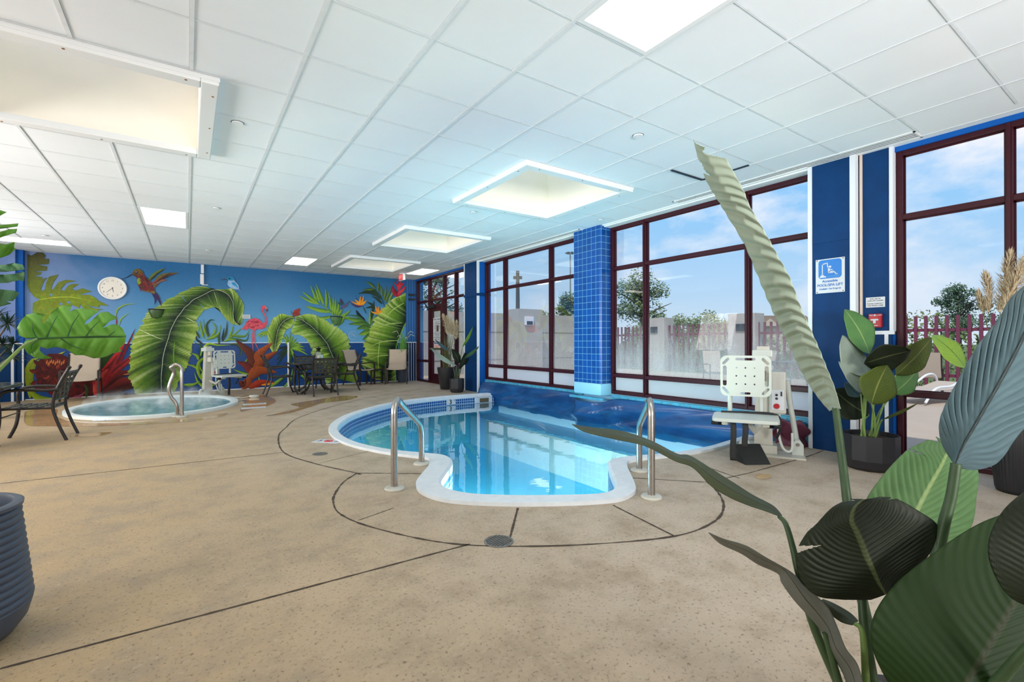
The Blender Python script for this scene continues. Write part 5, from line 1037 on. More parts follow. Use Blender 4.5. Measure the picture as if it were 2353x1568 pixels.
def make_strap_chair(label, group):
    r = empty('strap_chair', (0, 0, 0), 0, label, 'chair', group); m = M['bronze']; S = lambda P, k=24: catmull(P, k)
    for sx in (-1, 1):
        MB().tube(S([(sx*.285, -.30, 0), (sx*.275, -.235, .16), (sx*.285, -.215, .36), (sx*.29, -.225, .52), (sx*.292, -.18, .595), (sx*.292, -.08, .615)]), .018, 10).build('leg', m, r, smooth=True)
        MB().tube(S([(sx*.25, .335, 0), (sx*.25, .275, .16), (sx*.25, .225, .33), (sx*.25, .215, .42)]), .0165, 10).build('leg', m, r, smooth=True)
        MB().tube(S([(sx*.292, -.08, .615), (sx*.295, .04, .612), (sx*.29, .16, .60), (sx*.268, .26, .605)]), .018, 10).build('arm', m, r, smooth=True)
        po = MB().tube(S([(sx*.25, .215, .42), (sx*.25, .235, .55), (sx*.25, .295, .72), (sx*.25, .355, .845)]), .0165, 10).build('back_post', m, r, smooth=True)
        b = MB(); d = Vector((0, .43, .9)).normalized(); c = Vector((sx*.25, .355, .845))
        for q, rr in ((.0, .017), (.006, .022), (.012, .017), (.018, .022), (.026, .020), (.032, .008)): pass
        b.tube([c+d*q for q in (-.01, 0, .004, .010, .016, .020, .026, .034)], [.017, .022, .022, .015, .021, .021, .016, .004], 10); b.build('finial', m, po, smooth=True)
    b = MB()
    for sx in (-1, 1): b.tube([(sx*.25, -.225, .40), (sx*.25, .22, .39)], .013, 8)
    b.tube([(-.28, -.22, .40), (.28, -.22, .40)], .013, 8); b.tube([(-.25, .21, .39), (.25, .21, .39)], .013, 8); b.tube([(-.275, -.2, .31), (.275, -.2, .31)], .007, 6); b.build('seat_frame', m, r, smooth=True)
    b = MB(); weave(b, (-.25, -.215, .408), (1, 0, 0), (0, .999, -.02), 7, 6, .50, .42, .046); b.build('seat', M['strap'], r)
    b = MB(); b.tube([(-.25, .337, .80), (.25, .337, .80)], .012, 8); b.tube([(-.25, .225, .48), (.25, .225, .48)], .012, 8); b.build('back_frame', m, r, smooth=True)
    b = MB(); u = Vector((0, .115, .325)).normalized(); weave(b, (-.24, .222, .475), (1, 0, 0), u, 6, 5, .48, .345, .040); b.build('backrest', M['strap'], r)
    return r
GSC = 'woven strap chairs at the dining table'
def Rz(fx, fy): return math.atan2(fx, -fy)        # turn local -Y to (fx, fy)
sc = make_strap_chair('woven strap chair at the left end of the dining table, side on', GSC)
sc.location = (1.70, 11.54, 0); sc.rotation_euler = (0, 0, Rz(1, .0))
dup(sc, (2.42, 10.94, 0), Rz(-.05, 1), 'woven strap chair in front of the dining table with its back to the pool')
dup(sc, (3.12, 11.72, 0), Rz(-1, .25), 'woven strap chair at the right end of the dining table')
dup(sc, (2.42, 12.28, 0), Rz(.05, -1), 'woven strap chair behind the dining table, facing the pool')
dup(sc, (-1.50, 7.86, 0), Rz(-1, .06), 'woven strap chair at the left edge, pushed to the smoked glass table', 'woven strap chairs by the smoked glass table')
dup(sc, (-2.55, 8.72, 0), Rz(.25, -1), 'woven strap chair behind the smoked glass table, cut by the left edge', 'woven strap chairs by the smoked glass table')
def make_table(name, loc, rz, L, W, H, label, nleg=4):
    r = empty(name, loc, rz, label, 'table'); m = M['bronze']; ch = .12
    pl = [(-L/2+ch, -W/2), (L/2-ch, -W/2), (L/2, -W/2+ch), (L/2, W/2-ch), (L/2-ch, W/2), (-L/2+ch, W/2), (-L/2, W/2-ch), (-L/2, -W/2+ch)]
    b = MB(); b.tube([(x, y, H-.02) for x, y in pl], .02, 8, closed=True); b.build('rim', m, r)
    k = .985; MB().prism([(x*k, y*k) for x, y in pl], (0, 0, H-.018), (1, 0, 0), (0, 1, 0), (0, 0, .016)).build('glass_top', M['glass_top'], r)
    for sx in (-1, 1):
        for sy in (-1, 1):
            P = catmull([(sx*L*.36, sy*W*.36, H-.03), (sx*L*.24, sy*W*.22, H*.70), (sx*L*.13, sy*W*.12, H*.42), (sx*L*.19, sy*W*.2, H*.15), (sx*L*.33, sy*W*.34, .022)], 24)
            b = MB(); b.tube(P, .02, 10); b.lathe([(.001, 0), (.034, 0), (.034, .012), (.02, .03), (.001, .034)], (sx*L*.33, sy*W*.34, 0), 12); b.build('leg', m, r, smooth=True)
    b = MB(); b.tube([(L*.13*math.cos(2*PI*i/24), W*.12*math.sin(2*PI*i/24), H*.42) for i in range(24)], .010, 8, closed=True); b.build('ring', m, r, smooth=True)
    return r
make_table('dining_table', (2.43, 11.62, 0), .02, 1.12, .98, .69, 'dark glass-topped dining table with chamfered corners before the mural')
make_table('glass_table', (-2.12, 7.24, 0), .0, 1.12, .92, .70, 'smoked glass table cut by the left edge of the view')
# lantern on the dining table
P = (2.52, 11.70, .69); r = empty('lantern', P, 0, 'clear pineapple shaped glass lantern with dark leaves standing on the dining table', 'lantern')
gm, N, K = mnew('lantern_glass'); N.clear(); o_ = N.new('ShaderNodeOutputMaterial'); t_ = N.new('ShaderNodeBsdfTransparent'); g_ = N.new('ShaderNodeBsdfGlossy'); g_.inputs['Roughness'].default_value = .08; x_ = N.new('ShaderNodeMixShader'); x_.inputs[0].default_value = .45; K.new(t_.outputs[0], x_.inputs[1]); K.new(g_.outputs[0], x_.inputs[2]); K.new(x_.outputs[0], o_.inputs[0])
b = MB(); n = 16; pr = [(.07, .005), (.10, .04), (.115, .10), (.105, .17), (.075, .225), (.045, .25)]
b.lathe(pr, n=n); b.build('jar', gm, r)
b = MB(); b.lathe([(.03, .006), (.045, .006), (.045, .10), (.04, .105), (.001, .10)], n=20); b.build('candle', M['cream'], r, smooth=True)
b = MB(); b.lathe([(.05, .248), (.052, .262), (.03, .27), (.001, .272)], n=16)
for k in range(9):
    a = k*2*PI/9; b.tube([(0.01*math.cos(a), .01*math.sin(a), .265), (.04*math.cos(a), .04*math.sin(a), .31), (.075*math.cos(a), .075*math.sin(a), .335)], [.008, .012, .001], 6)
    if k % 3 == 0: b.tube([(0, 0, .265), (.012*math.cos(a), .012*math.sin(a), .33), (.02*math.cos(a), .02*math.sin(a), .375)], [.008, .011, .001], 6)
b.build('leaf_crown', M['black'], r)
# sling chairs
def make_sling(label, group):
    r = empty('sling_chair', (0, 0, 0), 0, label, 'chair', group); m = M['bronze']
    for sx in (-1, 1):
        b = MB(); b.box((sx*.285, -.25, .30), (.032, .045, .60), None, 0, .006); b.build('leg', m, r)
        b = MB(); b.tube(catmull([(sx*.27, .34, 0), (sx*.27, .25, .25), (sx*.27, .19, .42)], 12), .015, 8); b.build('leg', m, r, smooth=True)
        b = MB(); b.tube(catmull([(sx*.285, -.25, .585), (sx*.287, -.17, .60), (sx*.287, .05, .575), (sx*.262, .235, .55)], 20), .015, 8); b.build('arm', m, r, smooth=True)
        b = MB(); b.tube(catmull([(sx*.25, -.26, .43), (sx*.25, -.05, .405), (sx*.25, .17, .39), (sx*.25, .24, .55), (sx*.25, .37, .92)], 24), .014, 8); b.build('side_rail', m, r, smooth=True)
    b = MB(); b.tube([(-.285, -.24, .40), (.285, -.24, .40)], .012, 8); b.tube([(-.27, .19, .385), (.27, .19, .385)], .012, 8); b.build('cross_bar', m, r, smooth=True)
    prof = catmull([(0, -.275, .405), (0, -.265, .435), (0, -.10, .412), (0, .10, .398), (0, .19, .44), (0, .25, .58), (0, .32, .76), (0, .375, .93), (0, .39, .935)], 30)
    b = MB(); b.grid(lambda u, v: ((v-.5)*.5, prof[min(30, round(u*30))].y+.0, prof[min(30, round(u*30))].z-.018*math.sin(PI*v)*(u < .5)), 30, 8); o = b.build('sling', M['sling'], r, smooth='all'); md = o.modifiers.new('t', 'SOLIDIFY'); md.thickness = .004
    return r
GSL = 'beige sling chairs along the mural wall'
sl = make_sling('beige sling chair between the dining table and the small side table', GSL); sl.location = (3.84, 12.92, 0); sl.rotation_euler = (0, 0, Rz(.5, -.8))
dup(sl, (4.80, 12.72, 0), Rz(-.42, -.9), 'beige sling chair in the right corner beside the tall grass')
dup(sl, (-1.76, 12.80, 0), Rz(-.02, -1), 'beige sling chair behind the hot tub under the big monstera leaf')
r = empty('side_table', (4.34, 13.04, 0), .0, 'small dark side table between the two sling chairs', 'table'); b = MB()
for k in range(5): b.span((-.22, -.2+.082*k, .385), (.22, -.2+.082*k+.07, .40))
b.span((-.225, -.21, .365), (.225, -.19, .40)); b.span((-.225, .2, .365), (.225, .22, .40)); b.build('table_top', M['bronze'], r)
for sx in (-1, 1):
    for sy in (-1, 1): b = MB(); b.span((sx*.22-.02, sy*.2-.02, 0), (sx*.22+.02, sy*.2+.02, .43), 0, .004); b.build('leg', mat('taupe_metal', (96, 82, 78), .4, .2) if (sx, sy) == (1, -1) else M['bronze'], r)
b = MB(); b.tube([(-.22, -.2, .16), (.22, -.2, .16)], .01, 6); b.tube([(-.22, .2, .16), (.22, .2, .16)], .01, 6); b.tube([(0, -.2, .16), (0, .2, .16)], .01, 6); b.build('stretcher', M['bronze'], r)
# ================================================================== pool rails
def rail(name, pts, rad, label, group, n=60):
    o = pts[0]; r = empty(name, (o[0], o[1], 0), 0, label, 'handrail', group); P = [Vector(p)-Vector((o[0], o[1], 0)) for p in pts]
    b = MB(); b.tube(P, rad, 16); b.build('tube', M['steel'], r, smooth=True)
    for q in (P[0], P[-1]):
        b = MB(); b.lathe([(.001, .0), (.075, .0), (.078, .008), (.07, .02), (.04, .026), (.03, .026)], (q.x, q.y, 0), 28); b.build('flange', M['plastic_old'], r, smooth=True)
def railpath(A, B, top, mid, back=.0, rad=.035, k=9):
    A = Vector((*A, 0)); B = Vector((*B, 0)); d = (B-A); u = d.normalized(); L = d.length
    key = [A, A+Vector((0, 0, top-.10))]
    c = A+u*.085+Vector((0, 0, top-.10)); out = list(key)
    for i in range(1, k+1): a = PI-(PI-.72)*i/k; out.append(c+u*.085*math.cos(a)+Vector((0, 0, .10*math.sin(a))))
    e = B+Vector((0, 0, mid)); s = out[-1]
    for t in (.25, .5, .8): out.append(s.lerp(e, t))
    q0 = s.lerp(e, .88); q2 = B+Vector((0, 0, mid-.12))
    for t in (.0, .25, .5, .75, 1.): out.append(q0*(1-t)**2+e*2*t*(1-t)+q2*t*t)
    out.append(B); return out
rail('pool_handrail', railpath((1.324, 3.571), (1.806, 4.155), .685, .36), .026, 'stainless steel pool handrail on the left of the keyhole steps', 'stainless pool handrails')
rail('pool_handrail', railpath((2.794, 2.298), (3.285, 2.835), .70, .40), .026, 'stainless steel pool handrail on the right of the keyhole steps', 'stainless pool handrails')
A = Vector((-.075, 8.93, 0)); Bx = lambda px, py: WY(px, py, 9.0)
pts = [A, A+Vector((0, 0, .68))]; c = Vector((-.15, 8.95, .70))
for i in range(1, 8): a = i/8*PI*.92; pts.append(Vector((-.15+.075*math.cos(a), 8.95, .70+.11*math.sin(a))))
for q in ((400, 855), (391, 880), (388, 898), (394, 914), (403, 925), (407, 938)): v = Bx(*q); pts.append(Vector((v.x, 8.99, v.z)))
v = Bx(408, 955); pts.append(Vector((v.x, 9.02, .04)))
rail('spa_handrail', [tuple(p) for p in catmull(pts, 60)], .025, 'curved stainless steel handrail at the near rim of the hot tub', 'stainless pool handrails')
# ================================================================== drains and deck markers
for (px, py), rad, lb in (((1146, 1245), .085, 'round cast drain cover at the front of the pool apron'), ((735, 1044), .075, 'round dark drain cover left of the pool'), ((622, 955), .05, 'small dark drain in the deck by the long puddle')):
    P = FL(px, py); r = empty('floor_drain', (P.x, P.y, 0), .3, lb, 'drain', 'round deck drains'); b = MB(); b.lathe([(rad, 0), (rad, .004), (rad*.86, .005), (rad*.86, .002)], n=32, cap=False); b.build('rim', M['steel_dark'], r)
    b = MB(); b.lathe([(rad*.86, .002), (.001, .002)], n=32, cap=False, m=1)
    for k in range(9): y = -rad*.75+k*rad*.1875; w = math.sqrt(max(0, (rad*.84)**2-y*y)); b.span((-w, y-.004, .002), (w, y+.004, .005))
    b.build('grate', [M['steel_dark'], M['ink']], r)
P = FL(755, 1015); r = empty('depth_marker', (P.x, P.y, 0), -.85, 'white no diving depth marker tile on the deck left of the pool', 'deck marker', 'white depth marker tiles on the deck')
b = MB(); b.span((-.17, -.085, .0005), (.17, .085, .004)); b.build('tile', M['paper'], r); text('3', 'number', .10, (-.115, 0, .0045), (0, 0, 0), M['ink'], r, bold=.002); text('FT', 'unit', .06, (.11, 0, .0045), (0, 0, 0), M['ink'], r, bold=.002)
b = MB(); b.tube([(.045*math.cos(2*PI*i/24), .045*math.sin(2*PI*i/24), .0045) for i in range(24)], .006, 6, closed=True); b.box((0, 0, .0045), (.08, .010, .004), Matrix.Rotation(.8, 3, 'Z')); b.build('no_diving_ring', M['sign_red'], r)
b = MB(); b.tube([(-.02, -.012, .0045), (.0, .008, .0045), (.02, -.01, .0045)], .005, 6); b.build('diver', M['ink'], r)
for (px, py), a, lb in (((557, 931), -.1, 'white lettered marker tile beside the right rim of the hot tub'), ((553, 940), -.1, 'plain white marker tile nearest the right rim of the hot tub'), ((215, 965), -.15, 'white lettered marker tile at the near left rim of the hot tub')):
    P = FL(px, py); r = empty('depth_marker', (P.x+.2, P.y-(.14 if 'left' in lb else 0), 0), a, lb, 'deck marker', 'white depth marker tiles on the deck'); b = MB(); b.span((-.19, -.10, .0025), (.19, .10, .006)); b.build('tile', M['paper'], r)
    if 'lettered' in lb: text('NO DIVING', 'lettering', .06, (0, .02, .0065), (0, 0, 0), M['ink'], r, bold=.002); text('3 FT', 'number', .06, (0, -.05, .0065), (0, 0, 0), M['ink'], r)
# ================================================================== accessible pool lifts
def rrect(w, h, r, n=6):
    return [(cx+r*math.cos(a+PI/2*i/n), cy+r*math.sin(a+PI/2*i/n)) for cx, cy, a in ((w/2-r, h/2-r, 0), (-w/2+r, h/2-r, PI/2), (-w/2+r, -h/2+r, PI), (w/2-r, -h/2+r, 1.5*PI)) for i in range(n+1)]
def slotted(mb, w, h, r, slots, o, ax, ay, th):
    # plate with slots cut through it
    out = rrect(w, h, r); hs = []
    for cx, cy, sw, sh, ang in slots:
        rr = min(sw, sh)*.49; hs.append([(cx+x*math.cos(ang)-y*math.sin(ang), cy+x*math.sin(ang)+y*math.cos(ang)) for x, y in rrect(sw, sh, rr, 4)])
    vo, fs = polyfill(out, hs); o, ax, ay = Vector(o), Vector(ax), Vector(ay); nz = ax.cross(ay).normalized()*th
    A = [o+ax*v.x+ay*v.y for v in vo]; n = len(A); mb.add(A+[p+nz for p in A], [tuple(reversed(f)) for f in fs]+[tuple(i+n for i in f) for f in fs])
    for lp in [out]+hs:
        P = [o+ax*x+ay*y for x, y in lp]; k = len(P); mb.add(P+[p+nz for p in P], [(i, (i+1) % k, k+(i+1) % k, k+i) for i in range(k)])
def make_lift(name, loc, rz, label, group, S, mast_dx, belts=2):
    # local -Y is where the sitter faces; S = (seat z, back z0, back z1)
    r = empty(name, loc, rz, label, 'pool lift', group); W = M['plastic']; A = M['plastic_old']; sz, b0, b1 = S
    b = MB(); slotted(b, .45, b1-b0, .06, [(-.185, 0, .035, .20, 0), (.185, 0, .035, .20, 0), (0, (b1-b0)/2-.035, .18, .025, 0), (0, -(b1-b0)/2+.03, .09, .022, 0), (-.175, (b1-b0)/2-.055, .028, .085, -.75), (.175, (b1-b0)/2-.055, .028, .085, .75), (-.175, -(b1-b0)/2+.055, .028, .085, .75), (.175, -(b1-b0)/2+.055, .028, .085, -.75)]+[(x, y, .016, .016, 0) for x in (-.08, 0, .08) for y in (-.08, 0, .08)], (0, 0, (b0+b1)/2), (1, 0, 0), (0, .05, 1), .022); b.build('backrest', W, r)
    b = MB(); slotted(b, .56, .40, .05, [(x, y, .014, .014, 0) for x in (-.1, 0, .1) for y in (-.05, .05)], (0, -.20, sz), (1, 0, 0), (0, 1, .02), .03); b.tube([(-.26, -.385, sz+.008), (.26, -.385, sz+.008)], .016, 8); b.build('seat', W, r, smooth=True)
    for sx in (-.14, .14): b = MB(); b.tube(catmull([(sx, -.06, sz-.02), (sx, .02, sz+.0), (sx, .035, sz+.10), (sx, .04, b0+.2)], 20), .022, 10); b.build('back_pole', W, r, smooth=True)
    for sx in (-.26, .26):
        b = MB(); b.tube([(sx*.92, -.30, sz-.03), (sx*1.12, -.30, sz-.03)], .022, 12); b.tube([(sx*.7, -.22, sz-.05), (sx*.92, -.22, sz-.05)], .015, 8); b.build('seat_knob', M['black'], r, smooth=True)
    b = MB(); b.span((-.2, -.33, sz-.045), (-.14, -.1, sz-.002), 0, .01); b.span((.14, -.33, sz-.045), (.2, -.1, sz-.002), 0, .01); b.build('seat_bracket', A, r)
    for k, x in enumerate((-.10, .0)[:belts]):
        b = MB(); ln = sz-.05 if k == 0 else sz*.55
        b.grid(lambda u, v, x=x, ln=ln: (x+(v-.5)*.05+.004*math.sin(u*6), -.37-.006*math.sin(u*4), sz-.012-ln*u), 14, 2); o = b.build('safety_belt', M['rubber'], r, smooth='all'); o.modifiers.new('t', 'SOLIDIFY').thickness = .004
    b = MB(); b.tube(catmull([(-.22, -.02, sz+.035), (0, .0, sz+.04), (.26, -.02, sz+.035), (.30, .0, sz-.08), (.27, .05, sz-.2)], 24), .013, 8); b.build('lap_strap', M['rubber'], r, smooth=True)
    # mast, arm, motor, foot
    mx, my = mast_dx, .26
    b = MB(); prof = [(.085, 0), (.075, .35), (.06, b1-.06), (.055, b1+.02)]
    vs = []; 
    for w_, z in prof: vs += [(mx-w_, my-.045-.03*z, z+.07), (mx+w_, my-.045-.03*z, z+.07), (mx+w_, my+.06-.04*z, z+.07), (mx-w_, my+.06-.04*z, z+.07)]
    b.add(vs, [(4*i+j, 4*i+(j+1) % 4, 4*i+4+(j+1) % 4, 4*i+4+j) for i in range(3) for j in range(4)]+[(3, 2, 1, 0), (12, 13, 14, 15)]); b.build('mast', A, r)
    b = MB(); b.span((mx-.10, my-.14, b1-.02), (mx+.08, my+.06, b1+.055), 0, .012); b.build('mast_head', W, r)
    b = MB(); b.span((mx-.02, my-.16, b1-.10), (mx+.02, my-.02, b1-.02)); b.span((-.16, .045, (b0+b1)/2-.03), (mx+.02, .09, (b0+b1)/2+.03)); b.span((mx-.03, .06, (b0+b1)/2-.05), (mx+.03, my, (b0+b1)/2+.05), 0, .01); b.tube([(0, .05, sz-.03), (mx*.5, .12, sz*.6), (mx, my, .35)], .028, 10); b.build('lift_arm', A, r)
    mo = MB().span((mx+.05, my-.10, .42), (mx+.20, my+.02, b1-.16), 0, .02).build('battery_box', mat('grey_plastic', (196, 196, 190), .45), r)
    b = MB(); b.span((mx+.07, my-.108, .46), (mx+.18, my-.099, .66), 0, .003); b.build('control_panel', M['paper'], mo)
    b = MB(); b.tube([(mx+.115, my-.10, .50), (mx+.115, my-.118, .50)], .026, 16); b.build('stop_button', M['red'], mo, smooth=True)
    for z in (.575, .61): b = MB(); b.tube([(mx+.115, my-.10, z), (mx+.115, my-.113, z)], .012, 10); b.build('control_button', M['ink'], mo)
    b = MB(); b.span((mx+.15, my-.112, .60), (mx+.163, my-.105, .645)); b.build('key_switch', M['ink'], mo)
    b = MB(); b.tube([(mx+.21, my-.02, b1-.25), (mx+.24, my+.02, .5), (mx+.30, my+.07, .12)], .026, 12); b.tube([(mx+.285, my+.06, .18), (mx+.305, my+.075, .06)], .018, 10); b.build('actuator', W, r, smooth=True)
    b = MB(); b.tube(catmull([(mx+.14, my-.08, .42), (mx+.13, my-.10, .25), (mx+.17, my-.13, .09), (mx+.24, my-.13, .08), (mx+.25, my-.08, .24)], 24), .012, 8); b.build('cable', M['plastic'], r, smooth=True)
    b = MB(); b.span((mx-.22, my-.18, 0), (mx+.36, my+.10, .018), 0, .004); b.span((mx-.12, my-.10, .018), (mx+.12, my+.08, .10), 0, .008); b.build('base_plate', A, r)
    for (x, y) in ((mx-.17, my-.12), (mx+.30, my+.0)):
        b = MB(); b.prism([(-.05, 0), (.05, 0), (.05, .10), (.02, .145), (-.02, .145), (-.05, .10)], (x, y-.03, .018), (1, 0, 0), (0, 0, 1), (0, .06, 0)); b.build('anchor_bracket', W, r)
        b = MB(); b.tube([(x, y-.04, .12), (x, y+.04, .12)], .016, 10); b.build('pivot_bolt', M['steel_dark'], r)
    b = MB(); b.span((mx-.20, my-.182, .002), (mx-.02, my-.179, .016)); b.build('name_strip', M['ink'], r)
    b = MB(); b.span((mx-.15, my-.095, .0185), (mx-.05, my+.03, .0205)); b.build('rust_stain', M['rust'], r)
    return r
th = Rz(-.88, -.49)
make_lift('pool_lift', (4.54, 2.58, 0), th, 'white accessible pool lift chair beside the blue column at the pool edge', 'accessible pool lifts', (.40, .60, 1.0), .16)
make_lift('spa_lift', (.66, 12.10, 0), Rz(.42, -.9), 'white lift chair standing behind the right end of the hot tub', 'accessible pool lifts', (.42, .58, .98), -.22, 1)
P = FL(584, 914); b = MB(); b.tube(catmull([(-.35, .02, .02), (-.25, -.05, .012), (-.1, 0, .02)], 12), .012, 8); b.lathe([(.001, 0), (.04, 0), (.05, .02), (.045, .05), (.001, .055)], (0, 0, 0), 16, sx=2.0); tag(b.build('hand_control', M['plastic'], loc=(P.x, P.y, .003), smooth=True), 'white hand control lying on the wet deck beside the spa lift', 'remote')
# rubber wedge
P = FL(1727, 1062); r = empty('wheel_wedge', (P.x, P.y, 0), Rz(-.5, -.85), 'black rubber wheel wedge on the deck in front of the pool lift', 'wedge')
b = MB(); b.prism([(-.11, 0), (.13, 0), (.13, .06), (.10, .15), (.06, .155)], (-.12, 0, 0), (0, 1, 0), (0, 0, 1), (.24, 0, 0)); b.build('block', M['rubber'], r); b = MB(); b.prism([(.03, .05), (.10, .05), (.10, .10), (.07, .11)], (.1202, 0, 0), (0, 1, 0), (0, 0, 1), (.001, 0, 0)); b.build('end_recess', M['ink'], r)
# folded maroon bag behind the lift
b = MB(); b.grid(lambda u, v: ((u-.5)*.32+.02*math.sin(v*9), .05*math.sin(u*7)*(1-v)+.04*math.sin(v*5), .005+.30*v*(1-.4*abs(u-.4))+.03*math.sin(u*11)), 18, 12); o = tag(b.build('folded_bag', M['bag'], loc=(5.38, 2.55, 0), smooth='all'), 'crumpled maroon plastic bag on the deck behind the pool lift', 'bag'); o.modifiers.new('t', 'SOLIDIFY').thickness = .006; o.rotation_euler = (0, 0, -.9)
# ================================================================== signs and fixtures on the blue column
sg = empty('pool_lift_sign', (5.4995, 2.216, 1.82), 0, 'white and blue accessible pool and spa lift sign on the blue column', 'sign'); wallsign(sg, (0, 0, 0), .27, .355, M['paper'], 'panel', .004)
b = MB(); b.prism(rrect(.215, .195, .03), (-.0052, 0, .07), (0, -1, 0), (0, 0, 1), (.001, 0, 0)); b.build('blue_field', M['sign_blue'], sg)
def pl2(name, m, polys, x=-.0062):
    b = MB()
    for p in polys: b.prism(p, (x, 0, .07), (0, -1, 0), (0, 0, 1), (.0009, 0, 0))
    return b.build(name, m, sg)
def seg(x0, y0, x1, y1, w): d = Vector((x1-x0, y1-y0)).normalized(); n = Vector((-d.y, d.x))*w/2; return [(x0+n.x, y0+n.y), (x0-n.x, y0-n.y), (x1-n.x, y1-n.y), (x1+n.x, y1+n.y)]
circ = lambda cx, cy, r_: [(cx+r_*math.cos(2*PI*i/16), cy+r_*math.sin(2*PI*i/16)) for i in range(16)]
pl2('lift_symbol', M['paper'], [seg(-.07, -.06, -.07, .055, .009), seg(-.074, .052, -.022, .065, .009), seg(-.024, .066, -.020, .02, .009), [(-.098, -.085), (-.035, -.085), (-.035, -.074), (-.055, -.068), (-.06, -.055), (-.08, -.055), (-.09, -.07)]])
pl2('seated_figure', M['paper'], [circ(.002, .022, .012), seg(-.008, .005, -.002, -.03, .013), seg(-.006, -.028, .038, -.032, .013), seg(.036, -.03, .062, -.062, .010), seg(.058, -.060, .072, -.058, .008), seg(0, -.005, .026, -.012, .008), seg(-.016, .03, -.014, -.04, .005), seg(-.016, -.04, .03, -.042, .005)])
pl2('water_lines', mat('pale_sign_blue', (70, 150, 215), .5), [seg(-.03, -.074, .09, -.074, .004), seg(-.03, -.084, .085, -.084, .004)])
bl_ = mat('sign_lettering_blue', (24, 110, 190), .5)
text('Accessible', 'lettering', .034, (-.0052, 0, -.055), RZ, bl_, sg, bold=.0008); text('POOL/SPA LIFT', 'lettering', .036, (-.0052, 0, -.097), RZ, bl_, sg, bold=.0008); text('Available On Request', 'lettering', .023, (-.0052, 0, -.135), RZ, bl_, sg, bold=.0006)
many(MB().tube([(0, 0, 0), (-.002, 0, 0)], .005, 8), 'corner_screw', M['ink'], sg, [(-.0042, y, z) for y in (-.12, .12) for z in (-.165, .165)])
sg = empty('front_desk_notice', (5.5795, 1.85, 1.522), 0, 'small white notice about the lift chairs above the fire alarm', 'sign'); wallsign(sg, (0, 0, 0), .158, .10, M['paper'], 'panel', .003)
for k, t in enumerate(('FOR USE OF', 'OUR LIFT CHAIRS', 'PLEASE CONTACT', 'THE FRONT DESK')): text(t, 'lettering', .0165, (-.0038, 0, .033-.019*k-(.009 if k > 1 else 0)), RZ, M['ink'], sg, bold=.0002)
sg = empty('fire_alarm', (5.5795, 1.842, 1.34), 0, 'red fire alarm pull station with white handle on the narrow blue panel', 'fire alarm')
b = MB(); b.span((-.045, -.052, -.067), (0, .052, .067), 0, .008); b.build('housing', M['red'], sg); b = MB(); b.span((-.055, -.032, .0), (-.044, .032, .016), 0, .003); b.span((-.055, -.011, -.028), (-.044, .011, .002), 0, .003); b.build('handle', M['paper'], sg)
text('FIRE', 'lettering', .018, (-.0462, .03, .052), RZ, M['paper'], sg); text('ALARM', 'lettering', .018, (-.0462, -.03, .052), RZ, M['paper'], sg); b = MB(); b.tube([(-.044, 0, .052), (-.049, 0, .052)], .008, 12); b.build('bell_disc', M['paper'], sg); b = MB(); b.span((-.047, -.025, -.05), (-.0448, .025, -.044)); b.build('white_line', M['paper'], sg)
P = WX(1987, 744, 5.575); b = MB(); b.span((-.02, -.016, -.04), (0, .016, .04), 0, .003); tag(b.build('switch_box', mat('beige_box', (210, 200, 176), .5), loc=(5.579, 1.925, P.z)), 'small beige box on the blue panel left of the fire alarm', 'switch')
# exit sign
P = FL(925, 627, CEIL); r = empty('exit_sign', (4.76, 12.22, CEIL), 0, 'red exit sign hanging from the ceiling at the right end of the mural', 'sign')
q = D(926, 786, 0.); b = MB(); b.span((-.15, -.035, -.20), (.15, .035, -.03), 0, .008); b.span((-.06, -.05, -.03), (.06, .05, -.001), 0, .004); b.build('housing', M['white'], r)
b = MB(); b.span((-.14, -.039, -.19), (.14, -.034, -.04)); b.build('face', M['exit_red'], r); text('EXIT', 'lettering', .11, (0, -.0395, -.115), (PI/2, 0, 0), M['exit_letter'], r, bold=.003); r.rotation_euler = (0, 0, -PI/2)
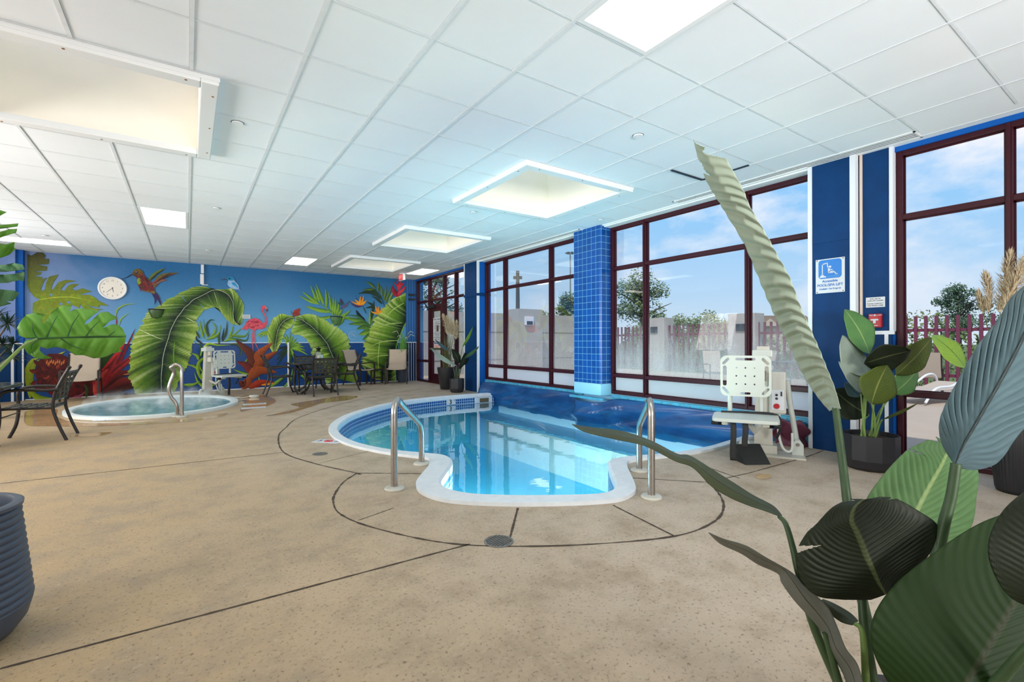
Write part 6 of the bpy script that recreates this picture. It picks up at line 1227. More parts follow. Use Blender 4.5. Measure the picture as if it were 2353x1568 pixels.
# ================================================================== plants
def leafrows(name, rows, m, parent, n=70, mv=8, ripple=.0, rf=16, slope=.3, fold=.0, splits=(), thick=.0012, wave=0., oneside=0.):
    # rows base -> tip of 3D points (left edge, midrib, right edge); makes one leaf blade with corrugated veins
    off = parent.matrix_world.translation if parent else Vector()
    off = Vector(parent.location) if parent else Vector()
    Ls = catmull([r[0] for r in rows], n); Ms = catmull([r[1] for r in rows], n); Rs = catmull([r[2] for r in rows], n)
    vs = []; cs = []; W = 2*mv+1
    for i in range(n+1):
        t = i/n; tg = (Ms[min(i+1, n)]-Ms[max(i-1, 0)]).normalized()
        for j in range(-mv, mv+1):
            a = abs(j)/mv; A = Ls[i] if j < 0 else Rs[i]; p = Ms[i].lerp(A, a)
            sd = (Rs[i]-Ls[i]); nr = tg.cross(sd)
            nr = nr.normalized() if nr.length > 1e-9 else Vector((0, 0, 1)); w = sd.length
            env = math.sin(PI*min(1, t*.96+.02))*min(1, w*6)
            p = p+nr*(ripple*env*1.3*a*(1-a**5)*(1 if a > .3 else a/.3)*math.sin(2*PI*(rf*t-slope*rf*a))-fold*w*a*(1-.3*a)+wave*w*a*a*math.sin(t*9+a*2))
            if oneside: q = j/mv; p = p+nr*(oneside*env*(1-.85*a**6)*math.sin(2*PI*(rf*t+slope*q+.35*q*q)))
            vs.append(p-off); cs.append((a, t, 0, 1))
    fs = []
    for i in range(n):
        for j in range(2*mv):
            a = abs(j+.5-mv)/mv; t = (i+.5)/n; sd = -1 if j < mv else 1
            if any(s_ == sd and abs(t-(t0+sk*a)) < wd*(a-d0)/(1-d0+1e-6) and a > d0 for s_, t0, wd, d0, sk in splits): continue
            fs.append((i*W+j, (i+1)*W+j, (i+1)*W+j+1, i*W+j+1))
    o = MB().add(vs, fs, 0, cs).build(name, m, parent, smooth='all', recalc=False)
    if thick: md = o.modifiers.new('thickness', 'SOLIDIFY'); md.thickness = thick
    return o
def pxrows(rows, d0, d1, t=lambda x, y: (x, y), dl=0., dr=0., mid=0.):
    out = []; k = len(rows)-1
    for i, r in enumerate(rows):
        d = d0+(d1-d0)*i/k
        out.append((D(*t(*r[0]), d+dl), D(*t(*r[1]), d+mid), D(*t(*r[2]), d+dr)))
    return out
def stempx(name, pts, rad, m, parent, deps, t=lambda x, y: (x, y), k=26):
    off = Vector(parent.location); n = len(pts); ds = deps if hasattr(deps, '__len__') and len(deps) == n else [deps[0]+(deps[1]-deps[0])*i/(n-1) for i in range(n)]
    P = catmull([D(*t(*p), d) for p, d in zip(pts, ds)], k); r0, r1 = rad
    b = MB(); b.tube([p-off for p in P], [r0+(r1-r0)*i/k for i in range(k+1)], 10); return b.build(name, m, parent, smooth=True)
def stem3(name, pts, rad, m, parent, k=22):
    P = catmull(pts, k); b = MB(); b.tube(P, [rad[0]+(rad[1]-rad[0])*i/k for i in range(k+1)], 8); return b.build(name, m, parent, smooth=True)
# ---- big bird-of-paradise plant in the foreground
BP = (1.50, .40, 0.)
bp = empty('banana_plant', BP, 0, 'large potted banana plant in the right foreground with dark and grey-green leaves', 'plant')
b = MB(); b.lathe([(.001, 0), (.13, 0), (.15, .02), (.165, .17), (.17, .20), (.16, .20), (.15, .16), (.001, .155)], n=36); b.build('pot', M['pot_black'], bp, smooth=True)
b = MB(); b.lathe([(.152, .16), (.08, .168), (.001, .172)], n=30, cap=False); b.build('soil', M['soil'], bp, smooth=True)
base = Vector((0, 0, .165)); O = Vector(BP)
def toroot(px, py, dep, dx=0., dy=0.):
    p = D(px, py, dep)-O; e = base+Vector((dx, dy, 0)); return [tuple(e), tuple(e.lerp(p, .45)+Vector((0, 0, .03))), tuple(p)]
GB = M['stem']
# tall twisted leaf
rows = [((1907, 945), (1920, 938), (1932, 940)), ((1885, 920), (1905, 900), (1918, 890)), ((1860, 885), (1885, 860), (1900, 845)), ((1835, 840), (1862, 820), (1882, 800)), ((1812, 790), (1838, 765), (1862, 755)), ((1790, 745), (1815, 720), (1838, 700)), ((1765, 690), (1792, 670), (1816, 640)), ((1740, 630), (1766, 610), (1786, 585)), ((1710, 560), (1737, 550), (1759, 535)), ((1668, 490), (1699, 485), (1724, 475)), ((1645, 452), (1674, 446), (1708, 436)), ((1622, 412), (1650, 408), (1682, 388)), ((1605, 365), (1628, 366), (1656, 350)), ((1594, 320), (1600, 330), (1612, 336))]
rr = pxrows(rows, 1.28, 1.50, dl=.05, dr=-.04, mid=-.02)
leafrows('leaf', rr, M['leaf_pale'], bp, n=320, mv=12, oneside=.014, rf=24, slope=.8, splits=((1, .955, .045, .0, -.02), (-1, .80, .03, .55, .1)))
stempx('stem', [(1920, 938), (1928, 1000), (1938, 1080), (1946, 1148), (1965, 1300), (2000, 1460)], (.0085, .012), GB, bp, (1.28, 1.14)); stem3('stem', toroot(2000, 1460, 1.14, .01, .02), (.013, .012), GB, bp)
# big blue-grey leaf on the right
rows = [((2192, 1066), (2196, 1064), (2202, 1074)), ((2165, 1020), (2215, 1020), (2242, 1080)), ((2157, 975), (2238, 980), (2292, 1062)), ((2171, 930), (2262, 938), (2336, 1002)), ((2205, 866), (2295, 880), (2380, 955)), ((2247, 795), (2330, 815), (2425, 890)), ((2293, 737), (2362, 750), (2455, 820)), ((2324, 684), (2400, 685), (2470, 740)), ((2375, 640), (2430, 630), (2475, 660)), ((2450, 570), (2465, 565), (2480, 575))]
leafrows('leaf', pxrows(rows, 1.02, 1.12, dl=.05, dr=.03), M['leaf_blue'], bp, n=220, mv=44, ripple=.006, rf=17, slope=.35, wave=.01)
stempx('stem', [(2197, 1066), (2186, 1140), (2170, 1200), (2156, 1262), (2120, 1420)], (.0095, .012), M['stem'], bp, (1.02, 1.02)); stem3('stem', toroot(2120, 1420, 1.02, .03, -.01), (.013, .012), GB, bp)
# green leaf with its paler underside, behind
rows = [((2030, 1260), (2075, 1265), (2120, 1265)), ((1985, 1190), (2088, 1215), (2200, 1245)), ((1992, 1145), (2108, 1170), (2233, 1205)), ((2035, 1085), (2135, 1118), (2243, 1140)), ((2078, 1040), (2160, 1075), (2247, 1085)), ((2096, 1028), (2175, 1045), (2222, 1052)), ((2150, 1004), (2186, 1022), (2202, 1030))]
leafrows('leaf', pxrows(rows, 1.16, 1.26, dl=.04, dr=.06), M['leaf_mid'], bp, n=180, mv=40, ripple=.004, rf=17, slope=.35, splits=((-1, .70, .03, .45, .05), (-1, .93, .03, .5, .04), (1, .86, .03, .6, .04)))
stem3('stem', toroot(2075, 1265, 1.16, -.01, -.02), (.012, .008), GB, bp)
# round dark leaf in the middle
rows = [((2000, 1378), (2036, 1366), (2050, 1355)), ((1925, 1377), (2020, 1340), (2080, 1330)), ((1874, 1368), (2005, 1308), (2112, 1300)), ((1838, 1330), (1992, 1280), (2138, 1268)), ((1829, 1275), (1980, 1252), (2152, 1230)), ((1850, 1230), (1966, 1222), (2150, 1203)), ((1874, 1207), (1955, 1198), (2112, 1176)), ((1912, 1168), (1962, 1168), (2062, 1148)), ((1952, 1148), (1985, 1148), (2022, 1143))]
leafrows('leaf', pxrows(rows, .98, 1.02, dl=.03, dr=.02), M['leaf_dark'], bp, n=200, mv=44, ripple=.0022, rf=22, slope=.4, splits=((-1, .55, .022, .62, -.02), (-1, .97, .03, .3, .0), (1, .86, .014, .78, .04)))
stempx('stem', [(1996, 1345), (1982, 1368), (1984, 1420), (1993, 1490), (2006, 1568)], (.007, .011), GB, bp, (1.05, 1.0)); stem3('stem', toroot(2006, 1568, 1.0, -.03, .0), (.012, .011), GB, bp)
# broad dark-green leaf at the lower right
rows = [((2100, 1650), (2180, 1650), (2260, 1680)), ((2030, 1550), (2215, 1582), (2345, 1640)), ((2000, 1470), (2250, 1525), (2410, 1590)), ((2012, 1405), (2285, 1468), (2450, 1530)), ((2060, 1340), (2315, 1415), (2480, 1470)), ((2140, 1275), (2345, 1365), (2500, 1400)), ((2225, 1217), (2370, 1310), (2500, 1330)), ((2295, 1186), (2390, 1250), (2480, 1260)), ((2380, 1165), (2400, 1170), (2430, 1180))]
leafrows('leaf', pxrows(rows, .84, .92, dl=.06, dr=-.02), mat_leaf_deep, bp, n=180, mv=40, ripple=.0010, rf=22, slope=.35)
stem3('stem', toroot(2180, 1650, .84, .05, -.03), (.012, .010), GB, bp)
# near-black leaf cut by the right edge
rows = [((2400, 1405), (2440, 1420), (2480, 1400)), ((2320, 1372), (2440, 1350), (2540, 1340)), ((2276, 1300), (2440, 1280), (2570, 1270)), ((2273, 1235), (2440, 1210), (2570, 1200)), ((2310, 1168), (2440, 1150), (2540, 1140)), ((2385, 1110), (2440, 1100), (2500, 1095))]
leafrows('leaf', pxrows(rows, .76, .80, dl=.03, dr=-.02), M['leaf_dark'], bp, n=180, mv=40, ripple=.0016, rf=22, slope=.35)
stempx('stem', [(2440, 1420), (2353, 1500), (2287, 1575)], (.007, .010), GB, bp, (.77, .84)); stem3('stem', toroot(2287, 1575, .84, .06, -.04), (.011, .010), GB, bp)
# long narrow leaf reaching across the pool
rows = [((1786, 1186), (1790, 1187), (1797, 1186)), ((1754, 1174), (1768, 1168), (1776, 1163)), ((1718, 1162), (1727, 1150), (1731, 1139)), ((1676, 1144), (1680, 1126), (1682, 1108)), ((1634, 1118), (1634, 1096), (1630, 1075)), ((1592, 1076), (1590, 1062), (1585, 1048)), ((1550, 1060), (1552, 1050), (1554, 1043)), ((1482, 1026), (1490, 1020), (1497, 1014)), ((1420, 1012), (1426, 1004), (1432, 992)), ((1345, 994), (1351, 989), (1362, 983)), ((1314, 976), (1315, 976), (1316, 976))]
leafrows('leaf', pxrows(rows, 1.14, 1.42, dl=-.02, dr=.06), M['leaf_olive_dark'], bp, n=130, mv=8, ripple=.002, rf=22, slope=.5)
stempx('stem', [(1790, 1187), (1806, 1206), (1822, 1260), (1836, 1320), (1870, 1440), (1930, 1580)], (.005, .010), GB, bp, (1.14, 1.05)); stem3('stem', toroot(1930, 1580, 1.05, -.05, .02), (.011, .010), GB, bp)
# folded grey leaf drooping
rows = [((1960, 1605), (1975, 1605), (1990, 1600)), ((1933, 1539), (1956, 1540), (1972, 1530)), ((1904, 1496), (1922, 1490), (1944, 1490)), ((1886, 1450), (1905, 1445), (1926, 1445)), ((1857, 1415), (1880, 1410), (1905, 1400)), ((1823, 1377), (1850, 1375), (1875, 1368)), ((1797, 1340), (1822, 1335), (1846, 1345)), ((1787, 1318), (1797, 1306), (1820, 1316)), ((1742, 1297), (1752, 1285), (1762, 1282)), ((1703, 1272), (1710, 1262), (1715, 1254)), ((1656, 1250), (1660, 1242), (1663, 1238)), ((1628, 1224), (1629, 1224), (1630, 1224))]
leafrows('leaf', pxrows(rows, .98, 1.16, dl=.02, dr=-.02, mid=-.01), M['leaf_grey'], bp, n=130, mv=8, ripple=.0015, rf=5, slope=.2)
stem3('stem', toroot(1975, 1605, .98, -.04, -.01), (.010, .008), GB, bp)
stempx('stem', [(1895, 1455), (1908, 1500), (1930, 1575)], (.005, .008), GB, bp, (1.03, 1.02)); stem3('stem', toroot(1930, 1575, 1.02, -.06, 0), (.009, .008), GB, bp)
rows = [((1958, 1438), (1962, 1436), (1972, 1428)), ((1932, 1430), (1944, 1420), (1951, 1408)), ((1904, 1408), (1912, 1398), (1914, 1387)), ((1886, 1380), (1888, 1380), (1891, 1378))]
leafrows('leaf', pxrows(rows, 1.03, 1.1, dr=.03), M['leaf_olive_dark'], bp, n=40, mv=6)
stempx('stem', [(1964, 1434), (1982, 1456), (1990, 1568)], (.004, .008), M['stem_light'], bp, (1.03, 1.0)); stem3('stem', toroot(1990, 1568, 1.0, -.04, .03), (.009, .008), GB, bp)
# ---- faceted black pot with banana plant beside the column
T5 = tf(1880, 660, .3062)
DP = (5.06, 1.72, 0); DD = 4.33
dp = empty('potted_plant', DP, 0, 'banana plant in a faceted black pot beside the near blue column', 'plant', 'potted banana plants')
def facet_pot(parent, R, H):
    b = MB(); b.lathe([(.001, .0), (R*.78, .0), (R*.90, H*.09), (R, H*.30), (R, H), (R*.94, H), (R*.92, H*.86), (.001, H*.86)], n=12, cap=False, ph=.2); b.build('pot', M['pot_black'], parent)
    b = MB(); b.lathe([(R*.915, H*.87), (R*.5, H*.885), (.001, H*.9)], n=24, cap=False); b.build('soil', M['soil'], parent, smooth=True)
facet_pot(dp, .215, .31)
def simple(base_, tip, w, m, parent, d0, d1, t, bow=0., tilt=0., name='leaf', ripple=.003, skew=0., rf=15, peak=.45):
    bx, by = t(*base_); tx, ty = t(*tip); dx, dy = tx-bx, ty-by; L = math.hypot(dx, dy); nx, ny = -dy/L, dx/L; rows = []
    for i in range(9):
        u = i/8; prof = (u/peak)**.55 if u < peak else (max(0, 1-u)/(1-peak))**.6
        prof = max(prof, .03); cx, cy = bx+dx*u+nx*bow*math.sin(PI*u), by+dy*u+ny*bow*math.sin(PI*u); h = w/2*prof
        d = d0+(d1-d0)*u
        rows.append((D(cx+nx*h*(1+skew), cy+ny*h*(1+skew), d+tilt), D(cx, cy, d), D(cx-nx*h*(1-skew), cy-ny*h*(1-skew), d-tilt)))
    return leafrows(name, rows, m, parent, n=60, mv=7, ripple=ripple, rf=rf, slope=.35)
def stalk(parent, px, t, dep, ox, oy, zb, m=None, r=(.009, .006)):
    e = D(*t(*px), dep)-Vector(parent.location); a = Vector((ox, oy, zb)); stem3('stem', [a, a.lerp(e, .5)+Vector((ox*.15, oy*.15, .04)), e], r, m or M['stem_light'], parent)
zs = .27
for base_, tip, w, m, d0, d1, bow, tilt, sk in (
    ((380, 960), (118, 770), 62, 'leaf_dark', 4.42, 4.5, -4, .03, 0), ((315, 820), (200, 718), 26, 'leaf_blue', 4.3, 4.35, 0, .03, 0), ((322, 795), (154, 558), 26, 'leaf_pale', 4.25, 4.3, 4, .04, .2),
    ((388, 500), (200, 168), 52, 'leaf_light', 4.42, 4.55, 5, .06, .1), ((392, 662), (184, 362), 48, 'leaf_pale', 4.35, 4.4, -2, .08, -.35), ((560, 802), (748, 620), 44, 'leaf_light', 4.3, 4.45, 3, .05, 0),
    ((582, 660), (852, 380), 52, 'leaf_olive', 4.25, 4.3, 4, .05, 0), ((345, 575), (696, 478), 52, 'leaf_dark', 4.15, 4.1, -2, .05, .1), ((400, 882), (520, 588), 76, 'leaf_olive', 4.08, 4.12, -4, .04, .05), ((480, 996), (752, 872), 6, 'leaf_olive', 4.2, 4.1, 2, .02, 0)):
    simple(base_, tip, w*1.3, M[m], dp, d0, d1, T5, bow, tilt, skew=sk)
for px, dep, ox, oy in (((380, 960), 4.42, -.06, .05), ((322, 800), 4.25, -.05, .02), ((388, 500), 4.42, 0, .06), ((392, 662), 4.35, -.03, .04), ((560, 802), 4.3, .05, .03), ((582, 660), 4.25, .06, 0), ((440, 600), 4.15, .02, 0), ((402, 880), 4.08, .0, -.04), ((480, 996), 4.2, .06, -.02)): stalk(dp, px, T5, dep, ox, oy, zs)
# ---- tall ribbed pot with pampas plumes on the right
GPP = (5.17, .80, 0); gp = empty('pampas_planter', GPP, 0, 'tall ribbed dark planter of pampas grass by the near window at right', 'plant', 'planters of pampas grass')
def ribbed_pot(parent, prof, n, ribs, depth, m, vertical=True):
    b = MB(); N_ = n; vs = []
    for r_, z in prof:
        for j in range(N_): q = r_*(1-depth*(.5+.5*math.cos(ribs*2*PI*j/N_))); vs.append((q*math.cos(2*PI*j/N_), q*math.sin(2*PI*j/N_), z))
    k = len(prof); b.add(vs, [(i*N_+j, i*N_+(j+1) % N_, (i+1)*N_+(j+1) % N_, (i+1)*N_+j) for i in range(k-1) for j in range(N_)]); b.build('pot', m, parent, smooth='all')
ribbed_pot(gp, [(.001, 0), (.135, 0), (.145, .03), (.17, .30), (.185, .52), (.18, .535), (.165, .53), (.16, .47), (.001, .46)], 180, 44, .03, M['pot_black'])
b = MB(); b.lathe([(.16, .47), (.001, .48)], n=24, cap=False); b.build('soil', M['soil'], gp)
def plume(parent, pts, R, m, seed, n=420, name='plume', hair=.05):
    rnd = random.Random(seed); P = catmull(pts, 40); vs = []; fs = []
    for k in range(n):
        u = rnd.random(); i = min(39, int(u*40)); c = P[i].lerp(P[i+1], u*40-i); tg = (P[i+1]-P[i]).normalized(); a = rnd.uniform(0, 2*PI); x = tg.orthogonal().normalized(); y = tg.cross(x)
        out = (x*math.cos(a)+y*math.sin(a)); w = R*(math.sin(PI*min(1, u*.86+.12))**.7)*rnd.uniform(.5, 1.1); L = hair*rnd.uniform(.7, 1.5)
        e = c+out*w+tg*(L*.9); mdl = c+out*w*.6+tg*L*.35; s = out.cross(tg).normalized()*(.0022+R*.022); q = len(vs)
        vs += [c-s, c+s, mdl+s*.9, mdl-s*.9, e]; fs += [(q, q+1, q+2, q+3), (q+3, q+2, q+4)]
    b = MB().add(vs, fs); b.tube([p for p in P[::5]], [R*.12*(1-i/9.5)+.002 for i in range(len(P[::5]))], 6); return b.build(name, m, parent, recalc=False)
def pampas(parent, specs, H0, Rr, reed_seed, reeds=26, spread=.16, reedh=.6):
    off = Vector(parent.location); rnd = random.Random(reed_seed)
    for i, (pts, R, n) in enumerate(specs):
        Q = [p-off for p in pts]; plume(parent, Q, R, M['plume'], reed_seed+i, n); a = rnd.uniform(0, 2*PI); s0 = Vector((.05*math.cos(a), .05*math.sin(a), H0)); stem3('stem', [s0, s0.lerp(Q[0], .5), Q[0]], (.004, .003), M['reed'], parent)
    vs = MB()
    for k in range(reeds):
        a = rnd.uniform(0, 2*PI); r0 = rnd.uniform(0, Rr); h = reedh*rnd.uniform(.6, 1.1); sp = rnd.uniform(.2, 1)*spread
        vs.tube([(r0*math.cos(a), r0*math.sin(a), H0), (r0*math.cos(a)+sp*.3*math.cos(a), r0*math.sin(a)+sp*.3*math.sin(a), H0+h*.6), (r0*math.cos(a)+sp*math.cos(a), r0*math.sin(a)+sp*math.sin(a), H0+h)], [.006, .005, .001], 5)
    o = vs.build('reeds', M['reed'], parent, smooth=True); o['kind'] = 'stuff'
T4 = tf(1840, 260, .2933)
pp = lambda L, d: [D(*T4(x, y), d) for x, y in L]
pampas(gp, [(pp([(1470, 1560), (1475, 1440), (1460, 1330), (1450, 1275)], 3.75), .055, 420), (pp([(1560, 1560), (1590, 1400), (1620, 1240), (1640, 1100)], 3.7), .075, 620), (pp([(1600, 1560), (1640, 1440), (1700, 1300), (1749, 1190), (1790, 1080)], 3.6), .085, 620), (pp([(1430, 1568), (1420, 1490), (1400, 1420)], 3.8), .045, 260)], .48, .07, 11, 34, .2, .75)
simple((1105, 605), (850, 360), 50, M['leaf_lime'], gp, 3.75, 3.9, T5, 6, .05)
stalk(gp, (1105, 605), T5, 3.75, -.04, .05, .48, M['stem_light'])
# ---- planters by the door: faceted pot with bird of paradise, tall pot with pampas
TD = tf(940, 590, .21053)
P = FL(1055, 902); hx = empty('potted_plant', (P.x-.03, P.y+.05, 0), 0, 'small banana plant in a faceted black pot beside the far blue column', 'plant', 'potted banana plants'); facet_pot(hx, .17, .315); dh = 10.85
for base_, tip, w, m, d0, d1, bow, tilt, sk in (((445, 1032), (282, 902), 8, 'leaf_blue', 10.8, 10.8, -2, .05, 0), ((525, 1195), (238, 1000), 11, 'leaf_pale', 10.7, 10.6, -4, .06, 0), ((553, 1165), (468, 1005), 18, 'leaf_dark', 10.75, 10.8, 1, .05, 0), ((580, 990), (697, 765), 7, 'leaf_lime', 10.85, 10.9, 2, .05, 0), ((600, 1110), (765, 978), 8, 'leaf_mid', 10.7, 10.45, 2, .05, 0), ((548, 1230), (620, 1035), 13, 'leaf_dark', 10.7, 10.75, 2, .05, 0), ((575, 1190), (655, 1105), 9, 'leaf_dark', 10.8, 10.9, 1, .05, 0)): simple(base_, tip, w, M[m], hx, d0, d1, TD, bow, tilt, skew=sk, ripple=.004)
for px, ox, oy in (((445, 1032), -.03, 0), ((525, 1195), -.02, -.03), ((553, 1165), 0, 0), ((580, 990), .03, .02), ((600, 1110), .04, 0), ((548, 1230), 0, -.03), ((575, 1190), .03, .03)): stalk(hx, px, TD, 10.78, ox, oy, .275, M['stem'])
P = FL(1033, 893); tp = empty('pampas_planter', (P.x-.12, P.y-.1, 0), 0, 'tall tapered black planter of cream pampas grass beside the glass door', 'plant', 'planters of pampas grass')
b = MB(); b.lathe([(.001, 0), (.15, 0), (.165, .02), (.235, .50), (.24, .53), (.22, .53), (.21, .47), (.001, .46)], n=36); b.build('pot', M['pot_black'], tp, smooth=True)
pd = lambda L, d: [D(*TD(x, y), d) for x, y in L]
pampas(tp, [(pd([(420, 850), (400, 760), (385, 680), (375, 640)], 11.4), .10, 420), (pd([(440, 840), (425, 740), (415, 660)], 11.4), .10, 380), (pd([(470, 860), (465, 780), (450, 690)], 11.35), .11, 420), (pd([(510, 900), (525, 820), (520, 710)], 11.3), .11, 420), (pd([(490, 860), (500, 790), (490, 720)], 11.3), .10, 360)], .47, .10, 31, 40, .12, .85)
# ---- bright grass in the right corner
P = (5.12, 13.10, 0); gr = empty('potted_grass', P, 0, 'tall bright green grass in a dark pot in the corner behind the sling chair', 'plant')
b = MB(); b.lathe([(.001, 0), (.13, 0), (.14, .02), (.17, .44), (.16, .45), (.15, .40), (.001, .39)], n=30); b.build('pot', M['pot_grey'], gr, smooth=True); rnd = random.Random(3)
b = MB()
for k in range(170):
    a = rnd.uniform(0, 2*PI); r0 = rnd.uniform(0, .09); h = rnd.uniform(.55, 1.12); sp = rnd.uniform(.02, .2); dx, dy = math.cos(a), min(math.sin(a), .55)*.9; w = Vector((-dy, dx, 0)).normalized()*.012; vs = []
    for i in range(7): u = i/6; p = Vector((r0*dx+sp*u*u*dx, r0*dy+sp*u*u*dy, .40+h*u-.12*sp*u*u*3)); vs += [p-w*(1-u*.9), p+w*(1-u*.9)]
    b.add(vs, [(2*i, 2*i+1, 2*i+3, 2*i+2) for i in range(6)])
o = b.build('blades', M['grassblade'], gr, recalc=False); o['kind'] = 'stuff'
for k in range(5):
    a = -.4+k*.9; e = Vector((.14*math.cos(a), -.05-.08*abs(math.sin(a)), 1.28+.1*math.sin(k*2))); stem3('stem', [(0, 0, .4), (e.x*.3, e.y*.4, .9), (e.x, e.y, e.z)], (.004, .003), M['grassblade'], gr); plume(gr, [e, e+Vector((e.x*.5, e.y*.2, .08)), e+Vector((e.x*1.3, e.y*.4, .05))], .02, mat('cream_flower', (226, 216, 190), .8), 70+k, 60, 'flower_spike', .03)
# ---- monstera in the ribbed grey pot on the left
MP_ = (-.765, 2.655, 0); mo_ = empty('monstera_plant', MP_, 0, 'potted monstera at the left edge with one big split leaf before the mural', 'plant')
prof = [(.001, 0), (.15, 0), (.20, .02), (.235, .07), (.25, .13)]
for k in range(13): z = .135+k*.028; r_ = .252-.0028*k; prof += [(r_-.006, z), (r_, z+.006), (r_+.001, z+.014), (r_-.002, z+.021), (r_-.009, z+.0265)]
prof += [(.222, .505), (.224, .518), (.214, .524), (.196, .524), (.192, .51), (.192, .44), (.001, .435)]
b = MB(); b.lathe(prof, n=64, cap=False); b.build('pot', M['pot_grey'], mo_, smooth=True)
b = MB(); b.lathe([(.193, .445), (.1, .455), (.001, .45)], n=30, cap=False); b.build('soil', M['soil'], mo_, smooth=True)
def shape_leaf(outline, t, parent, d0, d1, x0, x1, cup, m, mid, name='leaf', sp=5., sag=.0):
    # leaf cut from a traced outline, given real depth, cup and thickness
    P = [t(*p) for p in outline]; vo, fs = polyfill(P, (), sp); off = Vector(parent.location); vs = []; cs = []; (ax, ay), (bx, by) = [t(*q) for q in mid]; L = math.hypot(bx-ax, by-ay); ux, uy = (bx-ax)/L, (by-ay)/L
    for v in vo:
        u = ((v.x-ax)*ux+(v.y-ay)*uy)/L; w = (-(v.x-ax)*uy+(v.y-ay)*ux); d = d0+(d1-d0)*(v.x-x0)/(x1-x0)+cup*(w/60)**2+.012*math.sin(v.x*.16+abs(w)*.1)*min(1, abs(w)/20)+sag*u*u
        vs.append(D(v.x, v.y, d)-off); cs.append((min(1, abs(w)/60), max(0, min(1, u)), 0, 1))
    o = MB().add(vs, fs, 0, cs).build(name, m, parent, smooth='all', recalc=False); o.modifiers.new('thickness', 'SOLIDIFY').thickness = .0015; return o
def veins(lst, t, parent, deps, rad, m, name='vein'):
    off = Vector(parent.location)
    for L in lst: P = catmull([D(*t(*p), deps(*t(*p)))-off for p in L], 14); b = MB(); b.tube(P, [rad*(1-.7*i/14) for i in range(15)], 6); b.build(name, m, parent, smooth=True)
ML = [(320, 890), (230, 890), (160, 862), (150, 800), (175, 740), (220, 690), (300, 672), (380, 680), (410, 690), (370, 702), (355, 740), (375, 772), (400, 740), (430, 680), (500, 620), (560, 607), (612, 608), (600, 660), (640, 640), (700, 632), (780, 640), (852, 656), (800, 690), (735, 745), (725, 775), (770, 750), (800, 720), (860, 668), (920, 660), (1012, 716), (940, 742), (880, 802), (950, 772), (1000, 768), (1050, 800), (1082, 870), (1072, 930), (1030, 970), (1040, 1002), (960, 1018), (920, 1040), (880, 1052), (800, 1058), (720, 1032), (640, 1032), (600, 1000), (560, 980), (480, 962), (400, 978), (345, 960), (340, 992), (380, 1030), (446, 1056), (380, 1068), (300, 1052), (240, 1022), (205, 970), (210, 920), (250, 898)]
dm = lambda x, y: 1.95+(x-40)/250*.28
shape_leaf(ML, Z1, mo_, 1.95, 2.23, 40, 290, .05, M['monstera'], ((320, 890), (1070, 870)))
vm = mat('monstera_vein', (44, 92, 44), .4)
veins([[(320, 890), (600, 878), (850, 868), (1062, 872)], [(320, 890), (285, 820), (270, 742)], [(400, 888), (440, 790), (495, 690)], [(580, 880), (620, 770), (680, 680)], [(740, 872), (790, 800), (860, 735)], [(930, 870), (990, 825)], [(330, 895), (270, 960), (290, 1040)], [(520, 884), (620, 950), (760, 1000)]], Z1, mo_, lambda x, y: dm(x, y)-.006, .0032, vm)
stempx('stem', [(318, 892), (200, 955), (60, 1090), (-60, 1210)], (.0045, .008), M['stem_light'], mo_, (1.95, 1.85), Z1); e = D(*Z1(-60, 1210), 1.85)-Vector(MP_); stem3('stem', [(.0, .03, .44), tuple(Vector((0, .03, .44)).lerp(e, .55)+Vector((-.05, -.01, .03))), tuple(e)], (.011, .008), M['stem_light'], mo_)
ZL = tf(0, 460, .2168)
F1 = [(-420, 560), (-420, 60), (-200, 20), (0, 105), (66, 128), (0, 168), (-130, 215), (-40, 265), (110, 255), (192, 248), (185, 280), (80, 295), (0, 305), (-150, 300), (-60, 350), (0, 335), (100, 310), (180, 306), (165, 345), (60, 380), (0, 402), (-140, 400), (-60, 450), (60, 470), (158, 442), (150, 500), (165, 518), (100, 580), (0, 612), (-160, 600)]
F2 = [(-420, 800), (-420, 1150), (-160, 1200), (-60, 1160), (0, 1128), (120, 1095), (60, 1070), (140, 1070), (205, 990), (150, 960), (0, 945), (-150, 900), (-40, 880), (80, 878), (200, 850), (252, 860), (262, 800), (258, 758), (150, 785), (40, 790), (-120, 790), (-40, 760), (80, 760), (200, 745), (258, 740), (240, 690), (150, 668), (60, 685), (0, 690), (-150, 690)]
shape_leaf(F1, ZL, mo_, 1.62, 1.75, -90, 40, .04, M['monstera'], ((-420, 300), (190, 300)), sp=6)
shape_leaf(F2, ZL, mo_, 1.70, 1.82, -90, 55, .04, M['monstera_pale'], ((-420, 900), (260, 900)), sp=6)
for q, d in (((-420, 420), 1.62), ((-420, 980), 1.70)): e = D(*ZL(*q), d)-Vector(MP_); stem3('stem', [(-.03, .0, .45), (e.x*.6-.03, e.y*.6, e.z*.55), tuple(e)], (.010, .007), M['stem_light'], mo_)
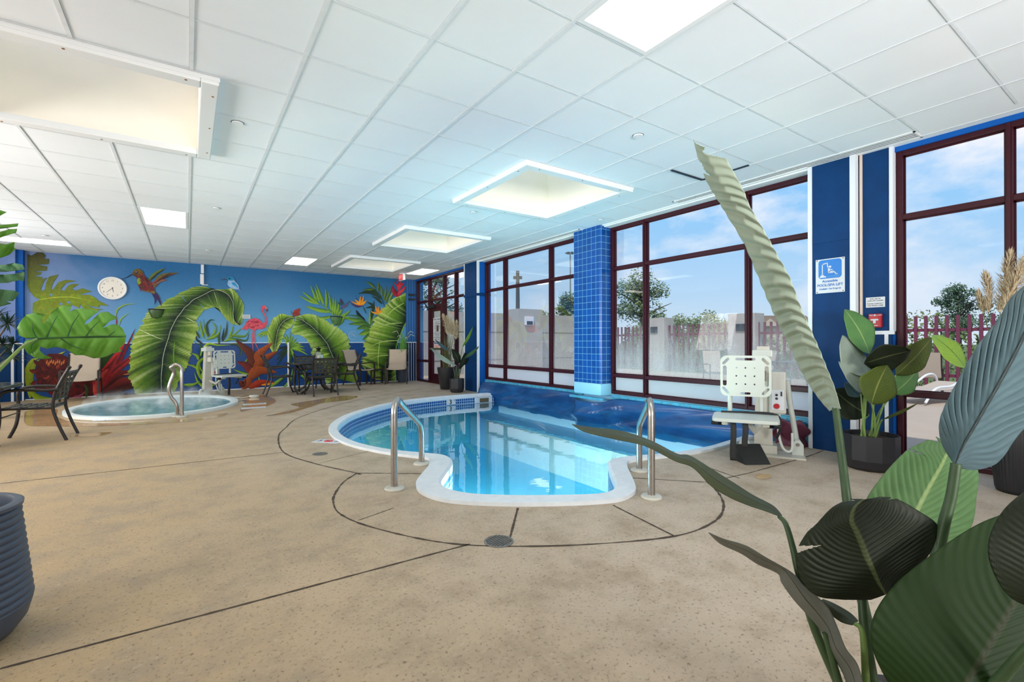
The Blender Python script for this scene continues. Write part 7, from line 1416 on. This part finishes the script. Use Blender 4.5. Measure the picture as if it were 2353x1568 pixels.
# ---- dracaena behind the glass table at the far left
da = empty('dracaena', (-2.62, 10.4, 0), 0, 'spiky dark dracaena standing behind the glass table at the left edge', 'plant'); b = MB(); b.lathe([(.001, 0), (.14, 0), (.17, .30), (.16, .31), (.15, .27), (.001, .26)], n=24); b.build('pot', M['pot_black'], da, smooth=True)
rnd = random.Random(8); dd = (Vector((-2.62, 10.4, 0))).dot(_d)
for px, py, R in ((18, 745, .30), (-12, 730, .30), (30, 790, .24), (28, 818, .26), (6, 790, .26), (-30, 800, .3)):
    c = D(px, py, dd)-Vector((-2.62, 10.4, 0)); stem3('cane', [(.03*rnd.uniform(-1, 1), .03*rnd.uniform(-1, 1), .26), (c.x*.4, c.y*.4, .26+(c.z-.26)*.6), tuple(c)], (.016, .010), M['bark'], da); b = MB()
    for k in range(84):
        th_, ph_ = rnd.uniform(0, 2*PI), rnd.uniform(-.35, 1.1); o_ = Vector((math.cos(th_)*math.cos(ph_), math.sin(th_)*math.cos(ph_), math.sin(ph_))); s_ = o_.cross(Vector((0, 0, 1)))*1.0; s_ = s_.normalized()*.014; L = R*rnd.uniform(.7, 1.1); vs = []
        for i in range(6): u = i/5; p = c+o_*L*u-Vector((0, 0, .28*L*u*u)); ww = (1-u)**.6*(.4+u if u < .4 else .9); vs += [p-s_*ww, p+s_*ww]
        b.add(vs, [(2*i, 2*i+1, 2*i+3, 2*i+2) for i in range(5)])
    b.build('leaf_rosette', M['dracaena'], da, recalc=False)
# ---- steam over the hot tub
m, N, K = mnew('steam'); N.clear(); o_ = N.new('ShaderNodeOutputMaterial'); vs_ = N.new('ShaderNodeVolumeScatter'); tc_n = N.new('ShaderNodeTexCoord'); nf = noise_(N, K, tc_n.outputs['Object'], 4.5, 5, .65)
sp_ = N.new('ShaderNodeSeparateXYZ'); K.new(tc_n.outputs['Object'], sp_.inputs[0]); dn = math_(N, K, 'MULTIPLY', smooth_(N, K, nf, .48, .68, 0, 2.0), smooth_(N, K, sp_.outputs[2], .0, .30, 1, 0)); K.new(dn, vs_.inputs['Density']); vs_.inputs[0].default_value = (1, 1, 1, 1); K.new(vs_.outputs[0], o_.inputs['Volume'])
b = MB(); b.lathe([(1.05, 0), (1.0, .15), (.7, .30)], n=32, sx=1.0, sy=1.42); tag(b.build('steam', m, loc=(SPA_C[0], SPA_C[1], .058)), 'faint white steam rising from the hot tub', 'steam', kind='stuff')
